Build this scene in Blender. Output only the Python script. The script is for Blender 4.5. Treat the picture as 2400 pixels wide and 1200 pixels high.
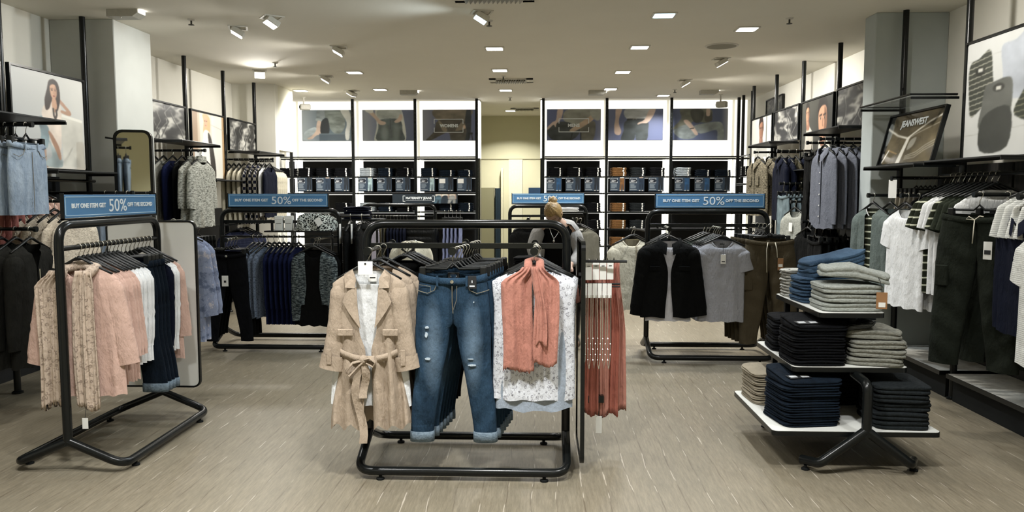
import bpy, math, random
import numpy as np
from mathutils import Vector, Matrix
R = math.radians
PI = math.pi
sc = bpy.context.scene
COL = sc.collection
for _o in list(bpy.data.objects):
    bpy.data.objects.remove(_o)

# ------------------------------------------------------------------ camera
cam_d = bpy.data.cameras.new('camera')
cam_d.sensor_width = 36.0
cam_d.lens = 27.0
cam_d.clip_start = 0.05
cam = bpy.data.objects.new('camera', cam_d)
COL.objects.link(cam)
cam.location = (0, 0, 1.5)
cam.rotation_euler = (R(90 - 4.7), 0, R(2.1))
sc.camera = cam

# ------------------------------------------------------------------ world (the mall beyond the open shop front)
w = bpy.data.worlds.new('mall_light')
sc.world = w
w.use_nodes = True
w.node_tree.nodes['Background'].inputs[0].default_value = (0.95, 0.97, 0.9, 1)
w.node_tree.nodes['Background'].inputs[1].default_value = 0.05

# ------------------------------------------------------------------ view
sc.view_settings.view_transform = 'Standard'
sc.view_settings.look = 'None'
sc.view_settings.exposure = 0.12
sc.view_settings.gamma = 1.0
sc.view_settings.use_curve_mapping = False
sc.cycles.max_bounces = 8
sc.cycles.diffuse_bounces = 4
sc.cycles.sample_clamp_indirect = 6.0

DOWN_W = 30.0      # square recessed downlights
SPOT_W = 26.0      # tilting lamps
HEAD_W = 12.0      # unseen lamps of the front bay and those added behind the camera
LED = 5.0          # LED strips of the back wall
PANEL = 0.9       # backlit panels of the back wall

# ------------------------------------------------------------------ helpers: objects
rng = random.Random(7)


def lin(h):
    """'#rrggbb' -> linear rgb"""
    h = h.lstrip('#')
    out = []
    for i in (0, 2, 4):
        c = int(h[i:i + 2], 16) / 255
        out.append(c / 12.92 if c <= 0.04045 else ((c + 0.055) / 1.055) ** 2.4)
    return tuple(out)


def mesh(name, vs, fs, mat=None, smooth=False, sharp=None):
    me = bpy.data.meshes.new(name)
    me.from_pydata([tuple(v) for v in vs], [], [tuple(f) for f in fs])
    if mat:
        me.materials.append(mat)
    if smooth:
        me.polygons.foreach_set('use_smooth', [True] * len(me.polygons))
        if sharp:
            try:
                me.set_sharp_from_angle(angle=R(sharp))
            except Exception:
                pass
    me.update()
    return me


def put(name, me, parent=None, loc=(0, 0, 0), rot=(0, 0, 0), label=None, kind=None):
    o = bpy.data.objects.new(name, me)
    COL.objects.link(o)
    o.location = loc
    o.rotation_euler = rot
    if parent is not None:
        o.parent = parent
    if label:
        o['label'] = label
    if kind:
        o['kind'] = kind
    return o


def thing(name, label, cat, loc=(0, 0, 0), rz=0.0, group=None, rot=None):
    o = bpy.data.objects.new(name, None)
    o.empty_display_size = 0.05
    COL.objects.link(o)
    o.location = loc
    o.rotation_euler = rot if rot else (0, 0, rz)
    tag(o, label, cat, group)
    return o


def tag(o, label, cat, group=None):
    o['label'] = label
    o['category'] = cat
    if group:
        o['group'] = group
    return o


def struct(name, me, label=None, **k):
    o = put(name, me, **k)
    o['kind'] = 'structure'
    if label:
        o['label'] = label
    return o


# ------------------------------------------------------------------ helpers: geometry -> (verts, faces)
class G:
    """collects geometry of one part"""

    def __init__(s):
        s.v, s.f = [], []

    def add(s, vs, fs):
        b = len(s.v)
        s.v += [tuple(float(c) for c in v) for v in vs]
        s.f += [tuple(b + i for i in f) for f in fs]
        return s

    def box(s, x0, x1, y0, y1, z0, z1):
        v = [(x, y, z) for z in (z0, z1) for y in (y0, y1) for x in (x0, x1)]
        return s.add(v, [(0, 2, 3, 1), (4, 5, 7, 6), (0, 1, 5, 4), (2, 6, 7, 3), (0, 4, 6, 2), (1, 3, 7, 5)])

    def cbox(s, x0, x1, y0, y1, z0, z1, c=0.004):
        """box with chamfered edges"""
        v, f = [], []
        idx = {}
        for sx in (0, 1):
            for sy in (0, 1):
                for sz in (0, 1):
                    X, Y, Z = (x0, x1)[sx], (y0, y1)[sy], (z0, z1)[sz]
                    ix, iy, iz = (c, -c)[sx], (c, -c)[sy], (c, -c)[sz]
                    for ax, p in enumerate(((X, Y + iy, Z + iz), (X + ix, Y, Z + iz), (X + ix, Y + iy, Z))):
                        idx[sx, sy, sz, ax] = len(v)
                        v.append(p)
        I = lambda a, b, cc, ax: idx[a, b, cc, ax]
        f += [(I(0, 0, 0, 0), I(0, 0, 1, 0), I(0, 1, 1, 0), I(0, 1, 0, 0)), (I(1, 0, 0, 0), I(1, 1, 0, 0), I(1, 1, 1, 0), I(1, 0, 1, 0)),
              (I(0, 0, 0, 1), I(1, 0, 0, 1), I(1, 0, 1, 1), I(0, 0, 1, 1)), (I(0, 1, 0, 1), I(0, 1, 1, 1), I(1, 1, 1, 1), I(1, 1, 0, 1)),
              (I(0, 0, 0, 2), I(0, 1, 0, 2), I(1, 1, 0, 2), I(1, 0, 0, 2)), (I(0, 0, 1, 2), I(1, 0, 1, 2), I(1, 1, 1, 2), I(0, 1, 1, 2))]
        for a in (0, 1):
            for b in (0, 1):
                f.append((I(0, a, b, 1), I(1, a, b, 1), I(1, a, b, 2), I(0, a, b, 2)))
                f.append((I(a, 0, b, 0), I(a, 1, b, 0), I(a, 1, b, 2), I(a, 0, b, 2)))
                f.append((I(a, b, 0, 0), I(a, b, 1, 0), I(a, b, 1, 1), I(a, b, 0, 1)))
                for cc in (0, 1):
                    f.append((I(a, b, cc, 0), I(a, b, cc, 1), I(a, b, cc, 2)))
        return s.add(v, f)

    def tube(s, pts, r, seg=10, caps=True, flat=1.0):
        P = [Vector(p) for p in pts]
        n = len(P)
        rr = r if isinstance(r, (list, tuple)) else [r] * n
        T = []
        for i in range(n):
            t = (P[min(i + 1, n - 1)] - P[max(i - 1, 0)])
            T.append(t.normalized() if t.length > 1e-9 else Vector((0, 0, 1)))
        up = Vector((0, 0, 1)) if abs(T[0].z) < 0.9 else Vector((0, 1, 0))
        a = T[0].cross(up).normalized()
        vs, fs = [], []
        for i in range(n):
            a = (a - T[i] * a.dot(T[i])).normalized()
            b = T[i].cross(a)
            for k in range(seg):
                th = 2 * PI * k / seg
                vs.append(P[i] + (a * math.cos(th) + b * math.sin(th) * flat) * rr[i])
        for i in range(n - 1):
            for k in range(seg):
                k2 = (k + 1) % seg
                fs.append((i * seg + k, i * seg + k2, (i + 1) * seg + k2, (i + 1) * seg + k))
        if caps:
            fs.append(tuple(range(seg - 1, -1, -1)))
            fs.append(tuple((n - 1) * seg + k for k in range(seg)))
        return s.add(vs, fs)

    def rings(s, rings, closed=True, cap0=False, cap1=False):
        n = len(rings[0])
        vs = [p for r in rings for p in r]
        fs = []
        for i in range(len(rings) - 1):
            for k in range(n if closed else n - 1):
                k2 = (k + 1) % n
                fs.append((i * n + k, (i + 1) * n + k, (i + 1) * n + k2, i * n + k2))
        if cap0:
            fs.append(tuple(range(n)))
        if cap1:
            fs.append(tuple((len(rings) - 1) * n + k for k in range(n - 1, -1, -1)))
        return s.add(vs, fs)

    def lathe(s, prof, seg=16, c=(0, 0, 0)):
        rs = [[(c[0] + r * math.cos(2 * PI * k / seg), c[1] + r * math.sin(2 * PI * k / seg), c[2] + z) for k in range(seg)] for r, z in prof]
        return s.rings(rs, True, True, True)

    def prism(s, poly, axis, a, b):
        """extrude 2-d polygon along an axis ('x': poly is (y,z); 'y': (x,z); 'z': (x,y))"""
        def P(p, t):
            return {'x': (t, p[0], p[1]), 'y': (p[0], t, p[1]), 'z': (p[0], p[1], t)}[axis]
        n = len(poly)
        vs = [P(p, a) for p in poly] + [P(p, b) for p in poly]
        fs = [tuple(range(n - 1, -1, -1)), tuple(n + i for i in range(n))]
        fs += [(i, (i + 1) % n, n + (i + 1) % n, n + i) for i in range(n)]
        return s.add(vs, fs)

    def grid(s, P):
        """P[i][j] points"""
        h, w_ = len(P), len(P[0])
        vs = [p for row in P for p in row]
        fs = [(i * w_ + j, i * w_ + j + 1, (i + 1) * w_ + j + 1, (i + 1) * w_ + j) for i in range(h - 1) for j in range(w_ - 1)]
        return s.add(vs, fs)

    def xf(s, M):
        s.v = [tuple(M @ Vector(v)) for v in s.v]
        return s

    def me(s, name, mat, smooth=False, sharp=None):
        return mesh(name, s.v, s.f, mat, smooth, sharp)


def fillet(pts, r, n=6):
    """round the inner corners of a polyline"""
    P = [Vector(p) for p in pts]
    out = [P[0]]
    for i in range(1, len(P) - 1):
        a, b = (P[i - 1] - P[i]), (P[i + 1] - P[i])
        ang = a.angle(b)
        d = min(r / math.tan(ang / 2), a.length * 0.49, b.length * 0.49)
        p0, p1 = P[i] + a.normalized() * d, P[i] + b.normalized() * d
        for k in range(n + 1):
            t = k / n
            out.append(p0 * (1 - t) ** 2 + P[i] * 2 * t * (1 - t) + p1 * t * t)
    out.append(P[-1])
    return out


def rrect(x0, x1, y0, y1, r, n=5):
    out = []
    for cx, cy, a0 in ((x1 - r, y1 - r, 0), (x0 + r, y1 - r, 90), (x0 + r, y0 + r, 180), (x1 - r, y0 + r, 270)):
        for k in range(n + 1):
            a = R(a0 + 90 * k / n)
            out.append((cx + r * math.cos(a), cy + r * math.sin(a)))
    return out


def lerp(a, b, t):
    return a + (b - a) * t


def sstep(a, b, x):
    t = min(1, max(0, (x - a) / (b - a)))
    return t * t * (3 - 2 * t)


# ------------------------------------------------------------------ materials
def nodes(name):
    m = bpy.data.materials.new(name)
    m.use_nodes = True
    return m, m.node_tree, m.node_tree.nodes['Principled BSDF']


def N(nt, t, **k):
    n = nt.nodes.new(t)
    for a, b in k.items():
        if hasattr(n, a):
            setattr(n, a, b)
        else:
            n.inputs[a].default_value = b
    return n


def L(nt, a, b):
    nt.links.new(a, b)


def coords(nt, scale=(1, 1, 1), kind='Object', rot=(0, 0, 0)):
    tc = N(nt, 'ShaderNodeTexCoord')
    mp = N(nt, 'ShaderNodeMapping')
    mp.inputs['Scale'].default_value = scale
    mp.inputs['Rotation'].default_value = rot
    L(nt, tc.outputs[kind], mp.inputs[0])
    return mp.outputs[0]


def ramp(nt, fac, stops, interp='LINEAR'):
    r = N(nt, 'ShaderNodeValToRGB')
    r.color_ramp.interpolation = interp
    e = r.color_ramp.elements
    while len(e) < len(stops):
        e.new(0.5)
    for i, (p, c) in enumerate(stops):
        e[i].position = p
        e[i].color = (*c, 1) if len(c) == 3 else c
    L(nt, fac, r.inputs[0])
    return r.outputs[0]


def mix(nt, fac, a, b, mode='MIX'):
    m = N(nt, 'ShaderNodeMix', data_type='RGBA', blend_type=mode)
    for s_, v in ((0, fac), (6, a), (7, b)):
        if hasattr(v, 'is_linked'):
            L(nt, v, m.inputs[s_])
        else:
            m.inputs[s_].default_value = v if s_ == 0 else (*v, 1)
    return m.outputs[2]


def bump(nt, bs, h, s_=0.2, d=0.01):
    b = N(nt, 'ShaderNodeBump')
    b.inputs['Strength'].default_value = s_
    b.inputs['Distance'].default_value = d
    L(nt, h, b.inputs['Height'])
    L(nt, b.outputs[0], bs.inputs['Normal'])


def noise(nt, vec, scale, detail=3, rough=0.55):
    n = N(nt, 'ShaderNodeTexNoise')
    n.inputs['Scale'].default_value = scale
    n.inputs['Detail'].default_value = detail
    n.inputs['Roughness'].default_value = rough
    L(nt, vec, n.inputs['Vector'])
    return n.outputs[0]


MC = {}


def simple(name, col, rough=0.5, metal=0.0, var=0.08, nscale=30.0, bumpy=0.0, spec=0.5, coat=0.0):
    if name in MC:
        return MC[name]
    m, nt, bs = nodes(name)
    c = lin(col) if isinstance(col, str) else col
    v = coords(nt)
    nz = noise(nt, v, nscale)
    L(nt, ramp(nt, nz, [(0.25, tuple(x * (1 - var) for x in c)), (0.75, tuple(min(1, x * (1 + var)) for x in c))]), bs.inputs['Base Color'])
    bs.inputs['Roughness'].default_value = rough
    bs.inputs['Metallic'].default_value = metal
    bs.inputs['Specular IOR Level'].default_value = spec
    bs.inputs['Coat Weight'].default_value = coat
    if bumpy:
        bump(nt, bs, nz, bumpy, 0.004)
    MC[name] = m
    return m


def emis(name, col, strength, sampled=False):
    if name in MC:
        return MC[name]
    m, nt, bs = nodes(name)
    bs.inputs['Base Color'].default_value = (*col, 1)
    bs.inputs['Emission Color'].default_value = (*col, 1)
    bs.inputs['Emission Strength'].default_value = strength
    if not sampled:
        m.cycles.emission_sampling = 'NONE'
    MC[name] = m
    return m


def cloth(name, col, pat='plain', col2=None, rough=0.92, scale=1.0, sheen=0.0, col3=None):
    """procedural fabric"""
    if name in MC:
        return MC[name]
    m, nt, bs = nodes(name)
    c = lin(col)
    c2 = lin(col2) if col2 else tuple(x * 0.6 for x in c)
    c3 = lin(col3) if col3 else c2
    v = coords(nt)
    soft = noise(nt, v, 9.0 * scale, 3)
    fine = noise(nt, v, 260.0, 2)
    base = ramp(nt, soft, [(0.25, tuple(x * 0.90 for x in c)), (0.75, tuple(min(1, x * 1.06) for x in c))])
    hgt = fine
    if pat == 'denim':
        vert = noise(nt, coords(nt, (160, 160, 14)), 2.0, 3, 0.7)
        fade = noise(nt, coords(nt, (6, 3, 1.6)), 1.6 * scale, 3)
        c_in = ramp(nt, fade, [(0.32, c), (0.78, c2)])
        base = mix(nt, 0.35, c_in, ramp(nt, vert, [(0.3, tuple(x * 0.55 for x in c)), (0.75, c2)]))
        whisk = noise(nt, coords(nt, (4, 3, 42), rot=(0, 0.25, 0)), 1.0, 2)
        base = mix(nt, ramp(nt, whisk, [(0.6, (0, 0, 0)), (0.8, (0.35, 0.35, 0.35))]), base, c2)
        if col3:    # sanded patches on the thighs and knees
            xyz = N(nt, 'ShaderNodeSeparateXYZ')
            L(nt, v, xyz.inputs[0])
            ab = N(nt, 'ShaderNodeMath', operation='ABSOLUTE')
            L(nt, xyz.outputs[0], ab.inputs[0])
            dx = N(nt, 'ShaderNodeMath', operation='MULTIPLY_ADD')
            L(nt, ab.outputs[0], dx.inputs[0])
            dx.inputs[1].default_value, dx.inputs[2].default_value = 17.0, -1.75
            dz = N(nt, 'ShaderNodeMath', operation='MULTIPLY_ADD')
            L(nt, xyz.outputs[2], dz.inputs[0])
            dz.inputs[1].default_value, dz.inputs[2].default_value = 3.6, 1.75
            cv = N(nt, 'ShaderNodeCombineXYZ')
            L(nt, dx.outputs[0], cv.inputs[0])
            L(nt, dz.outputs[0], cv.inputs[2])
            ln = N(nt, 'ShaderNodeVectorMath', operation='LENGTH')
            L(nt, cv.outputs[0], ln.inputs[0])
            base = mix(nt, ramp(nt, ln.outputs['Value'], [(0.0, (0.55,) * 3), (0.5, (0.3,) * 3), (1.0, (0, 0, 0))]), base, c3)
    elif pat == 'melange':
        st = noise(nt, coords(nt, (55, 55, 190)), 1.0 * scale, 4, 0.75)
        base = ramp(nt, st, [(0.36, c2), (0.5, c), (0.7, tuple(min(1, x * 1.25) for x in c))])
        hgt = st
    elif pat == 'knit':
        st = noise(nt, coords(nt, (35, 35, 120)), 1.0 * scale, 5, 0.8)
        base = ramp(nt, st, [(0.40, c2), (0.47, c), (0.62, c3)], 'LINEAR')
        hgt = st
    elif pat == 'stripe':
        wv = N(nt, 'ShaderNodeTexWave', wave_type='BANDS', bands_direction='Z')
        wv.inputs['Scale'].default_value = 6.0 * scale
        wv.inputs['Distortion'].default_value = 0.6
        wv.inputs['Detail'].default_value = 1.0
        L(nt, v, wv.inputs['Vector'])
        base = mix(nt, ramp(nt, wv.outputs[0], [(0.86, (0, 0, 0)), (0.93, (1, 1, 1))]), base, c2)
    elif pat in ('leopard', 'floral'):
        vo = N(nt, 'ShaderNodeTexVoronoi', feature='F1')
        vo.inputs['Scale'].default_value = (36 if pat == 'leopard' else 52) * scale
        vo.inputs['Randomness'].default_value = 1.0
        L(nt, v, vo.inputs['Vector'])
        ring = ramp(nt, vo.outputs['Distance'], [(0.0, (0.15,) * 3), (0.22, (0.2,) * 3), (0.34, (1, 1, 1)), (0.46, (0, 0, 0))])
        gate = ramp(nt, noise(nt, v, 60 * scale, 2), [(0.40, (0, 0, 0)), (0.52, (1, 1, 1))])
        f_ = mix(nt, 1.0, ring, gate, 'MULTIPLY')
        base = mix(nt, f_, base, c2)
        base = mix(nt, ramp(nt, noise(nt, v, 130, 2), [(0.66, (0, 0, 0)), (0.72, (0.6, 0.6, 0.6))]), base, c3)
    elif pat == 'splotch':
        a_ = noise(nt, v, 14 * scale, 4, 0.7)
        base = ramp(nt, a_, [(0.36, c2), (0.46, c), (0.56, c), (0.64, c3)])
    elif pat == 'speckle':
        a_ = noise(nt, v, 75 * scale, 2, 0.6)
        base = ramp(nt, a_, [(0.46, c2), (0.52, c)])
        hgt = a_
    elif pat == 'check':
        ck = N(nt, 'ShaderNodeTexChecker')
        ck.inputs['Scale'].default_value = 26 * scale
        ck.inputs['Color1'].default_value = (*c, 1)
        ck.inputs['Color2'].default_value = (*c2, 1)
        L(nt, v, ck.inputs['Vector'])
        base = mix(nt, 0.3, ck.outputs[0], base)
    L(nt, base, bs.inputs['Base Color'])
    bs.inputs['Roughness'].default_value = rough
    bs.inputs['Specular IOR Level'].default_value = 0.12
    bs.inputs['Sheen Weight'].default_value = sheen
    wr = noise(nt, coords(nt, (9, 9, 4)), 2.2, 4, 0.6)
    b1 = N(nt, 'ShaderNodeBump')
    b1.inputs['Strength'].default_value = 0.55
    b1.inputs['Distance'].default_value = 0.03
    L(nt, wr, b1.inputs['Height'])
    b2 = N(nt, 'ShaderNodeBump')
    b2.inputs['Strength'].default_value = 0.25
    b2.inputs['Distance'].default_value = 0.003
    L(nt, hgt, b2.inputs['Height'])
    L(nt, b1.outputs[0], b2.inputs['Normal'])
    L(nt, b2.outputs[0], bs.inputs['Normal'])
    MC[name] = m
    return m


BLACK = simple('black_metal', (0.005, 0.006, 0.006), 0.25, 0.0, 0.15, 60, spec=0.28)
BLACKM = simple('black_matte', (0.005, 0.006, 0.006), 0.75, 0, 0.1, spec=0.2)
PLASTIC = simple('black_plastic', (0.005, 0.006, 0.006), 0.42, 0, 0.1, spec=0.35)
CHROME = simple('chrome', (0.62, 0.62, 0.60), 0.22, 1.0, 0.03)
WIRE = simple('hook_steel', (0.50, 0.48, 0.42), 0.3, 1.0, 0.05)
WHITE_LAM = simple('white_laminate', '#d6d7d2', 0.35, 0, 0.02, 8)
PAPER = simple('white_card', '#dcdcd8', 0.6, 0, 0.02)
KRAFT = simple('kraft_card', '#8a6440', 0.7, 0, 0.06)
INK = simple('black_ink', '#15171a', 0.6, 0, 0.02)
PRINTW = simple('white_print', '#dfe6ea', 0.6, 0, 0.01)
CORD_W = simple('cotton_cord', '#c9c4b4', 0.9, 0, 0.06, 200)
BUTTON = simple('dark_button', '#241f1a', 0.4)
# ------------------------------------------------------------------ canvas painting for flat prints (vertex colour on the print's own grid)
class Canvas:
    def __init__(s, w_, h, bg):
        s.w, s.h = w_, h
        s.a = np.zeros((h, w_, 3))
        s.a[:] = np.array(s.c(bg))
        s.yy, s.xx = np.mgrid[0:h, 0:w_]
        s.X = (s.xx + 0.5) / w_
        s.Y = (s.yy + 0.5) / h
        s.r = np.random.RandomState(3)

    @staticmethod
    def c(h):
        if isinstance(h, str):
            h = h.lstrip('#')
            return tuple(int(h[i:i + 2], 16) / 255 for i in (0, 2, 4))
        return h

    def noise(s, sx, sy, amp=1.0):
        """smooth value noise in 0..1"""
        out = np.zeros((s.h, s.w))
        tot = 0
        for o in range(3):
            gx, gy = max(2, int(sx * 2 ** o) + 2), max(2, int(sy * 2 ** o) + 2)
            g = s.r.rand(gy + 1, gx + 1)
            fx, fy = s.X * (gx - 1), s.Y * (gy - 1)
            ix, iy = fx.astype(int), fy.astype(int)
            tx, ty = fx - ix, fy - iy
            tx, ty = tx * tx * (3 - 2 * tx), ty * ty * (3 - 2 * ty)
            vv = (g[iy, ix] * (1 - tx) + g[iy, ix + 1] * tx) * (1 - ty) + (g[iy + 1, ix] * (1 - tx) + g[iy + 1, ix + 1] * tx) * ty
            out += vv * 0.5 ** o
            tot += 0.5 ** o
        return out / tot * amp

    def blend(s, m, col):
        m = np.clip(m, 0, 1)[..., None]
        col = np.asarray(s.c(col)) if not isinstance(col, np.ndarray) else col
        s.a = s.a * (1 - m) + col * m

    def polymask(s, pts, smooth=True):
        P = np.array(pts, float)
        if smooth and len(P) > 3:
            n = len(P)
            q = []
            for i in range(n):
                p0, p1, p2, p3 = P[i - 1], P[i], P[(i + 1) % n], P[(i + 2) % n]
                for t in (0, 0.25, 0.5, 0.75):
                    q.append(0.5 * (2 * p1 + (p2 - p0) * t + (2 * p0 - 5 * p1 + 4 * p2 - p3) * t * t + (3 * p1 - p0 - 3 * p2 + p3) * t ** 3))
            P = np.array(q)
        acc = np.zeros((s.h, s.w))
        for dx, dy in ((-0.25, -0.25), (0.25, -0.25), (-0.25, 0.25), (0.25, 0.25)):
            X, Y = s.X + dx / s.w, s.Y + dy / s.h
            ins = np.zeros((s.h, s.w), bool)
            for i in range(len(P)):
                x0, y0 = P[i - 1]
                x1, y1 = P[i]
                if y0 == y1:
                    continue
                cond = ((y0 > Y) != (y1 > Y)) & (X < (x1 - x0) * (Y - y0) / (y1 - y0) + x0)
                ins ^= cond
            acc += ins
        return acc / 4

    def poly(s, pts, col, smooth=True, shade=0.0, alpha=1.0, nx=6, ny=6):
        m = s.polymask(pts, smooth)
        c = np.array(s.c(col))
        if shade:
            nz = s.noise(nx, ny)[..., None]
            c = np.clip(c * (1 + shade * (nz - 0.5) * 2), 0, 1)
        s.blend(m * alpha, np.broadcast_to(c, s.a.shape).copy())

    def rect(s, x0, y0, x1, y1, col, alpha=1.0):
        ax = np.clip((s.X - x0) * s.w + 0.5, 0, 1) * np.clip((x1 - s.X) * s.w + 0.5, 0, 1)
        ay = np.clip((s.Y - y0) * s.h + 0.5, 0, 1) * np.clip((y1 - s.Y) * s.h + 0.5, 0, 1)
        s.blend(ax * ay * alpha, col)

    def line(s, pts, wd, col, alpha=1.0):
        asp = s.w / s.h
        d = np.full((s.h, s.w), 9.0)
        for (x0, y0), (x1, y1) in zip(pts[:-1], pts[1:]):
            X, Y = s.X * asp, s.Y
            ax, ay, bx, by = x0 * asp, y0, x1 * asp, y1
            L2 = (bx - ax) ** 2 + (by - ay) ** 2 + 1e-12
            t = np.clip(((X - ax) * (bx - ax) + (Y - ay) * (by - ay)) / L2, 0, 1)
            d = np.minimum(d, np.hypot(X - ax - t * (bx - ax), Y - ay - t * (by - ay)))
        s.blend(np.clip((wd / 2 - d) * s.h + 0.5, 0, 1) * alpha, col)

    def ell(s, cx, cy, rx, ry, col, soft=0.15, alpha=1.0):
        d = np.hypot((s.X - cx) / rx, (s.Y - cy) / ry)
        s.blend(np.clip((1 - d) / soft + 0.5, 0, 1) * alpha, col)

    def blur(s, k=1):
        for _ in range(k):
            p = np.pad(s.a, ((1, 1), (1, 1), (0, 0)), 'edge')
            s.a = (p[:-2, 1:-1] + p[2:, 1:-1] + p[1:-1, :-2] + p[1:-1, 2:] + 2 * p[1:-1, 1:-1]) / 6

    def folds(s, lo, hi, ang=0.5, sx=5, sy=9, warp=0.5):
        """greyscale crumpled cloth over the whole canvas"""
        n1 = s.noise(sx, sy)
        n2 = s.noise(sx, sx)
        ph = (s.X * math.cos(ang) + s.Y * math.sin(ang)) * sx * 3.0 + n1 * 9 * warp + n2 * 5
        f = 0.5 + 0.5 * np.sin(ph)
        f = f ** 1.6 * (0.35 + 0.75 * n2)
        f = np.clip((f - f.min()) / (f.max() - f.min()), 0, 1)[..., None]
        s.a = np.array(s.c(lo)) * (1 - f) + np.array(s.c(hi)) * f

    def mesh(s, name, W, H, mat):
        """print grid in the local x-z plane, facing -y, centred"""
        xs = np.linspace(-W / 2, W / 2, s.w)
        zs = np.linspace(H / 2, -H / 2, s.h)
        me = bpy.data.meshes.new(name)
        vs = np.zeros((s.h, s.w, 3), np.float32)
        vs[..., 0] = xs[None, :]
        vs[..., 2] = zs[:, None]
        i = np.arange(s.h * s.w).reshape(s.h, s.w)
        f = np.stack([i[1:, :-1], i[1:, 1:], i[:-1, 1:], i[:-1, :-1]], -1).reshape(-1, 4)
        nf = len(f)
        me.vertices.add(s.h * s.w)
        me.vertices.foreach_set('co', vs.ravel())
        me.loops.add(nf * 4)
        me.loops.foreach_set('vertex_index', f.ravel().astype(np.int32))
        me.polygons.add(nf)
        me.polygons.foreach_set('loop_start', np.arange(0, nf * 4, 4, dtype=np.int32))
        me.polygons.foreach_set('loop_total', np.full(nf, 4, np.int32))
        me.update()
        at = me.color_attributes.new('print', 'FLOAT_COLOR', 'POINT')
        a = np.clip(s.a, 0, 1)
        l_ = np.where(a <= 0.04045, a / 12.92, ((a + 0.055) / 1.055) ** 2.4)
        rgba = np.ones((s.h * s.w, 4), np.float32)
        rgba[:, :3] = l_.reshape(-1, 3)
        at.data.foreach_set('color', rgba.ravel())
        me.materials.append(mat)
        me.validate()
        return me


def print_mat(name, rough=0.35, glow=0.0):
    m, nt, bs = nodes(name)
    at = N(nt, 'ShaderNodeAttribute', attribute_name='print')
    L(nt, at.outputs['Color'], bs.inputs['Base Color'])
    bs.inputs['Roughness'].default_value = rough
    if glow:
        L(nt, at.outputs['Color'], bs.inputs['Emission Color'])
        bs.inputs['Emission Strength'].default_value = glow
        m.cycles.emission_sampling = 'NONE'
    return m


PRINT = print_mat('poster_print', 0.4)
PRINT_GLOSS = print_mat('glossy_print', 0.12)

_font_cache = {}


def text_mesh(txt, size, mat, bold=0.0, width=None, ext=0.001, spacing=1.0):
    """lettering in the local x-z plane, centred, facing -y"""
    key = (txt, size, mat.name, bold, width, spacing)
    if key in _font_cache:
        return _font_cache[key]
    cu = bpy.data.curves.new('lettering', 'FONT')
    cu.body = txt
    cu.size = size
    cu.align_x = 'CENTER'
    cu.align_y = 'CENTER'
    cu.offset = bold
    cu.extrude = ext
    cu.space_character = spacing
    cu.resolution_u = 3
    o = bpy.data.objects.new('lettering_tmp', cu)
    COL.objects.link(o)
    dg = bpy.context.evaluated_depsgraph_get()
    me = bpy.data.meshes.new_from_object(o.evaluated_get(dg))
    bpy.data.objects.remove(o)
    me.name = 'lettering'
    xs = [v.co.x for v in me.vertices]
    ys = [v.co.y for v in me.vertices]
    cx, cy = (min(xs) + max(xs)) / 2, (min(ys) + max(ys)) / 2
    k = width / (max(xs) - min(xs)) if width else 1.0
    for v in me.vertices:
        x, y, z = v.co
        v.co = ((x - cx) * k, -z, y - cy)
    me.materials.clear()
    me.materials.append(mat)
    me.update()
    _font_cache[key] = me
    return me


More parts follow.
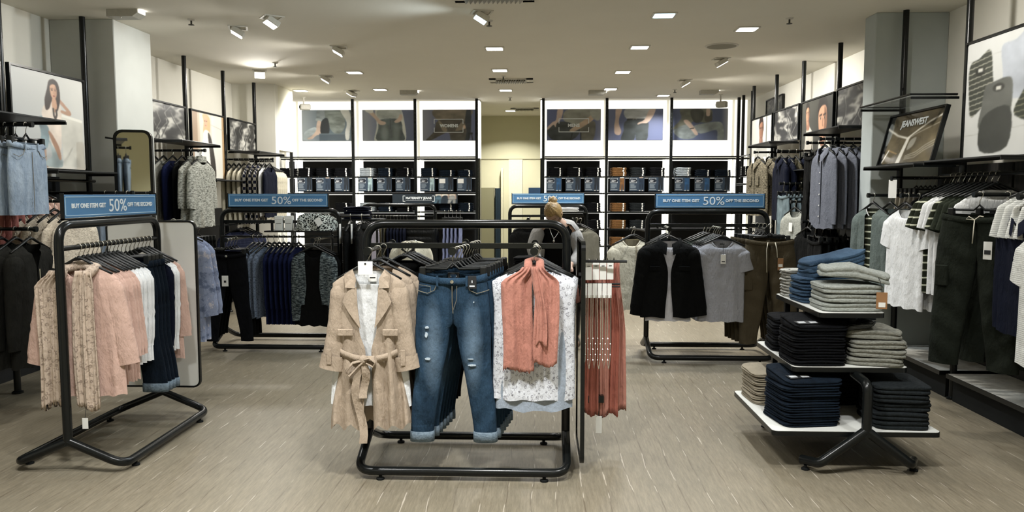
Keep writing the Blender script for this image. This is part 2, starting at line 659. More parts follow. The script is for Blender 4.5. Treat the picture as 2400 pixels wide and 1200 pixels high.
# ------------------------------------------------------------------ room shell
def floor_mat():
    m, nt, bs = nodes('vinyl_floor')
    v = coords(nt, (1, 1, 1))
    grain = noise(nt, coords(nt, (28, 2.2, 1)), 2.4, 5, 0.62)
    broad = noise(nt, coords(nt, (3.2, 0.7, 1)), 2.0, 4, 0.6)
    fine = noise(nt, coords(nt, (150, 9, 1)), 2.0, 3, 0.6)
    base = ramp(nt, grain, [(0.28, lin('#5d5749')), (0.5, lin('#716a59')), (0.72, lin('#847c6a'))])
    base = mix(nt, ramp(nt, broad, [(0.35, (0, 0, 0)), (0.7, (0.5, 0.5, 0.5))]), base, lin('#666254'))
    base = mix(nt, 0.22, base, ramp(nt, fine, [(0.3, lin('#5c5347')), (0.7, lin('#9c9180'))]))
    # dashes along lines that run into the shop
    sx = N(nt, 'ShaderNodeSeparateXYZ')
    L(nt, v, sx.inputs[0])
    wob = noise(nt, coords(nt, (0.5, 0.35, 1)), 3.0, 2)
    ad = N(nt, 'ShaderNodeMath', operation='MULTIPLY_ADD')
    L(nt, wob, ad.inputs[0])
    ad.inputs[1].default_value = 0.07
    L(nt, sx.outputs[0], ad.inputs[2])
    sc_ = N(nt, 'ShaderNodeMath', operation='MULTIPLY')
    L(nt, ad.outputs[0], sc_.inputs[0])
    sc_.inputs[1].default_value = 1 / 0.125
    fr = N(nt, 'ShaderNodeMath', operation='FRACT')
    L(nt, sc_.outputs[0], fr.inputs[0])
    pp = N(nt, 'ShaderNodeMath', operation='PINGPONG')
    L(nt, fr.outputs[0], pp.inputs[0])
    pp.inputs[1].default_value = 0.5
    fl_ = N(nt, 'ShaderNodeMath', operation='FLOOR')
    L(nt, sc_.outputs[0], fl_.inputs[0])
    cb = N(nt, 'ShaderNodeCombineXYZ')
    mm = N(nt, 'ShaderNodeMath', operation='MULTIPLY')
    L(nt, fl_.outputs[0], mm.inputs[0])
    mm.inputs[1].default_value = 7.31
    my = N(nt, 'ShaderNodeMath', operation='MULTIPLY')
    L(nt, sx.outputs[1], my.inputs[0])
    my.inputs[1].default_value = 4.2
    L(nt, mm.outputs[0], cb.inputs[0])
    L(nt, my.outputs[0], cb.inputs[1])
    dash = noise(nt, cb.outputs[0], 1.0, 1)
    line_t = ramp(nt, pp.outputs[0], [(0.012, (1, 1, 1)), (0.045, (0, 0, 0))])
    lite = mix(nt, 1.0, line_t, ramp(nt, dash, [(0.58, (0, 0, 0)), (0.64, (1, 1, 1))]), 'MULTIPLY')
    dark = mix(nt, 1.0, line_t, ramp(nt, dash, [(0.40, (0.7, 0.7, 0.7)), (0.52, (0, 0, 0))]), 'MULTIPLY')
    base = mix(nt, dark, base, lin('#4c4236'))
    base = mix(nt, lite, base, lin('#aaa294'))
    L(nt, base, bs.inputs['Base Color'])
    bs.inputs['Roughness'].default_value = 0.42
    bs.inputs['Specular IOR Level'].default_value = 0.35
    bump(nt, bs, grain, 0.08, 0.003)
    return m


WALLM = simple('wall_paint', '#dcdad0', 0.85, 0, 0.03, 3)
CEILM = simple('ceiling_paint', '#dedacd', 0.9, 0, 0.02, 2)
GREYW = simple('grey_column_paint', '#a4abaa', 0.85, 0, 0.05, 4)
LOBBY = simple('cream_lobby_paint', '#c6c3a6', 0.85, 0, 0.03, 3)
CREAM = simple('cream_pier_paint', '#d8d6c4', 0.8, 0, 0.02, 3)


def slat_mat():
    m, nt, bs = nodes('dark_wood_panel')
    g = noise(nt, coords(nt, (26, 26, 1.2)), 1.6, 4, 0.6)
    L(nt, ramp(nt, g, [(0.3, lin('#1c1c1b')), (0.6, lin('#34322f')), (0.8, lin('#454039'))]), bs.inputs['Base Color'])
    bs.inputs['Roughness'].default_value = 0.6
    return m


SLAT = slat_mat()
DARKP = simple('charcoal_panel', '#0e1012', 0.6, 0, 0.1, 6)

XL, XR, YB, H = -4.27, 3.40, 12.76, 3.0
Y0 = -4.5
struct('floor', G().box(XL - 0.2, XR + 0.2, Y0, 15.6, -0.1, 0).me('floor', floor_mat()), 'grey brown vinyl floor with pale streaks running into the shop')
struct('ceiling', G().box(XL - 0.2, XR + 0.2, Y0, 15.6, H, H + 0.1).me('ceiling', CEILM), 'plain off white ceiling')
struct('wall_left', G().box(XL - 0.1, XL, Y0, YB + 0.3, 0, H).me('wall_left', WALLM), 'white painted left wall')
struct('wall_right', G().box(XR, XR + 0.1, Y0, YB + 0.3, 0, H).me('wall_right', WALLM), 'white painted right wall')
wb = struct('wall_back', G().box(XL, -1.03, YB, YB + 0.12, 0, H).me('wall_back', WALLM), 'white back wall behind the shelving')
put('wall_back_half', G().box(0.045, XR, YB, YB + 0.12, 0, H).me('wall_back', WALLM), wb)
struct('wall_front', G().box(XL - 0.2, XR + 0.2, Y0 - 0.1, Y0, 0, H).me('wall_front', LOBBY), 'cream wall of the mall across from the open shop front')
# lobby beyond the opening in the back wall
lob = struct('wall_lobby', G().box(-2.6, 1.6, 15.2, 15.3, 0, H).me('wall_lobby', LOBBY), 'cream wall of the fitting room lobby')
put('side_wall', G().box(-2.7, -2.6, YB + 0.12, 15.3, 0, H).me('wall_lobby', LOBBY), lob)
put('side_wall', G().box(1.6, 1.7, YB + 0.12, 15.3, 0, H).me('wall_lobby', LOBBY), lob)
put('wall_back_side', G().box(-2.6, -1.03, YB + 0.121, YB + 0.14, 0, H).me('wall_lobby', LOBBY), lob)
put('panel_joint', G().box(-2.6, 1.6, 15.19, 15.2, 2.15, 2.17).me('joint', simple('joint_strip', '#8e8a70', 0.8)), lob)  # darker strip along the joint of the lobby wall panels
put('corner_post', G().cbox(-0.77, -0.72, 15.05, 15.2, 0, 1.98).me('post', simple('lobby_post', '#c6c3a8', 0.7)), lob)
put('jamb', G().box(-0.62, -0.35, 15.17, 15.2, 0, 2.15).me('jamb', simple('lobby_jamb', '#cfcdb6', 0.7)), lob)

# columns and pier
struct('column_left', G().cbox(XL, -3.70, 6.66, 7.3, 0, H, 0.006).me('column', simple('pale_column_paint', '#b6b9b5', 0.85, 0, 0.04, 4)), 'pale grey plastered column beside the left wall')
struct('column_right', G().cbox(2.80, XR, 6.66, 6.88, 0, H, 0.006).me('column', GREYW), 'grey plastered column beside the right wall')
pier = struct('wall_pier', G().box(XL, -3.67, 10.62, 10.76, 0, H).me('pier', WALLM), 'white wall pier near the back left corner')
put('bulkhead', G().box(XL, -3.67, 10.76, 11.4, 2.1, H).me('bulkhead', CREAM), pier)

# dark panelling low on the side walls
for n_, (x0, x1, ya, yb, z1) in enumerate(((XL, XL + 0.03, 3.4, 6.66, 1.64), (XL, XL + 0.03, 7.3, 10.62, 1.3))):
    struct('trim_%d' % (n_ + 1), G().box(x0, x1, ya, yb, 0, z1).me('panel', DARKP), 'dark panelling low on the left wall')
k_ = 3
for ya, yb in ((3.3, 4.55), (4.58, 5.6), (5.63, 6.655)):
    struct('trim_%d' % k_, G().box(XR - 0.04, XR, ya, yb, 0, 1.72).me('panel', SLAT), 'dark wood grain panel low on the right wall')
    k_ += 1
for ya, yb in ((6.885, 7.95), (7.98, 9.02), (9.05, 10.03), (10.06, 11.1)):
    struct('trim_%d' % k_, G().box(XR - 0.04, XR, ya, yb, 0, 1.35).me('panel', DARKP), 'dark panel low on the right wall')
    k_ += 1
# ------------------------------------------------------------------ ceiling fittings
LAMP = emis('lamp_glow', (1.0, 0.97, 0.92), 9.0)
LAMPB = emis('lamp_glow_cool', (0.55, 0.85, 1.0), 7.0)
TRIMW = simple('lamp_trim', '#c9c6bc', 0.5)
_mb = {}


def light(parent, kind, energy, loc, rot=(0, 0, 0), size=0.15, spot=100, col=(1, 0.96, 0.89), blend=0.8):
    d = bpy.data.lights.new('lamp_light', kind)
    d.energy = energy
    d.color = col
    if kind == 'AREA':
        d.shape = 'SQUARE'
        d.size = size
        d.spread = R(130)
    else:
        d.spot_size = R(spot)
        d.spot_blend = blend
        d.shadow_soft_size = size / 2
    o = bpy.data.objects.new('lamp_light', d)
    COL.objects.link(o)
    o.parent = parent
    o.location = loc
    o.rotation_euler = rot
    return o


def downlight(x, y, label, e=None, cool=False, col=(1, 0.965, 0.90)):
    t = thing('downlight', label, 'ceiling light', (x, y, H), 0, 'recessed square ceiling lights')
    if 'dl' not in _mb:
        a = 0.085
        g = G()
        o, i = rrect(-a - 0.018, a + 0.018, -a - 0.018, a + 0.018, 0.02, 3), rrect(-a, a, -a, a, 0.015, 3)
        g.rings([[(p[0], p[1], 0) for p in o], [(p[0], p[1], -0.010) for p in o], [(p[0], p[1], -0.010) for p in i], [(p[0], p[1], -0.002) for p in i]])
        _mb['dl'] = g.me('frame', TRIMW)
        _mb['dll'] = G().prism(rrect(-a, a, -a, a, 0.015, 3), 'z', -0.0085, -0.003).me('lens', LAMP)
        _mb['dlc'] = G().prism(rrect(-a, a, -a, a, 0.015, 3), 'z', -0.0085, -0.003).me('lens', LAMPB)
    put('frame', _mb['dl'], t)
    put('lens', _mb['dlc' if cool else 'dll'], t)
    light(t, 'AREA', e or DOWN_W, (0, 0, -0.02), size=0.17, col=(0.85, 0.93, 1) if cool else col)
    return t


def gimbal(x, y, aim, label, e=None, cool=False, tilt=50):
    """tilting lamp in a square ceiling plate; aim = heading of the beam in degrees (0 = +x)"""
    t = thing('tilting_ceiling_lamp', label, 'ceiling light', (x, y, H), R(aim), 'tilting ceiling lamps')
    if 'gi' not in _mb:
        g = G()
        a, b = 0.085, 0.068
        o, i = [(-a, -a), (a, -a), (a, a), (-a, a)], [(-b, -b), (b, -b), (b, b), (-b, b)]
        g.rings([[(p[0], p[1], 0) for p in o], [(p[0], p[1], -0.008) for p in o], [(p[0], p[1], -0.008) for p in i], [(p[0], p[1], -0.001) for p in i]])
        _mb['gi'] = g.me('frame', TRIMW)
        _mb['gib'] = G().cbox(-0.058, 0.058, -0.066, 0.066, -0.05, 0.0, 0.006).me('lamp_head', TRIMW)
        _mb['gil'] = G().box(-0.05, 0.05, -0.058, 0.058, -0.054, -0.049).me('lens', LAMP)
        _mb['gic'] = G().box(-0.05, 0.05, -0.058, 0.058, -0.054, -0.049).me('lens', LAMPB)
    put('frame', _mb['gi'], t)
    h = put('lamp_head', _mb['gib'], t, (-0.01, 0, -0.022), (0, R(-tilt * 0.6), 0))
    put('lens', _mb['gic' if cool else 'gil'], h)
    light(t, 'SPOT', (e or SPOT_W) * 4, (0.02, 0, -0.11), (0, R(-tilt), 0), size=0.13, spot=125, col=(0.8, 0.92, 1) if cool else (1, 0.96, 0.89))
    return t


for x, y, l_ in ((-0.48, 8.13, 'square downlight nearest the shop front in the row before the lobby opening'), (-0.50, 9.55, 'square downlight in the middle of the row before the lobby opening'), (-0.51, 11.39, 'square downlight closest to the lobby opening'),
                 (1.02, 8.11, 'square downlight above the rack with the black jacket'), (1.02, 9.74, 'square downlight between the black jacket rack and the mens shelving'), (1.01, 11.31, 'square downlight before the mens poster'),
                 (1.89, 12.07, 'square downlight right before the mens shelving'), (1.89, 7.26, 'bright square downlight beside the round ceiling speaker'),
                 (-2.32, 9.65, 'square downlight above the black cardigan rack'), (-2.33, 11.23, 'square downlight before the womens shelving'), (-3.52, 11.33, 'square downlight in the corner beside the white bulkhead')):
    downlight(x, y, l_)
downlight(1.04, 6.68, 'cool blue square downlight above the shop floor', cool=True)
gimbal(-2.75, 7.03, 200, 'tilting lamp turned to the pale grey column', e=7)
gimbal(-2.30, 6.64, 215, 'half closed tilting lamp beside the pale grey column', e=6)
gimbal(-2.08, 8.00, 190, 'tilting lamp turned to the knitwear on the left wall')
gimbal(-2.76, 9.95, 190, 'tilting lamp turned to the cream tops on the left wall')
gimbal(-3.45, 9.47, -71, 'glaring tilting lamp beside the posts of the left wall', e=22, tilt=60)
gimbal(-2.77, 11.35, 160, 'tilting lamp beside the white bulkhead')
gimbal(-0.49, 6.52, 195, 'cool blue tilting lamp beside the dark ceiling sprinkler', cool=True)
gimbal(2.02, 8.83, 5, 'tilting lamp flaring over the ceiling beside the round speaker', e=36)
gimbal(1.92, 10.46, 0, 'tilting lamp turned to the menswear posters on the right wall')
gimbal(1.75, 5.1, 0, 'added unseen tilting lamp turned to the folded t shirts poster', e=24)  # added out of view to brighten the front of the right wall
gimbal(-2.7, 4.7, 180, 'added unseen tilting lamp turned to the denim skirts on the left wall', e=12)  # added out of view to brighten the front of the left wall
# the shop's own lamp grid goes on over the front bay; lamps behind the camera are added to light the mall wall
for x, y, k in ((-2.6, 3.2, 1.6), (-1.5, 2.6, 3.0), (-0.3, 2.5, 4.6), (-0.5, 5.0, 0.7), (1.05, 2.6, 3.0), (1.0, 5.0, 0.7), (2.3, 3.3, 1.2), (-2.3, 5.4, 0.8), (-2.0, -1.5, 7), (1.0, -1.5, 7), (-0.5, -3.2, 8)):
    t = downlight(x, y, 'unseen square downlight over the front bay of the shop', e=HEAD_W * k, col=(0.985, 0.99, 0.975))

EMB = simple('fitting_plastic', '#a8a69c', 0.5)
for x, y, l_ in ((-3.44, 6.37, 'white box emergency light above the pale column'), (-1.95, 11.43, 'white box emergency light before the womens shelving'),
                 (0.82, 11.53, 'white box emergency light before the mens poster'), (2.46, 11.55, 'white box emergency light in the back right corner')):
    t = thing('emergency_light', l_, 'emergency light', (x, y, H), 0, 'box emergency lights')
    g = G().prism([(-0.115, 0), (-0.115, -0.06), (0.10, -0.06), (0.145, -0.03), (0.145, 0)], 'y', -0.07, 0.07)
    put('body', g.me('body', EMB), t)
    put('indicator', G().lathe([(0.008, 0), (0.008, -0.008), (0.001, -0.009)], 8, (-0.01, -0.04, -0.06)).me('indicator', TRIMW), t)
    put('end_lens', G().box(0.1455, 0.149, -0.05, 0.05, -0.026, -0.004).me('end_lens', LAMP), t)

SPRK = simple('sprinkler_metal', '#4a4a46', 0.4, 0.8)
for x, y, l_ in ((-3.03, 6.7, 'small sprinkler beside the emergency light over the column'), (-3.07, 8.93, 'small sprinkler beside the glaring lamp'), (-0.45, 6.84, 'dark sprinkler under the cool blue lamp'),
                 (2.14, 6.84, 'sprinkler above the folded clothes table'), (-0.48, 10.03, 'sprinkler before the ceiling air vent'), (-0.48, 12.25, 'sprinkler before the lobby opening'), (1.95, 11.4, 'sprinkler before the mens shelving')):
    t = thing('sprinkler', l_, 'sprinkler', (x, y, H), 0, 'ceiling sprinklers')
    put('rose', G().lathe([(0.035, 0), (0.03, -0.008), (0.012, -0.012)], 12).me('rose', TRIMW), t)
    put('stem', G().lathe([(0.008, -0.0), (0.008, -0.045)], 8).me('stem', SPRK), t)
    put('deflector', G().lathe([(0.024, -0.045), (0.026, -0.05), (0.004, -0.052)], 12).me('deflector', SPRK), t)

t = thing('ceiling_speaker', 'round flush speaker grille in the ceiling', 'speaker', (1.85, 8.08, H))
put('ring', G().lathe([(0.17, 0), (0.165, -0.008), (0.15, -0.010), (0.148, -0.002)], 28).me('ring', TRIMW), t)
put('grille', G().lathe([(0.148, -0.001), (0.148, -0.006), (0.02, -0.008)], 28).me('grille', simple('speaker_grille', '#8c897c', 0.8, 0, 0.2, 300)), t)


def vent(x, y, wx, wy, label):
    t = thing('air_vent', label, 'air vent', (x, y, H), 0, 'ceiling air vents')
    g = G()
    g.box(-wx / 2, wx / 2, -wy / 2, -wy / 2 + 0.06, -0.012, 0).box(-wx / 2, wx / 2, wy / 2 - 0.06, wy / 2, -0.012, 0)
    g.box(-wx / 2, -wx / 2 + 0.09, -wy / 2, wy / 2, -0.012, 0).box(wx / 2 - 0.09, wx / 2, -wy / 2, wy / 2, -0.012, 0)
    put('frame', g.me('frame', TRIMW), t)
    put('duct', G().box(-wx / 2 + 0.09, wx / 2 - 0.09, -wy / 2 + 0.06, wy / 2 - 0.06, -0.002, 0).me('duct', BLACKM), t)
    n = 13
    sm = G().prism([(-0.016, -0.03), (-0.012, -0.032), (0.012, -0.004), (0.008, -0.002)], 'y', -wy / 2 + 0.05, wy / 2 - 0.05).me('slat', simple('vent_slat', '#8d8a7a', 0.5))
    for i in range(n):
        put('slat', sm, t, (lerp(-wx / 2 + 0.1, wx / 2 - 0.1, i / (n - 1)), 0, -0.004))


vent(-0.39, 10.41, 0.58, 0.36, 'louvred air vent before the lobby opening')
vent(-0.36, 5.98, 0.62, 0.36, 'louvred air vent over the front rack')
vent(-0.28, 13.9, 0.5, 0.3, 'small louvred air vent inside the lobby')
t = downlight(-0.55, 14.2, 'square downlight inside the lobby', e=60)
for x, y, rz, l_ in ((-3.72, 12.1, 0.5, 'small white security camera hung by the womens shelving'), (2.75, 12.0, -0.6, 'small white security camera hung by the mens shelving')):
    t = thing('security_camera', l_, 'security camera', (x, y, H), rz, 'small ceiling cameras')
    put('mount', G().lathe([(0.03, 0), (0.03, -0.01), (0.012, -0.014), (0.012, -0.11)], 10).me('mount', TRIMW), t)
    put('body', G().cbox(-0.06, 0.10, -0.045, 0.045, -0.20, -0.11, 0.012).me('body', EMB), t)
    put('lens', G().tube([(-0.06, 0, -0.155), (-0.07, 0, -0.155)], 0.022, 10).me('lens', INK), t)

# ------------------------------------------------------------------ back wall shelving
BX = [-4.03, -3.02, -2.01, -1.02, 0.045, 1.055, 2.075, 3.13]
SZ = [2.055, 1.765, 1.500, 1.200, 0.925, 0.650, 0.372, 0.09]
PANELM = emis('backlit_panel', (1.0, 0.985, 0.93), PANEL, True)
LEDM = emis('led_strip', (1.0, 0.99, 0.95), LED)
YP = 12.40
post_me = G().cbox(-0.022, 0.022, -0.025, 0.025, 0, H, 0.003).me('upright', BLACK)
slot_me = G().box(-0.005, 0.005, -0.0265, -0.0255, -0.012, 0.012).me('slot', BLACKM)
for x, w_ in zip(BX, ('at the bulkhead end of the womens shelving', 'between the bare foot and pockets posters', 'between the pockets and womens posters', 'at the womens side of the lobby opening', 'at the mens side of the lobby opening', 'between the mens and belted jeans posters', 'between the belted jeans and seated man posters', 'at the corner end of the mens shelving')):
    t = thing('shelf_post', 'black slotted steel post ' + w_, 'post', (x, YP, 0), 0, 'posts of the back wall shelving')
    put('upright', post_me, t)
    for i in range(14):
        put('slot', slot_me, t, (0, 0, 2.15 + 0.06 * i))


def bay(x0, x1, label, lm, rm):
    """one shelving bay between two posts; lm / rm = lit margin left and right of the dark backing"""
    t = thing('shelving_bay', label, 'shelves', ((x0 + x1) / 2, YP, 0), 0, 'shelving bays of the back wall')
    a, b = x0 - t.location.x + 0.024, x1 - t.location.x - 0.024
    put('light_panel', G().box(a, b, 0.31, 0.34, 2.08, H - 0.002).me('light_panel', PANELM), t, label='glowing white panel')
    put('light_panel', G().box(a, b, 0.325, 0.34, 0.05, 2.04).me('light_panel', PANELM), t, label='glowing white backing at the shelf edges')
    for i, z in enumerate(SZ):
        put('shelf', G().cbox(a, b, 0.0 if i else 0.02, 0.31, z - 0.022, z, 0.003).me('shelf', BLACK), t)
    for i in range(len(SZ) - 1):
        put('back_panel', G().box(a + lm, b - rm, 0.285, 0.31, SZ[i + 1] + 0.002, SZ[i] - (0.036 if i != 1 else 0.03)).me('back_panel', DARKP), t)
    for xx, s_ in ((a + 0.006, 1), (b - 0.006, -1)):
        put('led_strip', G().box(xx - 0.006, xx + 0.006, 0.27, 0.285, 0.1, 2.03).me('led_strip', LEDM), t, label='white light strip')
    put('hang_bar', G().tube([(a, 0.0, 2.075), (b, 0.0, 2.075)], 0.010, 8).me('hang_bar', BLACK), t)
    return t


for i, l_ in ((0, 'lit shelving bay under the bare foot poster'), (1, 'lit shelving bay under the hands in pockets poster'), (2, 'lit shelving bay under the womens poster'),
              (4, 'lit shelving bay under the mens poster'), (5, 'lit shelving bay under the belted jeans poster'), (6, 'lit shelving bay under the seated man poster')):
    bay(BX[i], BX[i + 1], l_, 0.07 if i < 3 else 0.03, 0.0 if i < 3 else 0.06)
bay(-4.24, BX[0], 'narrow end of the shelving behind the white bulkhead', 0.05, 0.0)
bay(BX[7], 3.37, 'narrow end of the shelving in the back right corner', 0.0, 0.05)
for x, s_ in ((-1.0, 1), (0.02, -1)):
    t = thing('opening_light_strip', 'glowing white strip down the ' + ('womens' if s_ > 0 else 'mens') + ' side of the lobby opening', 'light strip', (x, YP + 0.1, 0), 0, 'strips of the lobby opening')
    put('housing', G().box(-0.02, 0.02, 0, 0.3, 0, H - 0.01).me('housing', BLACK), t)
    put('diffuser', G().box(-0.018, 0.018, -0.012, 0, 2.06, H - 0.02).me('diffuser', LEDM), t)
    put('return_panel', G().box(0.02 * s_ - 0.002, 0.02 * s_ + 0.002, 0.02, 0.3, 2.06, H - 0.02).me('return_panel', PANELM), t)

# ------------------------------------------------------------------ side wall poles
pole_me = G().tube([(0, 0, 0), (0, 0, H)], 0.024, 14).me('pole', BLACK, True, 40)
ring_me = G().lathe([(0.04, 0), (0.04, 0.012), (0.025, 0.02)], 14).me('floor_flange', BLACK)
slot2 = G().box(-0.006, 0.006, -0.0255, -0.022, -0.011, 0.011).me('slot', BLACKM)


def pole(x, y, side, where):
    t = thing('display_pole', 'black floor to ceiling pole %s' % where, 'pole', (x, y, 0), 0, 'poles of the %s wall' % side)
    put('pole', pole_me, t)
    put('floor_flange', ring_me, t)
    for i in range(12):
        put('slot', slot2, t, (0, 0, 1.75 + 0.055 * i), (0, 0, R(25 if side == 'left' else -25)))


LP = [4.50, 5.53, 6.57, 7.42, 8.45, 9.49, 10.52]
RP = [4.62, 5.62, 6.585, 7.97, 9.04, 10.05, 11.10]
XLP, XRP = -3.92, 3.01
for y, w_ in zip(LP, ('at the shop front end of the denim skirts', 'between the denim skirts and the seated woman poster', 'between the seated woman poster and the pale column', 'just behind the pale column', 'between the crumpled denim and blonde woman posters', 'between the blonde woman poster and the cream tops', 'beside the white wall pier')):
    pole(XLP, y, 'left', w_)
for y, w_ in zip(RP, ('at the shop front end of the folded t shirts poster', 'between the folded t shirts poster and the waistband poster', 'standing before the grey column', 'between the crumpled seam poster and the two portraits', 'between the two portraits and the curved pocket poster', 'between the curved pocket and light grey shirt posters', 'behind the poster of the man in a light grey shirt')):
    pole(XRP, y, 'right', w_)
pole(3.13, 11.62, 'right', 'at the front of the corner side shelves')
pole(3.13, 12.12, 'right', 'at the back of the corner side shelves')

# ------------------------------------------------------------------ framed posters
def poster(name, label, canvas, W, Hh, loc, rz, frame=True, mat=None, cat='poster', tilt=0, group=None, th=0.02, fr=0.016, corner=False):
    t = thing(name, label, cat, loc, rz, group, rot=(R(tilt), 0, rz))
    put('board', G().cbox(-W / 2, W / 2, 0.0, th, -Hh / 2, Hh / 2, 0.002).me('board', BLACKM), t)
    put('print', canvas.mesh('print', W - 0.006, Hh - 0.006, mat or PRINT), t, (0, -0.0015, 0))
    if frame:
        g = G()
        w2, h2 = W / 2, Hh / 2
        for x0, x1, z0, z1 in ((-w2 - fr, w2 + fr, h2, h2 + fr), (-w2 - fr, w2 + fr, -h2 - fr, -h2), (-w2 - fr, -w2, -h2, h2), (w2, w2 + fr, -h2, h2)):
            g.box(x0, x1, -0.012, th, z0, z1)
        if corner:
            c_ = 0.03
            for sx in (-1, 1):
                for sz in (-1, 1):
                    pts = [(sx * w2, sz * h2)] + [(sx * (w2 - c_ + c_ * math.cos(R(a))), sz * (h2 - c_ + c_ * math.sin(R(a)))) for a in (0, 22, 45, 67, 90)]
                    g.prism(pts, 'y', -0.006, -0.002)
        put('frame', g.me('frame', BLACK), t)
    return t


def letters(t, txt, size, x, z, mat, bold=0.0, width=None, y=-0.004, spacing=1.0, nm='lettering'):
    return put(nm, text_mesh(txt, size, mat, bold, width, spacing=spacing), t, (x, y, z))


def bracket_box(t, x0, x1, z0, z1, gap=0.10, wd=0.010, mat=None):
    """white corner-bracket frame with a gap in the middle of each upright side"""
    g = G()
    y0, y1 = -0.005, -0.002
    g.box(x0, x1, y0, y1, z1 - wd, z1).box(x0, x1, y0, y1, z0, z0 + wd)
    zm = (z0 + z1) / 2
    for x in (x0, x1 - wd):
        g.box(x, x + wd, y0, y1, zm + gap / 2, z1).box(x, x + wd, y0, y1, z0, zm - gap / 2)
    put('bracket_frame', g.me('bracket_frame', mat or PRINTW), t)
# ------------------------------------------------------------------ the prints
SKIN, SKIND = '#b09686', '#8f6650'


def denim_bg(c, base, hi, sx=6):
    n_ = c.noise(sx, sx)[..., None]
    c.a = np.array(c.c(base)) * (1 - n_) + np.array(c.c(hi)) * n_


def c_foot():
    c = Canvas(122, 74, '#3c4a56')
    c.blend(np.clip(1 - c.X * 2.2, 0, 1) * 0.7, '#a8b0b4')
    c.poly([(.30, 0), (.47, 0), (.46, .18), (.39, .38), (.29, .34)], '#5b6468', shade=.35)
    c.poly([(.28, .27), (.38, .30), (.37, .37), (.27, .34)], '#7c8688')
    c.poly([(.30, .36), (.37, .38), (.37, .62), (.40, .72), (.38, .79), (.28, .82), (.20, .93), (.12, .95), (.10, .91), (.18, .84), (.26, .66)], SKIN, shade=.15)
    c.poly([(.45, 0), (.75, 0), (.83, .45), (.76, .72), (.62, .76), (.50, .45)], '#59625f', shade=.45, ny=10)
    c.poly([(.38, .36), (.50, .28), (.52, .75), (.36, .76)], '#15191d')
    c.poly([(.02, .92), (.06, .70), (.22, .56), (.28, .60), (.22, .78), (.10, .88), (.10, .99), (.03, .99)], '#8d9aa0', shade=.3)
    c.rect(.33, .77, .84, 1, '#2f3a44')
    c.rect(.33, .76, .84, .79, '#46535c')
    c.poly([(.74, 0), (.90, 0), (.94, .3), (.92, .65), (.90, .95), (.84, .95), (.83, .7), (.86, .4)], '#c3c6c3', shade=.12)
    c.blur(1)
    return c


def c_pockets():
    c = Canvas(122, 74, '#454d68')
    c.blend(np.clip(1 - c.X * 3.0, 0, 1) * 0.6, '#b0b4b8')
    c.poly([(.24, .0), (.34, 0), (.32, .98), (.22, .98), (.27, .5)], '#b6bab6', shade=.1)
    c.poly([(.70, .0), (.76, .1), (.82, .7), (.82, .95), (.78, .96), (.73, .5)], '#c2c5c0', shade=.1)
    c.poly([(.30, 0), (.72, 0), (.71, .33), (.66, .36), (.36, .34), (.30, .30)], '#8f9796', shade=.3, ny=8)
    c.poly([(.34, .32), (.70, .32), (.76, .70), (.77, 1), (.28, 1), (.30, .6)], '#3a4346', shade=.45)
    c.ell(.42, .75, .06, .3, '#6a7474', .9, .7)
    c.ell(.64, .75, .06, .3, '#636d6d', .9, .7)
    c.line([(.53, .34), (.53, .62)], .02, '#22282a')
    c.poly([(.08, .02), (.18, .02), (.33, .32), (.44, .40), (.42, .48), (.32, .47), (.24, .30)], SKIN, shade=.12)
    c.poly([(.60, .38), (.68, .26), (.71, .14), (.76, .20), (.73, .36), (.65, .42)], SKIN, shade=.12)
    c.poly([(.06, 0), (.20, 0), (.19, .10), (.09, .08)], '#c6c8c4')
    c.blur(1)
    return c


def c_womens():
    c = Canvas(122, 74, '#4a5170')
    c.blend(np.clip(1 - c.X * 3.4, 0, 1) * 0.7, '#8a8b92')
    c.poly([(.22, 0), (.92, 0), (.86, .30), (.70, .45), (.30, .35)], '#5c5448', shade=.3)
    c.poly([(.84, 0), (.92, .05), (.91, .8), (.86, 1), (.76, 1), (.80, .4)], '#1d2024', shade=.3)
    c.poly([(.30, .35), (.78, .35), (.80, 1), (.55, 1), (.48, .74), (.14, 1), (.05, 1), (.22, .7)], '#38352f', shade=.4)
    c.poly([(.30, .34), (.46, .62), (.44, .72), (.37, .66)], '#7b6f5d', alpha=.8)
    c.poly([(.62, .68), (.72, .44), (.78, .42), (.82, .60), (.74, .66)], '#6c6152', alpha=.9)
    c.ell(.79, .56, .025, .06, '#c4a48c')
    c.rect(.86, .74, .95, .80, '#17191c')
    c.line([(.88, .8), (.86, 1)], .03, '#17191c')
    c.line([(.93, .8), (.95, 1)], .03, '#17191c')
    c.blur(1)
    return c


def c_mens():
    c = Canvas(122, 74, '#40486a')
    c.blend(np.clip((c.X - .86) * 6, 0, 1) * 0.6, '#8e93a4')
    c.poly([(.40, 0), (.98, 0), (.95, .30), (.78, .34), (.76, .6), (.42, .46), (.30, .30)], '#6f7168', shade=.25)
    c.poly([(.00, .62), (.10, .48), (.34, .40), (.62, .62), (.48, .98), (.14, 1), (.02, .82)], '#262b2c', shade=.4)
    c.poly([(.62, .50), (.80, .40), (.90, .45), (.86, .98), (.66, 1)], '#4b4a41', shade=.3)
    c.line([(.47, .78), (.44, 1)], .03, '#111315')
    c.line([(.63, .75), (.63, 1)], .03, '#111315')
    c.poly([(.20, 0), (.30, 0), (.26, .32), (.18, .46), (.16, .58), (.12, .50), (.02, .66), (.00, .60), (.10, .42), (.17, .34)], SKIN, shade=.12)
    c.poly([(.90, .10), (.86, .34), (.66, .58), (.50, .72), (.42, .68), (.56, .50), (.72, .32)], '#a08770', shade=.2)
    c.poly([(.80, .02), (1, 0), (.97, .36), (.84, .28)], '#83877f', shade=.2)
    c.blur(1)
    return c


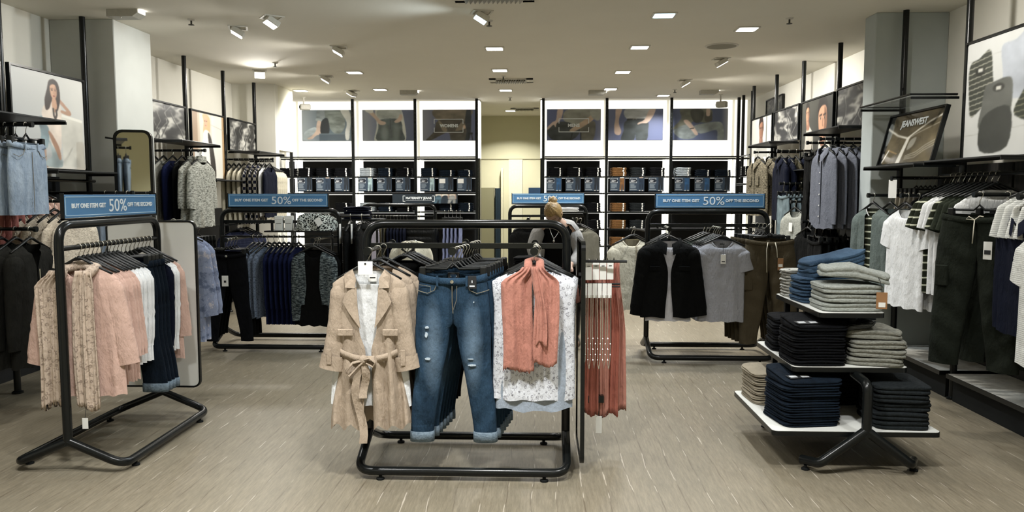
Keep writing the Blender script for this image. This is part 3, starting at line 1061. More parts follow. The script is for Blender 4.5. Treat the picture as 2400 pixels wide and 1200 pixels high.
def c_belt():
    c = Canvas(122, 74, '#3e4666')
    c.blend(np.clip(1 - c.X * 6, 0, 1) * .2, '#888fa0')
    c.poly([(.32, 0), (.76, 0), (.70, .30), (.66, .36), (.34, .32)], '#8a8f90', shade=.25, ny=9)
    c.rect(.34, .31, .70, .39, '#17191a')
    c.rect(.45, .30, .52, .40, '#6b6b64')
    c.rect(.46, .32, .51, .38, '#17191a')
    c.poly([(.33, .38), (.70, .38), (.73, .7), (.70, 1), (.52, 1), (.50, .82), (.46, 1), (.24, 1), (.28, .7)], '#23282a', shade=.4)
    c.poly([(.14, 0), (.25, 0), (.20, .30), (.20, .50), (.24, .72), (.20, .84), (.12, .78), (.11, .55), (.13, .30)], SKIN, shade=.12)
    c.poly([(.76, 0), (.86, 0), (.82, .22), (.72, .44), (.62, .46), (.54, .50), (.55, .44), (.66, .34)], SKIN, shade=.12)
    c.blur(1)
    return c


def c_seated():
    c = Canvas(122, 74, '#3b4463')
    c.blend(np.clip((c.X - .88) * 8, 0, 1) * .7, '#c8ccd0')
    c.poly([(.18, .0), (.68, 0), (.70, .36), (.62, .45), (.40, .40), (.30, .55), (.04, .66), (.06, .56), (.18, .3)], '#4d4f45', shade=.3)
    c.poly([(.34, .05), (.56, .05), (.54, .40), (.40, .42)], '#2d2f2b', shade=.3)
    c.poly([(.60, .12), (.70, .10), (.72, .38), (.60, .40)], '#33332e')
    c.poly([(.62, .0), (.68, 0), (.68, .22), (.62, .22)], SKIN)
    c.poly([(.05, .68), (.28, .50), (.42, .66), (.48, .76), (.40, .94), (.22, .97), (.10, .86)], '#616b6d', shade=.4)
    c.poly([(.40, .56), (.62, .46), (.84, .42), (.92, .56), (.93, 1), (.82, 1), (.80, .68), (.52, .80)], '#6a7375', shade=.4)
    c.poly([(.22, .40), (.30, .37), (.42, .62), (.48, .82), (.43, .84), (.36, .68)], SKIN, shade=.15)
    c.line([(.34, .64), (.40, .62)], .03, '#171717')
    c.blur(1)
    return c


def c_woman():
    c = Canvas(128, 172, '#c9cac6')
    n_ = (c.X * .6 + (1 - c.Y) * .3)[..., None]
    c.a = np.array(c.c('#a9adae')) * (1 - n_) + np.array(c.c('#d8d7d0')) * n_
    c.rect(0, .93, 1, 1, '#d6d2c8')
    c.poly([(.64, .40), (.97, .44), (.98, .98), (.66, .96)], '#c9c7bd', False, .10)
    c.poly([(.64, .40), (.97, .44), (.97, .47), (.64, .43)], '#e8e6dc', False)
    # seated figure: jeans, blouse, arms, hair
    c.poly([(.33, .48), (.42, .46), (.47, .56), (.46, .72), (.42, .80), (.34, .80), (.36, .64)], '#7e9096', shade=.3)
    c.poly([(.36, .79), (.42, .79), (.42, .93), (.45, .98), (.36, .98)], SKIN, shade=.1)
    c.poly([(.46, .70), (.58, .82), (.64, .90), (.63, .98), (.44, .98), (.40, .93), (.50, .86)], '#a4b0b0', shade=.25)
    c.poly([(.44, .32), (.56, .29), (.66, .34), (.65, .50), (.64, .76), (.60, .80), (.50, .74), (.47, .58), (.42, .52), (.38, .42)], '#dccfc2', shade=.10, nx=9, ny=12)
    c.poly([(.46, .62), (.50, .62), (.60, .76), (.63, .88), (.60, .90), (.56, .82)], '#a5826c', shade=.08)
    c.poly([(.60, .10), (.64, .12), (.63, .22), (.72, .30), (.80, .37), (.78, .41), (.66, .39), (.66, .36), (.73, .36), (.60, .25)], '#b08d77', shade=.08)
    c.poly([(.50, .07), (.57, .045), (.63, .09), (.65, .22), (.63, .32), (.60, .38), (.57, .36), (.53, .28), (.49, .36), (.44, .38), (.43, .28), (.47, .16)], '#2a1c17', shade=.2)
    c.poly([(.515, .115), (.58, .10), (.605, .16), (.60, .22), (.565, .265), (.53, .24), (.51, .18)], '#caa083')
    c.poly([(.535, .25), (.585, .25), (.60, .34), (.56, .40), (.53, .34)], '#c49a7e')
    for ex in (.537, .585):
        c.line([(ex - .014, .148), (ex + .014, .146)], .006, '#3a2a24', .8)
        c.ell(ex, .162, .012, .006, '#2c201c')
    c.line([(.562, .165), (.558, .196), (.568, .2)], .004, '#a07a64', .9)
    c.ell(.563, .224, .018, .007, '#8d4a44')
    c.poly([(.575, .12), (.605, .15), (.60, .22), (.575, .255)], '#a67d64', alpha=.5)
    c.line([(.545, .36), (.55, .43), (.57, .47), (.59, .42), (.585, .37)], .018, '#38302c')
    c.blur(1)
    return c


def c_crumple(seed, lo='#141414', hi='#d6d5cc', ang=0.6, seams=True, w_=96, h=56):
    c = Canvas(w_, h, lo)
    c.r = np.random.RandomState(seed)
    c.folds(lo, hi, ang, 4, 6, .6)
    r_ = random.Random(seed)
    if seams:
        for _ in range(5):
            x, y = r_.random(), r_.random() * .3
            pts = [(x, y)]
            for k in range(4):
                x += r_.uniform(-.16, .16)
                y += .22
                pts.append((x, y))
            c.line(pts, .045, '#0c0c0c', .7)
            c.line([(a + .015, b) for a, b in pts], .018, '#d4d3ca', .7)
    c.blur(1)
    return c


def c_blonde():
    c = Canvas(80, 110, '#c9c5ba')
    c.rect(0, 0, .18, 1, '#9a8570')
    c.rect(.18, 0, .24, 1, '#b9ab98')
    c.rect(.60, 0, 1, 1, '#d9d8d0')
    c.rect(.93, 0, 1, 1, '#a98c66')
    c.line([(.56, .16), (1, .22)], .008, '#a6a69e')
    c.poly([(.33, .03), (.48, .02), (.56, .10), (.54, .30), (.46, .34), (.34, .30), (.36, .14)], '#c4a47c')
    c.poly([(.37, .06), (.46, .06), (.47, .17), (.43, .23), (.37, .19)], '#c99f84')
    c.ell(.40, .12, .016, .007, '#47352c')
    c.ell(.455, .12, .014, .007, '#47352c')
    c.ell(.42, .185, .018, .007, '#8d4a42')
    c.poly([(.36, .28), (.50, .27), (.56, .40), (.58, .98), (.30, .98), (.33, .5)], '#dedcd4', shade=.06)
    c.poly([(.48, .30), (.58, .38), (.68, .70), (.70, .98), (.58, .98), (.52, .6)], '#34302c', shade=.2)
    c.poly([(.28, .55), (.33, .4), (.34, .62), (.24, .9), (.20, .88)], '#e4e2da')
    c.blur(1)
    return c


def face(c, cx, cy, w_, h, skin, dark, hair, turn=0.0):
    """small printed portrait: hair, face, shade side, brows, eyes, nose, mouth"""
    P = lambda u, v: (cx + u * w_, cy + v * h)
    c.poly([P(-.5, -.15), P(-.44, -.48), P(-.1, -.62), P(.30, -.56), P(.52, -.30), P(.52, .02), P(0, .1)], hair, shade=.3)
    c.poly([P(-.42, -.20), P(-.1, -.36), P(.30, -.34), P(.45, -.10), P(.43, .16), P(.26, .42), P(.04, .52), P(-.18, .44), P(-.38, .20)], skin, shade=.06)
    c.poly([P(.16 + turn, -.34), P(.45, -.12), P(.43, .18), P(.26, .42), P(.10, .50), P(.18 + turn, .1)], dark, alpha=.65)
    for u in (-.20, .20):
        c.line([P(u - .12, -.115), P(u + .11, -.135)], h * .045, hair, .9)
        c.ell(*P(u, -.04), w_ * .085, h * .03, '#efe9e0', .4, .5)
        c.ell(*P(u, -.04), w_ * .045, h * .032, '#1c1512', .4)
    c.line([P(.03, -.02), P(.00, .14), P(.06, .17)], h * .03, dark, .8)
    c.line([P(-.12, .285), P(.14, .285)], h * .045, '#74443a', .85)
    c.line([P(-.05, .335), P(.08, .335)], h * .03, '#9a6456', .6)


def c_man():
    c = Canvas(110, 96, '#3b3b35')
    c.blend(np.clip(c.X * 1.2 - .2, 0, 1) * .5, '#191914')
    c.poly([(.20, .36), (.30, .40), (.40, .55), (.36, .98), (.12, .98), (.14, .56)], '#b5b1a6', shade=.18)
    c.poly([(.17, .30), (.25, .30), (.27, .42), (.18, .42)], '#8b6450')
    face(c, .20, .20, .13, .30, '#ad8468', '#5c4030', '#1a1411')
    c.poly([(.60, .58), (.78, .58), (.96, .76), (1, 1), (.52, 1), (.56, .76)], '#c4c0b6', shade=.12)
    c.poly([(.62, .50), (.78, .50), (.79, .70), (.64, .68)], '#84604c')
    face(c, .69, .32, .30, .54, '#b88c70', '#5e412f', '#17110e')
    c.blur(1)
    return c


def c_man2():
    c = Canvas(84, 90, '#cfcfc8')
    c.rect(.72, 0, .76, 1, '#5c5b55')
    c.poly([(.38, .46), (.60, .45), (.76, .58), (.82, 1), (.16, 1), (.22, .60)], '#b3b3ad', shade=.12)
    c.poly([(.41, .36), (.55, .36), (.56, .52), (.42, .52)], '#7d5846')
    face(c, .48, .24, .22, .42, '#9c7058', '#63422f', '#281b16')
    c.blur(1)
    return c


def c_tees():
    c = Canvas(110, 150, '#cdcfcd')
    c.a = c.a * (1 - .06 * c.noise(6, 3)[..., None])
    c.line([(0, .80), (1, .76)], .003, '#9a9a94')
    c.line([(0, .16), (1, .12)], .003, '#aaaaa6')

    def tee(pts, col, stripes=None):
        m = c.polymask(pts)
        nz = c.noise(6, 8)[..., None]
        cc = np.clip(np.array(c.c(col)) * (1 + .25 * (nz - .5)), 0, 1)
        if stripes:
            s_ = (np.mod(c.Y * 22 + c.X * 2.5, 1) < .16)[..., None]
            cc = np.where(s_, np.array(c.c(stripes)), cc)
        c.blend(m, cc)
    tee([(.04, .20), (.16, .15), (.30, .10), (.34, .30), (.34, .46), (.10, .64), (.05, .50)], '#3c3f39', '#b4b3a4')
    tee([(.44, .10), (.60, .08), (.76, .02), (.78, .36), (.70, .54), (.50, .50), (.46, .30)], '#a9afb8')
    tee([(.78, .14), (1, .10), (1, .72), (.62, .68), (.70, .50), (.80, .40)], '#33372f', '#85856e')
    tee([(.26, .40), (.34, .38), (.50, .36), (.58, .40), (.58, .60), (.52, .70), (.20, .76), (.22, .56)], '#5c5e5a')
    tee([(.24, .66), (.56, .60), (.55, .92), (.22, .94)], '#3c3e3b')
    c.ell(.18, .26, .06, .04, '#2b2d29')
    c.rect(.155, .235, .215, .265, '#c8c8c0')
    c.ell(.42, .43, .07, .035, '#3a3b38')
    c.rect(.39, .42, .45, .45, '#c4c4bc')
    c.blur(1)
    return c


def c_tilted():
    c = Canvas(100, 72, '#59513f')
    c.a = c.a * (.55 + .7 * c.noise(5, 4)[..., None])
    c.poly([(0, 0), (.10, 0), (.06, 1), (0, 1)], '#121415', False)
    c.poly([(.02, .16), (.12, .22), (.10, .5), (.04, .6)], '#9aa0a0', alpha=.6)
    c.line([(.0, .24), (.25, .42), (.45, .50), (.62, .36), (.80, .22), (1, .12)], .035, '#d8d6cc', .9)
    c.line([(.45, .52), (.62, .42), (1, .26)], .014, '#e8e6dc', .6)
    c.poly([(.44, .50), (.50, .48), (.42, 1), (.34, 1)], '#d6d4ca', False, .1, .9)
    for d in (0, .05, .10):
        c.line([(.50, .86 + d * .6), (.68, .80 + d), (.82, .68 + d), (1, .58 + d)], .012, '#cfcdc2', .8)
    c.line([(.12, .70), (.32, .80)], .014, '#b08a55')
    c.line([(.06, .95), (.14, .72)], .03, '#e3e1d8')
    c.poly([(.52, .56), (.62, .50), (.60, .66), (.5, .74)], '#b7b9b4', alpha=.5)
    c.blur(1)
    return c


def c_mat():
    c = Canvas(110, 36, '#232d36')
    for i, (x, top, leg) in enumerate(((.70, '#cfcac0', '#48606e'), (.80, '#d6d2c8', '#26303a'), (.91, '#cbbfb2', '#8f918f'))):
        c.poly([(x - .035, 0), (x + .045, 0), (x + .05, .26), (x - .03, .26)], top)
        c.poly([(x - .03, .24), (x + .05, .24), (x + .055, 1), (x + .015, 1), (x + .01, .6), (x - .03, 1), (x - .065, 1)], leg, shade=.3)
        c.line([(x + .055, .02), (x + .06, .5)], .05, SKIN)
    c.blur(1)
    return c


def c_boxsign(leg, blank=False, seed=0, top='#20262c'):
    r_ = random.Random(seed)
    c = Canvas(44, 42, '#2c3947')
    c.blend(np.clip(c.X - .2, 0, 1) * .35, '#3f4d66')
    c.poly([(.66, .03), (.92, .03), (.94, .5), (.92, .94), (.84, .94), (.80, .45), (.74, .94), (.64, .94), (.66, .4)], leg, shade=.25)
    c.rect(.66, 0, .92, .07, top)
    c.rect(.64, .90, .74, .96, '#b8b6b0')
    c.rect(.83, .90, .93, .96, '#b8b6b0')
    if blank:
        c.rect(.06, .10, .46, .42, '#d4d3cf')
    else:
        c.rect(.05, .08, .50, .40, '#151b26')
        for a, b, d, e in ((.05, .08, .50, .105), (.05, .375, .50, .40), (.05, .08, .075, .18), (.475, .08, .50, .18), (.05, .30, .075, .40), (.475, .30, .50, .40)):
            c.rect(a, b, d, e, '#c6ccd0')
        c.rect(.11, .17, .26, .195, '#9aa2a8')
        c.rect(.11, .24, r_.uniform(.32, .42), .28, '#e4e7e8')
        c.rect(.11, .31, r_.uniform(.2, .3), .335, '#c8ccd0')
    y = .48
    for k in range(5):
        c.rect(.08, y, r_.uniform(.34, .48), y + .028, '#98a2aa')
        y += .065
    c.rect(.05, .86, .50, .885, '#c2c8cc')
    return c


YPO = 12.60
dxs = 0.006
for i, fn, l_, a, b in ((0, c_foot, 'wide poster of a seated woman in jeans with a bare foot', .12, .03), (1, c_pockets, 'wide poster of a woman with both hands in jeans pockets', .11, .03),
                        (2, c_womens, 'wide poster lettered WOMENS over a seated figure', .09, .04), (4, c_mens, 'wide poster lettered MENS over a seated figure', .06, .08),
                        (5, c_belt, 'wide poster of a standing man in black belted jeans', .04, .10), (6, c_seated, 'wide poster of a seated man in grey jeans', .03, .12)):
    x0, x1 = BX[i] + a, BX[i + 1] - b
    W_ = x1 - x0
    cv = fn()
    cv.a = np.clip(cv.a, 0, 1) ** 0.72
    t = poster('poster', l_, cv, W_, 0.50, ((x0 + x1) / 2, YPO, 2.60), 0, frame=False, mat=PRINT, th=0.03)
    if i == 2:
        bracket_box(t, -0.245, 0.235, -0.12, 0.10, 0.06)
        letters(t, 'WOMENS', 0.068, 0.0, -0.01, PRINTW, 0.003, 0.30)
    if i == 4:
        bracket_box(t, -0.245, 0.245, -0.12, 0.10, 0.06)
        letters(t, 'MENS', 0.068, 0.0, -0.01, PRINTW, 0.003, 0.19)

# left wall posters: x is the wall-parallel run (y of the room)
rzL, rzR = R(90), R(-90)
xl, xr = XLP + 0.03, XRP - 0.03
poster('framed_poster', 'framed poster of a dark haired woman in a pale blouse by a white block', c_woman(), 0.90, 0.745, (xl, 6.03, 2.065), rzL, mat=PRINT, corner=True)
poster('framed_poster', 'black and white poster of crumpled denim beside the tall mirror', c_crumple(5), 0.88, 0.375, (xl, 7.925, 2.235), rzL)
poster('framed_poster', 'poster of a blonde woman in a white top and dark waistcoat', c_blonde(), 0.88, 0.75, (xl, 8.955, 2.045), rzL)
poster('framed_poster', 'black and white poster of folded denim above the cream tops', c_crumple(9, ang=.2), 0.88, 0.375, (xl, 10.00, 2.235), rzL)
poster('framed_poster', 'denim poster cut off by the photo edge beside the seated woman poster', c_crumple(12, '#20262a', '#9fb0b4'), 0.92, 0.375, (xl, 5.0, 2.24), rzL)
# right wall posters
poster('framed_poster', 'large framed poster of four folded t shirts on pale boards', c_tees(), 0.92, 0.79, (xr, 5.11, 2.13), rzR, mat=PRINT, corner=True)
t = poster('framed_poster', 'glossy jeans waistband poster leaning on the sloped stand', c_tilted(), 0.86, 0.40, (xr - 0.11, 6.13, 1.925), rzR, mat=PRINT_GLOSS, tilt=-14)
letters(t, 'JEANSWEST', 0.075, 0.0, 0.115, PRINTW, 0.002, 0.42, nm='poster_lettering')
poster('framed_poster', 'black and white poster of a crumpled jeans seam beside the grey column', c_crumple(21, ang=.9), 1.0, 0.40, (xr, 7.42, 2.32), rzR)
poster('framed_poster', 'dark poster with two portraits of a young man', c_man(), 0.94, 0.74, (xr, 8.50, 2.14), rzR)
poster('framed_poster', 'black and white poster of a curved jeans pocket seam', c_crumple(33, ang=-.5), 0.92, 0.385, (xr, 9.545, 2.32), rzR)
poster('framed_poster', 'pale poster of a man in a light grey shirt', c_man2(), 0.94, 0.74, (xr, 10.575, 2.14), rzR)
poster('framed_poster', 'small dark picture high on the right wall behind the poles', c_crumple(41, '#1c1d1c', '#6f6f66'), 0.75, 0.36, (XR - 0.03, 11.35, 2.68), rzR)

# ------------------------------------------------------------------ jeans signs along the back shelves
_sg = [c_boxsign('#1a2028', False, 1), c_boxsign('#1d2a3a', False, 2, '#b9a79a'), c_boxsign('#8fa3a6', False, 3, '#b5aaa0'), c_boxsign('#1b2028', True, 4), c_boxsign('#6a4a2c', False, 5, '#d8d8d4'), c_boxsign('#25476a', False, 6)]
_sgm = [c.mesh('print', 0.238, 0.222, PRINT) for c in _sg]
_sgb = G().cbox(-0.122, 0.122, 0.001, 0.012, -0.114, 0.114, 0.002).me('board', BLACKM)
_sgh = G().tube([(0, 0.006, 0.114), (0, 0.006, 0.130)], 0.004, 6).me('hook', CHROME)
_sgl = ['blue jeans fit sign showing black jeans', 'blue jeans fit sign showing dark jeans and a bare waist', 'blue jeans fit sign showing pale jeans', 'blue jeans fit sign with a blank white box', 'blue jeans fit sign showing brown trousers', 'blue jeans fit sign showing mid blue jeans']
pick = {0: (0, 1, 0), 1: (2, 0, 0), 2: (2, 3, 3), 4: (5, 0, 0), 5: (4, 1, 0), 6: (5, 5, 0)}
BAYTXT = {0: 'under the bare foot poster', 1: 'under the hands in pockets poster', 2: 'under the womens poster', 4: 'under the mens poster', 5: 'under the belted jeans poster', 6: 'under the seated man poster'}
for i, ks in pick.items():
    for j, k in enumerate(ks):
        w_ = BX[i + 1] - BX[i]
        x = BX[i] + w_ * (0.195 + 0.30 * j) + (0.0 if i < 3 else -0.02) + (0.015 if i == 0 else 0)
        t = thing('fit_sign', ('second ' if k in ks[:j] else '') + _sgl[k] + ' ' + BAYTXT[i], 'sign', (x, YP - 0.016, 1.636), 0, 'jeans fit signs on the back shelves')
        put('board', _sgb, t)
        put('print', _sgm[k], t, (0, -0.0006, 0))
        put('hook', _sgh, t, (-0.08, 0, 0))
        put('hook', _sgh, t, (0.08, 0, 0))
t = poster('maternity_sign', 'dark sign lettered MATERNITY JEANS with three pairs of legs', c_mat(), 1.06, 0.155, (-1.86, YP - 0.03, 1.405), 0, frame=False, mat=PRINT, cat='sign', th=0.012)
letters(t, 'MATERNITY JEANS', 0.052, -0.10, 0.005, PRINTW, 0.0022, 0.42)
g = G()
for sx in (-1, 1):
    xa = -0.10 + sx * 0.255
    g.box(xa - 0.004, xa + 0.004, -0.005, -0.002, -0.045, 0.05).box(min(xa, xa - sx * 0.035), max(xa, xa - sx * 0.035), -0.005, -0.002, 0.042, 0.05).box(min(xa, xa - sx * 0.035), max(xa, xa - sx * 0.035), -0.005, -0.002, -0.045, -0.037)
g.box(-0.31, 0.11, -0.005, -0.002, -0.031, -0.027)
put('bracket_frame', g.me('bracket_frame', PRINTW), t)
# ------------------------------------------------------------------ wall shelves, rails and arms
GLASS, gnt, gbs = nodes('smoked_glass')
gbs.inputs['Base Color'].default_value = (0.35, 0.38, 0.38, 1)
gbs.inputs['Roughness'].default_value = 0.05
gbs.inputs['Alpha'].default_value = 0.35
SHELFD = simple('dark_shelf', '#1d1f20', 0.45)


def wall_shelf(y0, y1, z, side, label, depth=0.40, glass=False):
    s_ = 1 if side == 'left' else -1
    xw = XLP if side == 'left' else XRP
    t = thing('display_shelf', label, 'shelf', (xw, (y0 + y1) / 2, z), 0, 'narrow shelves on the %s wall poles' % side)
    h = (y1 - y0) / 2
    xa, xb = (0.03, depth) if s_ > 0 else (-depth, -0.03)
    put('board', G().cbox(xa, xb, -h, h, -0.012, 0.0, 0.002).me('board', GLASS if glass else SHELFD), t)
    for yy in (-h, h):
        put('bracket', G().box(min(0.02 * s_, depth * s_), max(0.02 * s_, depth * s_), yy - 0.006, yy + 0.006, -0.03, -0.012).me('bracket', BLACK), t)
    if glass:
        put('rim', G().tube([(0.03 * s_, -h, 0.004), (depth * s_, -h, 0.004), (depth * s_, h, 0.004), (0.03 * s_, h, 0.004)], 0.008, 6).me('rim', BLACK), t)


wall_shelf(5.58, 6.53, 1.672, 'left', 'dark shelf under the seated woman poster', 0.36)
wall_shelf(4.55, 5.48, 2.02, 'left', 'dark shelf above the pale denim skirts', 0.50)
wall_shelf(7.50, 8.40, 2.025, 'left', 'dark shelf under the crumpled denim poster', 0.40)
wall_shelf(8.52, 9.42, 1.65, 'left', 'dark shelf under the blonde woman poster', 0.30)
wall_shelf(9.54, 10.47, 2.025, 'left', 'dark shelf above the cream tops', 0.42)
wall_shelf(5.68, 6.54, 1.715, 'right', 'dark shelf holding the leaning waistband poster', 0.32)
wall_shelf(5.68, 6.54, 2.20, 'right', 'smoked glass shelf above the leaning waistband poster', 0.36, glass=True)
wall_shelf(4.66, 5.57, 1.725, 'right', 'dark shelf under the folded t shirts poster', 0.30)
wall_shelf(7.0, 7.92, 2.10, 'right', 'dark shelf above the grey shirts', 0.36)
wall_shelf(8.02, 8.98, 1.745, 'right', 'dark shelf under the two portraits poster', 0.30)
wall_shelf(9.09, 10.0, 2.10, 'right', 'dark shelf under the curved pocket poster', 0.36)
# low shelves along the right wall
SPECK = simple('speckled_shelf_top', '#b9b8b0', 0.5, 0, 0.22, 26)
for ya, yb, l_ in ((5.66, 6.62, 'low speckled platform shelf beside the grey column'), (4.62, 5.56, 'low speckled platform shelf under the dark green joggers')):
    t = thing('platform_shelf', l_, 'shelf', (3.15, (ya + yb) / 2, 0.2), 0, 'low shelves on the right wall')
    h = (yb - ya) / 2
    put('top', G().cbox(-0.215, 0.20, -h, h, -0.012, 0, 0.002).me('top', SPECK), t)
    put('edge', G().box(-0.222, -0.216, -h, h, -0.03, 0.001).me('edge', BLACK), t)
    put('edge', G().box(-0.222, 0.20, -h - 0.006, -h, -0.03, 0.001).me('edge', BLACK), t)
    put('plinth', G().box(-0.17, 0.20, -h, h, -0.199, -0.03).me('plinth', BLACKM), t)


def arm(tip_x, y, z, side, label, drop=False):
    """face-out arm from the side wall poles towards the aisle"""
    s_ = 1 if side == 'left' else -1
    xw = XLP if side == 'left' else XRP
    t = thing('display_rail', label, 'clothes rail', (xw, y, z), 0, 'hanging arms of the %s wall' % side)
    d = tip_x - xw
    put('bar', G().tube([(-s_ * 0.3, 0, 0), (d, 0, 0)], 0.012, 8).me('bar', BLACK), t)
    put('end_cap', G().tube([(d, 0, 0), (d + 0.02 * s_, 0, 0)], 0.019, 10).me('end_cap', BLACK), t)
    put('bracket', G().cbox(-s_ * 0.3 - 0.02, -s_ * 0.3 + 0.02, -0.03, 0.03, -0.06, 0.06).me('bracket', BLACK), t)
    return t


def wall_rail(y0, y1, z, x, side, label):
    t = thing('wall_rail', label, 'rail', (x, y0, z), 0, 'rails along the %s wall' % side)
    put('bar', G().tube([(0, 0, 0), (0, y1 - y0, 0)], 0.013, 8).me('bar', BLACK), t)
    xw = (XLP if side == 'left' else XRP) - x
    for yy in (0.02, y1 - y0 - 0.02):
        put('bracket', G().tube([(0, yy, 0), (xw, yy, 0)], 0.010, 8).me('bracket', BLACK), t)


wall_rail(4.60, 5.62, 1.62, 2.86, 'right', 'black rail under the folded t shirts poster')
wall_rail(5.64, 6.56, 1.62, 3.12, 'right', 'black rail behind the white t shirts and hoodies')
wall_rail(4.55, 6.55, 1.60, -3.86, 'left', 'black rail under the seated woman poster')
wall_rail(7.45, 10.5, 1.12, -3.72, 'left', 'black rail low on the left wall under the knitwear')
wall_rail(7.1, 11.1, 1.62, 2.80, 'right', 'black rail under the menswear posters')
# side shelves of the corner by the mens shelving
t = thing('corner_shelf', 'black side shelves in the back right corner', 'shelves', (3.22, 11.85, 0))
for z in (2.075, 1.765, 1.5, 1.2):
    put('shelf', G().cbox(-0.12, 0.14, -0.24, 0.27, z - 0.02, z, 0.003).me('shelf', BLACK), t)
put('side_panel', G().box(0.142, 0.17, -0.25, 0.3, 0, 2.08).me('side_panel', DARKP), t)


# ------------------------------------------------------------------ garment racks
foot_me = G().lathe([(0.022, 0.0), (0.022, 0.008), (0.009, 0.012), (0.009, 0.026)], 10).me('foot', BLACKM)
_rk = {}


def rack(name, label, loc, rz, Lr=1.10, Hr=1.33, hw=0.30, arms=(), rail='flat', rail_z=1.21, r=0.0235):
    t = thing(name, label, 'clothes rack', loc, rz)
    h = Lr / 2
    key = (Lr, Hr, hw)
    if key not in _rk:
        fr = G().tube(fillet([(-h, 0, 0.15), (-h, 0, Hr), (h, 0, Hr), (h, 0, 0.15)], 0.105, 8), r, 14).me('frame', BLACK, True, 50)
        bb = G().tube(fillet([(-h, 0, 0.17), (-h, -hw, 0.045), (h, -hw, 0.045), (h, 0, 0.17)], 0.085, 8), r, 14).me('base_bar', BLACK, True, 50)
        _rk[key] = (fr, bb)
    fr, bb = _rk[key]
    put('frame', fr, t)
    put('base_bar', bb, t)
    put('base_bar', bb, t, (0, 0, 0), (0, 0, PI))
    for sx in (-1, 1):
        for sy in (-1, 1):
            put('foot', foot_me, t, (sx * (h - 0.12), sy * hw, 0))
    if rail == 'flat':
        put('cross_bar', G().cbox(-h + 0.015, h - 0.015, -0.010, 0.010, rail_z - 0.020, rail_z + 0.010, 0.002).me('cross_bar', BLACK), t)
    elif rail == 'rod':
        put('rail', G().tube([(-h + 0.01, 0, rail_z), (h - 0.01, 0, rail_z)], 0.014, 10).me('rail', BLACK, True, 50), t)
    for x, y0, y1, z in arms:
        a = put('arm', G().tube([(x, y0, z), (x, y1, z)], 0.011, 8).me('arm', BLACK), t)
        for yy, s_ in ((y0, -1), (y1, 1)):
            put('end_cap', G().tube([(x, yy, z), (x, yy + 0.02 * s_, z)], 0.021, 12).me('end_cap', BLACK), a)
    return t


SIGNB = simple('promo_blue', '#4a7ca8', 0.5, 0, 0.02, 4)
SIGNE = simple('promo_border', '#b4d2e4', 0.5, 0, 0.01)


def promo(label, loc, rz, W_=0.98, Hh=0.125):
    t = thing('promo_sign', label, 'sign', loc, rz, 'blue promotion signs on the racks')
    w2 = W_ / 2
    put('board', G().cbox(-w2, w2, 0, 0.014, 0.012, 0.012 + Hh, 0.001).me('board', SIGNB), t)
    g = G()
    e = 0.010
    za, zb = 0.012 + e, 0.012 + Hh - e
    for x0, x1, z0, z1 in ((-w2 + e, w2 - e, zb - 0.004, zb), (-w2 + e, w2 - e, za, za + 0.004), (-w2 + e, -w2 + e + 0.004, za, zb), (w2 - e - 0.004, w2 - e, za, zb)):
        g.box(x0, x1, -0.0015, 0.001, z0, z1)
    put('border', g.me('border', SIGNE), t)
    put('holder', G().cbox(-w2 - 0.008, w2 + 0.008, -0.004, 0.018, 0.0, 0.012, 0.002).cbox(-w2 - 0.008, -w2, -0.004, 0.018, 0.0, 0.02 + Hh, 0.002).cbox(w2, w2 + 0.008, -0.004, 0.018, 0.0, 0.02 + Hh, 0.002).me('holder', BLACK), t)
    for x in (-w2 * 0.55, w2 * 0.55):
        put('clamp', G().cbox(x - 0.012, x + 0.012, -0.006, 0.02, -0.03, 0.0, 0.003).me('clamp', BLACK), t)
    zc = 0.012 + Hh / 2
    letters(t, 'BUY ONE ITEM GET', 0.034, -0.265 * W_, zc + 0.002, PRINTW, 0.0012, 0.335 * W_, y=-0.001)
    letters(t, '50%', 0.105, 0.035 * W_, zc, PRINTW, 0.0002, 0.195 * W_, y=-0.001)
    letters(t, 'OFF THE SECOND', 0.034, 0.295 * W_, zc + 0.002, PRINTW, 0.0012, 0.305 * W_, y=-0.001)
    return t


# front rack: three arms that carry clothes towards the shop front
FX, FY = -0.405, 4.2
rack('garment_rack', 'black tube rack with the beige trench coat, ripped jeans and coral scarf', (FX, FY, 0), 0, rail_z=1.215, arms=((-0.47, -0.34, 0.30, 1.205), (-0.04, -0.32, 0.36, 1.205), (0.375, -0.32, 0.30, 1.205)))
# rack beside the shop front, seen end on, with a rail
LX, LY = -2.53, 4.46
rack('garment_rack', 'black tube rack with the pink blouses and leopard scarf', (LX, LY, 0), R(90), Lr=1.04, rail='rod', rail_z=1.205)
promo('blue 50% promotion sign on the rack of pink blouses', (LX, LY + 0.03, 1.353), R(90), 0.98)
# black cardigan rack
CX, CY = -2.53, 7.4
rack('garment_rack', 'black tube rack with the black cardigan and navy tops', (CX, CY, 0), 0, Lr=1.16, rail_z=1.225, arms=((-0.40, -0.34, 0.3, 1.06), (0.42, -0.34, 0.3, 1.06)))
promo('blue 50% promotion sign on the black cardigan rack', (CX - 0.02, CY, 1.353), 0)
# black jacket rack
DX, DY = 1.52, 7.05
rack('garment_rack', 'black tube rack with the black jacket and grey t shirt', (DX, DY, 0), 0, Lr=1.08, arms=((-0.40, -0.34, 0.32, 1.185), (0.06, -0.32, 0.34, 1.185), (0.45, -0.30, 0.3, 1.185)))
promo('blue 50% promotion sign on the black jacket rack', (DX + 0.02, DY, 1.353), 0)
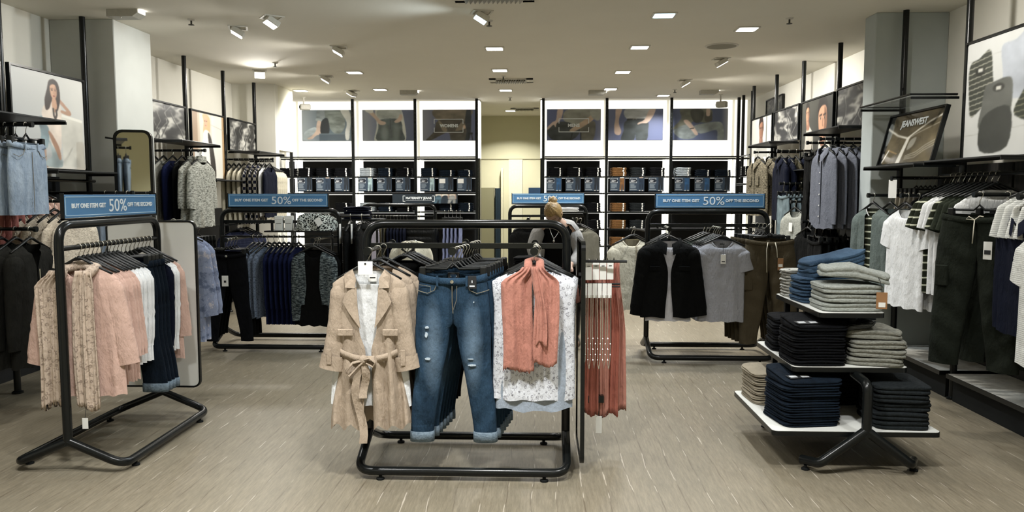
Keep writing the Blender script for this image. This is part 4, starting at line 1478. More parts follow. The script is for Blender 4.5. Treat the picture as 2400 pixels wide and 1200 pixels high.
# far racks
EX, EY = -2.0, 10.8
rack('garment_rack', 'black tube rack before the maternity jeans sign', (EX, EY, 0), 0, Lr=1.04, rail='rod', rail_z=1.17, arms=((-0.44, -0.35, 0.3, 1.17),))
QX, QY = 0.10, 9.9
rack('garment_rack', 'black tube rack with the grey jumper behind the bending woman', (QX, QY, 0), 0, Lr=0.98, arms=((-0.25, -0.3, 0.3, 1.17), (0.33, -0.32, 0.3, 1.17)))
promo('blue 50% promotion sign above the bending woman', (QX, QY, 1.353), 0, 0.92)

# ------------------------------------------------------------------ end panels
def end_panel(label, loc, rz, W_, z0, z1, mat, framew=0.012):
    t = thing('end_panel', label, 'panel', loc, rz)
    o = rrect(-W_ / 2, W_ / 2, z0, z1, 0.05)
    i = rrect(-W_ / 2 + framew, W_ / 2 - framew, z0 + framew, z1 - framew, 0.04)
    put('face', G().prism(i, 'y', -0.006, 0.006).me('face', mat), t)
    g = G()
    g.rings([[(p[0], -0.011, p[1]) for p in i], [(p[0], -0.011, p[1]) for p in o], [(p[0], 0.011, p[1]) for p in o], [(p[0], 0.011, p[1]) for p in i], [(p[0], -0.011, p[1]) for p in i]])
    put('frame', g.me('frame', BLACK), t)
    for zz in (z1 - 0.3, z0 + 0.25):
        put('bracket', G().box(0.08, 0.12, -0.14, -0.01, zz, zz + 0.04).me('bracket', BLACK), t)
    return t


end_panel('white rounded panel with a black edge at the end of the pink blouse rack', (-2.63, 5.10, 0), 0, 0.62, 0.17, 1.315, WHITE_LAM)
MIRR = simple('mirror_glass', (0.78, 0.79, 0.76), 0.03, 1.0, 0.0)
end_panel('black framed mirror panel on the end of the trench coat rack', (0.225, 4.22, 0), R(90), 0.50, 0.06, 1.25, MIRR)
# tall wall mirror by the pale column
t = thing('tall_mirror', 'tall mirror with a rounded black frame beside the pale column', 'mirror', (-3.44, 6.42, 0), R(16))
o_ = rrect(-0.15, 0.15, 0.35, 2.03, 0.07)
i_ = rrect(-0.128, 0.128, 0.372, 2.008, 0.055)
put('glass', G().prism(i_, 'y', -0.005, 0.0).me('glass', MIRR), t)
put('back_box', G().prism(o_, 'y', 0.0, 0.05).me('back_box', BLACKM), t)
put('frame', G().rings([[(p[0], -0.012, p[1]) for p in i_], [(p[0], -0.012, p[1]) for p in o_], [(p[0], 0.0, p[1]) for p in o_], [(p[0], 0.0, p[1]) for p in i_]]).me('frame', BLACK), t)
put('bracket', G().tube([(-0.10, 0.05, 1.95), (-0.10, 0.12, 1.95), (-0.24, 0.12, 1.97)], 0.008, 6).me('bracket', BLACK), t)
put('bracket', G().tube([(0, 0.05, 0.6), (0, 0.20, 0.6)], 0.012, 6).me('bracket', BLACK), t)
# lobby mirror and sign
t = thing('lobby_mirror', 'tall mirror on the lobby wall', 'mirror', (-1.05, 15.16, 0))
put('glass', G().box(-0.28, 0.14, 0, 0.03, 0.0, 1.6).me('glass', simple('dull_mirror', '#8c8a70', 0.25, 0.2, 0.02, 2)), t)
put('edge', G().box(0.14, 0.15, 0, 0.03, 0.0, 1.6).me('edge', BLACK), t)
t = thing('jeans_reflection', 'dark blue cloth imitating jeans reflected in the lobby mirror', 'reflection', (-0.84, 15.1, 0))
put('cloth', G().rings([[(-0.05 + 0.02 * math.sin(a * 1.3) + 0.10 * a / 12, 0.02 * math.cos(a * 2.1), z) for a in range(13)] for z in (0.02, 0.6, 1.2, 1.59)], closed=False).me('cloth', simple('reflected_denim_blue', '#0e2430', 0.9), True), t)  # hung cloth imitates dark jeans reflected beside the lobby mirror
t = thing('lobby_poster', 'small dark blue sign with an imitated light reflection on the lobby wall', 'sign', (0.02, 15.15, 1.5))
put('board', G().box(-0.25, 0.25, 0, 0.03, -0.2, 0.1).me('board', simple('deep_blue', '#1d3550', 0.4)), t)
put('lamp', G().lathe([(0.02, 0.05), (0.05, 0.06), (0.05, 0.09), (0.02, 0.10)], 12, (0.06, -0.06, 0)).me('lamp', emis('reflected_glow', (0.8, 0.9, 1), 6)), t)  # glowing disc imitates a light reflection on the sign, not a lamp

# ------------------------------------------------------------------ three tier table
t = thing('tiered_table', 'three tier white display table on black tube legs', 'table', (1.70, 4.5, 0))
TX, TY = 1.70, 4.5
for w2, ya, yb, z in ((0.445, -0.41, 0.43, 0.225), (0.31, -0.30, 0.43, 0.55), (0.175, -0.30, 0.50, 0.85)):
    b = put('tier', G().prism(rrect(-w2, w2, ya, yb, 0.03), 'z', z - 0.016, z).me('tier', WHITE_LAM), t)
    g = G()
    o, i = rrect(-w2 - 0.003, w2 + 0.003, ya - 0.003, yb + 0.003, 0.033), rrect(-w2, w2, ya, yb, 0.03)
    g.rings([[(p[0], p[1], z - 0.028) for p in i], [(p[0], p[1], z - 0.028) for p in o], [(p[0], p[1], z - 0.002) for p in o], [(p[0], p[1], z - 0.002) for p in i]])
    put('edge_band', g.me('edge_band', BLACK), b)
    put('under_board', G().prism(i, 'z', z - 0.027, z - 0.0165).me('under_board', BLACKM), b)
for yy, s_ in ((-0.445, -1), (0.46, 1)):
    for sx in (-1, 1):
        leg = put('leg', G().tube(fillet([(0.035, yy, 0.24), (0.035 + sx * 0.24, yy, 0.06), (0.035 + sx * 0.30, yy - s_ * 0.10, 0.046)], 0.05), 0.026, 12).me('leg', BLACK, True, 50), t)
        put('foot', foot_me, leg, (0.035 + sx * 0.29, yy - s_ * 0.07, 0))
    put('upright', G().tube(fillet([(0.035, yy, 0.21), (0.035, yy, 0.49), (0.035, yy - s_ * 0.18, 0.505)], 0.06), 0.026, 12).me('upright', BLACK, True, 50), t)
for sx in (-1, 1):
    for yy in (0.045, 0.40):
        put('post', G().cbox(sx * 0.13 - 0.016, sx * 0.13 + 0.016, yy - 0.016, yy + 0.016, 0.551, 0.822, 0.002).me('post', BLACK), t)
        put('post', G().cbox(sx * 0.2 - 0.016, sx * 0.2 + 0.016, yy - 0.016, yy + 0.016, 0.226, 0.522, 0.002).me('post', BLACK), t)
# ------------------------------------------------------------------ garment builders
# local frame: x = shoulder line, -y = front, z = up; origin = centre line of the rail the hanger hooks over
NECK = -0.105


def torso(W=0.42, Lg=0.62, neck=0.17, drop=0.07, d0=0.05, d1=0.07, flare=1.0, slope=0.06, folds=5, amp=0.010, seed=0, gap=None, n=36, rows=20, waist=1.0, hemwave=0.006, z0=NECK, hemdrop=0.0):
    r_ = random.Random(seed)
    p1, p2, p3, p4 = [r_.uniform(0, 6.28) for _ in range(4)]
    rings = []
    sh = 5
    for i in range(rows + 1):
        if i <= sh:
            f = i / sh
            hw = lerp(neck / 2, W / 2, f ** 0.9)
            z = z0 - slope * f ** 1.25
            d = d0 * (0.45 + 0.55 * f)
        else:
            f = 1.0
            q = (i - sh) / (rows - sh)
            z = z0 - slope - (Lg - slope) * q
            wf = 1 - 0.06 * sstep(0, 0.25, q)
            ww = lerp(1, waist, sstep(0.15, 0.5, q)) * lerp(1, 1 / waist, sstep(0.5, 1, q)) if waist != 1 else 1
            hw = W / 2 * wf * ww * lerp(1, flare, q)
            d = lerp(d0, d1, q)
        ring = []
        for k in range(n if gap is None else n + 1):
            th = -PI / 2 + 2 * PI * k / n
            c, s_ = math.cos(th), math.sin(th)
            x = hw * math.copysign(abs(c) ** 0.75, c)
            y = d / 2 * math.copysign(abs(s_) ** 0.8, s_)
            front = max(0, -s_)
            if gap is not None and front > 0:
                gx = gap((z0 - z) / Lg)
                side = 1 if k <= n / 2 else -1
                x = side * (gx + (hw - gx) * min(1, abs(x) / hw))
            h = sstep(0.08, 1.0, (z0 - z) / Lg) ** 0.8
            u = x / (W / 2)
            y += (amp * h) * (math.sin(folds * PI * u / 1.6 + (p1 if s_ < 0 else p2) + 0.9 * math.sin(4 * z + p3)) + 0.4 * math.sin(folds * 2.3 * u + p4 + 6 * z)) * min(1, abs(s_) * 1.6)
            zz = z
            if i <= sh and front > 0:
                zz -= drop * (1 - f) ** 1.3 * (1 - min(1, abs(x) / (hw + 1e-6)) ** 2 * 0.92) * min(1, front * 2)
            if i == rows or i == rows - 1:
                zz += hemwave * math.sin(folds * u * 2 + p2) - hemdrop * (1 - u * u) * (1 if s_ > 0 else 0.7)
            ring.append((x, y, zz))
        rings.append(ring)
    return G().rings(rings, closed=gap is None)


def sleeve(side, W, Ls=0.56, r0=0.066, r1=0.05, tilt=8, bend=6, slope=0.06, dy=0.62, seed=0, wr=0.006, z0=NECK, n=16, rows=18, cuff=True, fwd=0.0):
    """hanging sleeve: starts inside the shoulder, flat in section, with long soft folds and a few creases at the elbow"""
    r_ = random.Random(seed + (3 if side > 0 else 9))
    p1, p2, p3 = r_.uniform(0, 6), r_.uniform(0, 6), r_.uniform(0.42, 0.58)
    x0, zt = side * (W / 2 - r0 * 0.72), z0 - slope + 0.004
    rings = []
    px, py, pz = x0, 0.0, zt
    ds = Ls / rows
    for i in range(rows + 1):
        q = i / rows
        a = R(lerp(tilt, tilt - bend, q))
        if i:
            px += side * math.sin(a) * ds
            pz -= math.cos(a) * ds
            py -= fwd * ds * q
        r = lerp(r0, r1, q ** 0.8) * (0.42 + 0.58 * sstep(-0.04, 0.10 * 0.56 / max(Ls, 0.2), q))
        if cuff and i >= rows - 1:
            r *= 0.90
        el = math.exp(-((q - p3) / 0.10) ** 2)
        ring = []
        for k in range(n):
            th = 2 * PI * k / n
            w_ = 1 + wr / r * (0.55 * math.sin(3 * th + p1 + 2 * q) + 0.35 * math.sin(2 * th + p2 - 3 * q) + 0.7 * el * math.sin(46 * q + 2.2 * math.sin(th + p2)))
            rx, ry = r * w_ * math.cos(th), r * dy * w_ * math.sin(th)
            ring.append((px + rx * math.cos(a), py + ry, pz + rx * math.sin(a) * side))
        rings.append(ring)
    return G().rings(rings, cap0=True)


def fold_collar(neck=0.17, drop=0.05, h=0.035, z0=NECK, spread=0.05, gapx=0.02, d=0.05, wide=0.03):
    """turned-down collar, open at the front"""
    P = []
    m = 22
    for row in range(4):
        line = []
        for k in range(m + 1):
            th = R(-82) + R(344) * k / m
            c, s_ = math.cos(th), math.sin(th)
            f = max(0, -s_)
            x = (neck / 2 + 0.004) * math.copysign(abs(c) ** 0.8, c)
            y = d * 0.5 * s_
            z = z0 - drop * f * (1 - min(1, abs(x) / (neck / 2)) ** 2 * 0.8)
            if row == 0:
                pass
            elif row == 1:
                z += h * 0.7
                x *= 1.02
                y *= 1.1
            elif row == 2:
                z += h * 0.75
                x *= 1.06
                y = y * 1.25 + (0.004 if s_ > 0 else -0.006)
            else:
                z -= 0.018 + wide * f
                x = x * (1.22 + 0.25 * f)
                y = y * 1.3 + (0.003 if s_ > 0 else -0.010)
            line.append((x, y, z))
        P.append(line)
    return G().grid(P)


def neck_band(neck=0.17, drop=0.07, z0=NECK, d=0.045, w_=0.012):
    P = []
    m = 28
    for row in range(3):
        line = []
        for k in range(m + 1):
            th = -PI / 2 + 2 * PI * k / m
            c, s_ = math.cos(th), math.sin(th)
            f = max(0, -s_)
            e = (0.0, w_ * 0.5, w_)[row]
            x = (neck / 2 + 0.002 + e) * math.copysign(abs(c) ** 0.75, c)
            y = (d * 0.24 + 0.002 + e * 0.35 + (0.003 if row == 1 else 0)) * math.copysign(abs(s_) ** 0.8, s_)
            z = z0 - e * 0.45 - drop * (1 - e / 0.4) * (1 - min(1, abs(x) / (neck / 2 + e)) ** 2 * 0.92) * min(1, f * 2) + 0.003
            line.append((x, y, z))
        P.append(line)
    return G().grid(P)


def hood(neck=0.18, z0=NECK, s_=1.0):
    P = []
    for i in range(9):
        a = R(-20 + 155 * i / 8)
        line = []
        for k in range(13):
            b = R(-90 + 180 * k / 12)
            rr = 0.095 * s_ * (1 + 0.12 * math.sin(3 * a + b))
            line.append((math.sin(b) * rr * 1.15, 0.035 + math.cos(b) * 0.05 * math.cos(a * 0.6) + 0.012 * i / 8, z0 - 0.02 + 0.05 * math.sin(a) * math.cos(b) - 0.02 * i * math.cos(b)))
        P.append(line)
    return G().grid(P)


def trousers(W=0.38, Lg=0.95, hip=0.44, rise=0.24, thigh=0.22, knee=0.18, hem=0.165, d=0.07, spread=0.02, seed=0, dip=0.025, z0=-0.115, amp=0.006, n=22, rows=26, jog=False):
    """two legs that share the hips; hung from the waist by clips"""
    r_ = random.Random(seed)
    g = G()
    for side in (-1, 1):
        p1, p2 = r_.uniform(0, 6), r_.uniform(0, 6)
        rings = []
        for i in range(rows + 1):
            q = i / rows
            z = -Lg * q
            if -z < rise:
                t_ = -z / rise
                xo = lerp(W / 2, hip / 2, sstep(0, 0.8, t_))
                xi = -0.004
                if t_ > 0.85:
                    xi = lerp(-0.004, 0.004, (t_ - 0.85) / 0.15)
            else:
                t_ = (-z - rise) / (Lg - rise)
                wd = lerp(thigh, knee, sstep(0, 0.5, t_)) if t_ < 0.5 else lerp(knee, hem, sstep(0.5, 1, t_))
                cx = lerp(hip / 2 - thigh / 2 + 0.004, hip / 2 - thigh / 2 + spread + hem * 0.18, sstep(0, 1, t_))
                xo, xi = cx + wd / 2, cx - wd / 2
            dd = lerp(d, d * 0.8, q) * (1 if q > 0.02 else 0.8)
            ring = []
            for k in range(n):
                th = 2 * PI * k / n
                c, s_ = math.cos(th), math.sin(th)
                u = math.copysign(abs(c) ** 0.75, c)
                x = (xo + xi) / 2 + (xo - xi) / 2 * u
                y = dd / 2 * math.copysign(abs(s_) ** 0.75, s_)
                y += amp * (math.sin(9 * q + p1 + 2.5 * u) + 0.6 * math.sin(38 * q + p2 + u * 3)) * min(1, q * 5) * abs(s_)
                if jog and q > 0.9:
                    y *= 0.85
                zz = z0 + z
                if q < 0.12:
                    zz -= dip * (1 - (x / (W / 2)) ** 2) * (1 - q / 0.12) * (1 if s_ < 0 else 0.35)
                ring.append((side * x, y, zz))
            rings.append(ring)
        g.rings(rings)
    return g


def waistband(W=0.38, d=0.07, z0=-0.115, h=0.035, dip=0.025, hip=0.44, rise=0.24):
    P = []
    m = 40
    for row, (dz, e) in enumerate(((0.003, 0.0), (0.0, 0.0035), (-h, 0.005), (-h - 0.002, 0.0))):
        line = []
        for k in range(m + 1):
            th = 2 * PI * k / m
            c, s_ = math.cos(th), math.sin(th)
            hw = lerp(W / 2, hip / 2, sstep(0, 0.8, -min(0, dz) / rise)) + e
            x = hw * math.copysign(abs(c) ** 0.6, c)
            dd = d * lerp(0.8, 1.0, min(1, -min(0, dz) / 0.02))
            y = (dd / 2 + e + 0.002) * math.copysign(abs(s_) ** 0.6, s_)
            z = z0 + dz - dip * (1 - min(1, (x / (W / 2)) ** 2)) * (1 if s_ < 0 else 0.35) * (1 - min(1, -min(0, dz) / 0.114))
            line.append((x, y, z))
        P.append(line)
    return G().grid(P)


def leg_cuff(side, W=0.38, Lg=0.95, hip=0.44, thigh=0.22, hem=0.165, d=0.07, spread=0.02, h=0.05, z0=-0.115, **_):
    cx = hip / 2 - thigh / 2 + spread + hem * 0.18
    rings = []
    for dz, e in ((h, 0.001), (h, 0.004), (h * .5, 0.005), (-0.004, 0.0045), (-0.004, 0.0)):
        ring = []
        for k in range(22):
            th = 2 * PI * k / 22
            c, s_ = math.cos(th), math.sin(th)
            ring.append((side * (cx + (hem / 2 + e) * math.copysign(abs(c) ** 0.75, c)), (d * 0.4 + e + 0.004) * math.copysign(abs(s_) ** 0.75, s_), z0 - Lg + dz))
        rings.append(ring)
    return G().rings(rings)


def hang_tag(w_=0.045, h=0.075, y=-0.045, x=0.0, z=-0.3, cord=0.06, hole=True):
    """card + string meshes"""
    c = G().cbox(x - w_ / 2, x + w_ / 2, y - 0.001, y + 0.001, z - h, z, 0.0006)
    s_ = G().tube([(x, y, z), (x + 0.002, y + 0.001, z + cord * .6), (x - 0.003, y + 0.006, z + cord)], 0.0012, 5)
    return c, s_


# hangers ----------------------------------------------------------------------
def wire_hook(z=-0.058, r=0.017):
    pts = [(0, 0, z), (0, 0, -0.036), (0.006, 0, -0.026)]
    pts += [(r * math.cos(R(a)), 0, 0.000 + r * math.sin(R(a)) * 1.0) for a in range(-50, 201, 25)]
    return pts


HOOK = G().tube(wire_hook(), 0.0024, 6).me('hook', WIRE, True)
_arm_pts = [(-0.195, 0, NECK - 0.040), (-0.14, 0, NECK - 0.014), (-0.07, 0, NECK + 0.018), (-0.02, 0, NECK + 0.043), (0.02, 0, NECK + 0.043), (0.07, 0, NECK + 0.018), (0.14, 0, NECK - 0.014), (0.195, 0, NECK - 0.040)]
HBAR = G().tube(_arm_pts, [0.010, 0.011, 0.012, 0.013, 0.013, 0.012, 0.011, 0.010], 8, flat=0.62).me('shoulder_bar', PLASTIC, True)
HNECK = G().tube([(0, 0, NECK + 0.035), (0, 0, -0.048)], [0.016, 0.009], 8).me('neck', PLASTIC, True)
CBAR = G().tube([(-0.165, 0, -0.092), (-0.03, 0, -0.092), (0, 0, -0.062), (0.03, 0, -0.092), (0.165, 0, -0.092)], 0.007, 8).me('bar', PLASTIC, True)
CLIP = G().cbox(-0.016, 0.016, -0.020, 0.020, -0.135, -0.082, 0.004).me('clip', PLASTIC)


def hanger(loc, rz, label, group, clip=False, wide=1.0, dz=0.0):
    t = thing('clothes_hanger', label, 'hanger', loc, rz, group)
    put('hook', HOOK, t)
    if clip:
        put('bar', CBAR, t)
        for s_ in (-1, 1):
            put('clip', CLIP, t, (s_ * 0.155 * wide, 0, 0))
    else:
        b = put('shoulder_bar', HBAR, t)
        b.scale = (wide, 1, 1)
        put('neck', HNECK, t)
    return t


# a kind of garment = (object name, category, hanger type, [(part, mesh, sub-parts)]); parts may carry a label
KINDS = {}
ORD = ['first', 'second', 'third', 'fourth', 'fifth', 'sixth', 'seventh', 'eighth', 'ninth', 'tenth']


def kind(key, name, cat, parts, clip=False, wide=1.0):
    KINDS[key] = (name, cat, clip, wide, parts)


def spawn(parts, t):
    for p in parts:
        o = put(p[0], p[1], t, label=p[3] if len(p) > 3 else None)
        for q in (p[2] if len(p) > 2 and p[2] else ()):
            put(q[0], q[1], o, label=q[3] if len(q) > 3 else None)


def hang(key, n, loc, step, rz, label, group=None, hl='black hanger', jit=1.2, hangers=True, dz=0.0):
    """n garments of one kind in a row, each on its own hanger; step = spacing vector, towards the back of the row"""
    name, cat, clip, wide, parts = KINDS[key]
    for i in range(n):
        p = tuple(loc[k] + step[k] * i for k in range(3))
        a = rz + R(rng.uniform(-jit, jit))
        lb = label if n == 1 else ORD[i] + ' ' + label
        t = thing(name, lb, cat, (p[0], p[1], p[2] + dz), a, group if (group or n == 1) else label)
        spawn(parts, t)
        if hangers:
            hanger(p, a, hl if n == 1 else ORD[i] + ' ' + hl, 'hangers: ' + hl, clip, wide)


def simple_top(key, name, cat, mat, W=0.42, Lg=0.62, sl=0.56, tilt=8, neckk=0.17, drop=0.07, d0=0.045, d1=0.05, flare=1.0, amp=0.006, seed=0, r0=0.064, r1=0.045, band=True, collar=False, extra=(), folds=5, hemdrop=0.0, bend=6, slope=0.07, dy=0.42, wr=0.005, waist=1.0, bandmat=None, hoodm=None, turtle=False, rows=20, n=36):
    t_ = torso(W, Lg, neckk, drop, d0, d1, flare, slope, folds, amp, seed, None, n=n, rows=rows, hemdrop=hemdrop, waist=waist)
    parts = [['body', t_.me('body', mat, True), []]]
    if sl:
        for s_ in (-1, 1):
            parts.append(['sleeve', sleeve(s_, W, sl, r0, r1, tilt, bend, slope, dy, seed, wr, cuff=sl > 0.35).me('sleeve', mat, True), []])
    if band:
        parts.append(['neckband', neck_band(neckk, drop, d=d0).me('neckband', bandmat or mat, True), []])
    if collar:
        parts.append(['collar', fold_collar(neckk, drop, d=d0 + 0.015).me('collar', mat, True), []])
    if turtle:
        rs = []
        for q in range(5):
            rs.append([((neckk / 2 + 0.006 * math.sin(q * 1.4)) * math.cos(2 * PI * k / 20), 0.032 * math.sin(2 * PI * k / 20) - 0.004, NECK - 0.015 + 0.015 * q) for k in range(20)])
        parts.append(['turtleneck', G().rings(rs).me('turtleneck', mat, True), []])
    if hoodm:
        parts.append(['hood', hood(neckk).me('hood', hoodm, True), []])
    parts += list(extra)
    kind(key, name, cat, parts, wide=W / 0.44)
    return parts


def buttons(n, x, z0, z1, y, mat=BUTTON, r=0.006):
    m_ = G().tube([(0, 0, 0), (0, -0.003, 0)], r, 8).me('button', mat)
    out = []
    for i in range(n):
        me = m_
        out.append((x, y, lerp(z0, z1, i / max(1, n - 1))))
    g = []
    for x_, y_, z_ in out:
        g.append(['button', G().tube([(x_, y_, z_), (x_, y_ - 0.003, z_)], r, 8).me('button', mat), []])
    return g


def placket(W_, z0, z1, y, mat, x=0.0):
    return ['placket', G().cbox(x - W_ / 2, x + W_ / 2, y - 0.002, y + 0.004, z1, z0, 0.001).me('placket', mat), []]


# folded clothes ---------------------------------------------------------------
def folded(W, D, Hh, seed=0, sag=0.006, lump=0.004, n=10, edge=2):
    """a folded garment: rounded slab with fold lines at its front edge; base at z = 0, front at -y"""
    r_ = random.Random(seed)
    p = [r_.uniform(0, 6) for _ in range(4)]
    rings = []
    m = 40
    prof = [(0.0, 0.90), (0.06, 0.985), (0.22, 1.0), (0.40, 0.992), (0.47, 0.955), (0.53, 0.955), (0.60, 0.992), (0.80, 1.0), (0.94, 0.985), (1.0, 0.90), (1.0, 0.5), (1.0, 0.06)]
    for hz, sc_ in prof:
        ring = []
        for k in range(m):
            th = 2 * PI * k / m
            c, s_ = math.cos(th), math.sin(th)
            x = W / 2 * math.copysign(abs(c) ** 0.35, c)
            y = D / 2 * math.copysign(abs(s_) ** 0.35, s_)
            inset = (1 - sc_) * min(W, D) * 0.5 if sc_ > 0.85 else None
            if inset is not None:
                x -= math.copysign(min(abs(x), inset), x)
                y -= math.copysign(min(abs(y), inset), y)
            else:
                x *= sc_
                y *= sc_
            z = hz * Hh
            z += (lump * math.sin(7 * x / W + p[0]) * math.sin(6 * y / D + p[1]) - sag * (abs(x) / (W / 2)) ** 3) * hz
            x += 0.003 * math.sin(40 * hz + p[2] + 4 * th) * (1 if sc_ > .9 else 0)
            ring.append((x, y, max(0, z)))
        rings.append(ring)
    return G().rings(rings, cap0=True, cap1=True)
# ------------------------------------------------------------------ fabrics
BEIGE = cloth('beige_twill', '#a09180')
WHITEC = cloth('white_cotton', '#d8dadb')
COOLW = cloth('pale_blue_lining', '#8e98a4')
DEN_MID = cloth('mid_blue_denim', '#132331', 'denim', '#334b61', col3='#72879a')
DEN_DK = cloth('dark_denim', '#070d14', 'denim', '#131f2c', scale=1.3)
DEN_PALE = cloth('pale_denim', '#76879a', 'denim', '#a6b4c2', scale=1.6)
DEN_CUFF = cloth('turned_denim', '#66747f', 'melange', '#4b5965')
BLACKC = cloth('black_cotton', '#070808')
BLACKD = cloth('black_denim', '#06070a', sheen=0.0)
CORAL = cloth('coral_gauze', '#a87466', sheen=0.1)
CORAL_D = cloth('rust_gauze', '#95584a', sheen=0.1)
FLORAL = cloth('grey_floral_print', '#c8cbd1', 'floral', '#6d6c74', col3='#8f888c')
PINK = cloth('blush_jersey', '#c3a598')
LEOP = cloth('leopard_gauze', '#b9a898', 'leopard', '#7a6b60', scale=1.1, col3='#c4bcb0')
NAVY = cloth('navy_jersey', '#090e1d')
NAVYB = cloth('bright_navy_knit', '#0c1330')
MEL_BLUE = cloth('blue_grey_melange', '#5c6675', 'melange', '#1f252e')
CARD = cloth('black_white_knit', '#2c3438', 'knit', '#080b0d', scale=0.8, col3='#7b8586')
GREYK = cloth('grey_marl_knit', '#8f9087', 'knit', '#4c4d49', scale=0.8, col3='#b9bab2')
GREYM = cloth('grey_marl', '#84847c', 'melange', '#6d6e68')
GREYS = cloth('soft_grey_jersey', '#8e9089', 'melange', '#7b7d78')
SAGE = cloth('grey_green_fleece', '#59625f', 'melange', '#4f5856')
TEEG = cloth('light_grey_tee', '#96979d', 'stripe', '#84868c', scale=9)
KHAKI = cloth('khaki_twill', '#453e30')
OLIVE = cloth('dark_olive_twill', '#1a1e18')
OLIVE_T = cloth('olive_tee', '#2a2f26')
STRIPE = cloth('olive_stripe', '#24281e', 'stripe', '#b9bca8', scale=1.0)
TWEED = cloth('brown_tweed', '#5a5548', 'knit', '#2c2a24', scale=1.0, col3='#847d6c')
SHIRT = cloth('blue_grey_chambray', '#5b5e67', 'melange', '#4f525a')
CREAMC = cloth('cream_viscose', '#bfbaa8')
CHECKC = cloth('navy_white_check', '#161928', 'check', '#a8a498')
LACE = cloth('pale_lace', '#c9bfae', 'melange', '#9a8f80')
ROSE = cloth('dusty_rose', '#a56a62')
MOSS = cloth('charcoal_green_knit', '#1a1a17')
BLUEFLO = cloth('blue_watercolour', '#8089a0', 'splotch', '#5a647c', col3='#b0acb2')
LILAC = cloth('grey_lilac', '#8b8996')
TAN = cloth('tan_cotton', '#6f5030')
BEIGET = cloth('stone_cotton', '#8c8474')
CHARC = cloth('charcoal_fleece', '#1d2123', 'melange', '#15181a')
SPECK_BW = cloth('black_white_fleck', '#c9cec8', 'speckle', '#07090a')
PUFFER = cloth('black_quilt', '#0d0f10', rough=0.45)
STR_BW = cloth('ticking_stripe', '#b4b4ae', 'stripe', '#3b3c3c', scale=10)
SKINM = simple('skin', '#a98b79', 0.55, 0, 0.05, 20)
STITCH = simple('tan_stitch', '#6a6659', 0.8)
SEQ = simple('silver_sequin', (0.75, 0.74, 0.72), 0.25, 1.0, 0.3, 400)

# ------------------------------------------------------------------ kinds
tagc, tags = hang_tag(0.05, 0.07, -0.050, 0.01, -0.27, 0.05)
TAGP = ['price_tag', tagc.me('price_tag', PAPER), [['string', tags.me('string', INK)]], 'white price tag']

# trench coat
def tgap(q):
    return lerp(0.082, 0.044, sstep(0.0, 0.36, q)) if q < 0.36 else (lerp(0.044, 0.014, sstep(0.36, 0.52, q)) if q < 0.52 else lerp(0.014, 0.022, sstep(0.55, 1, q)))


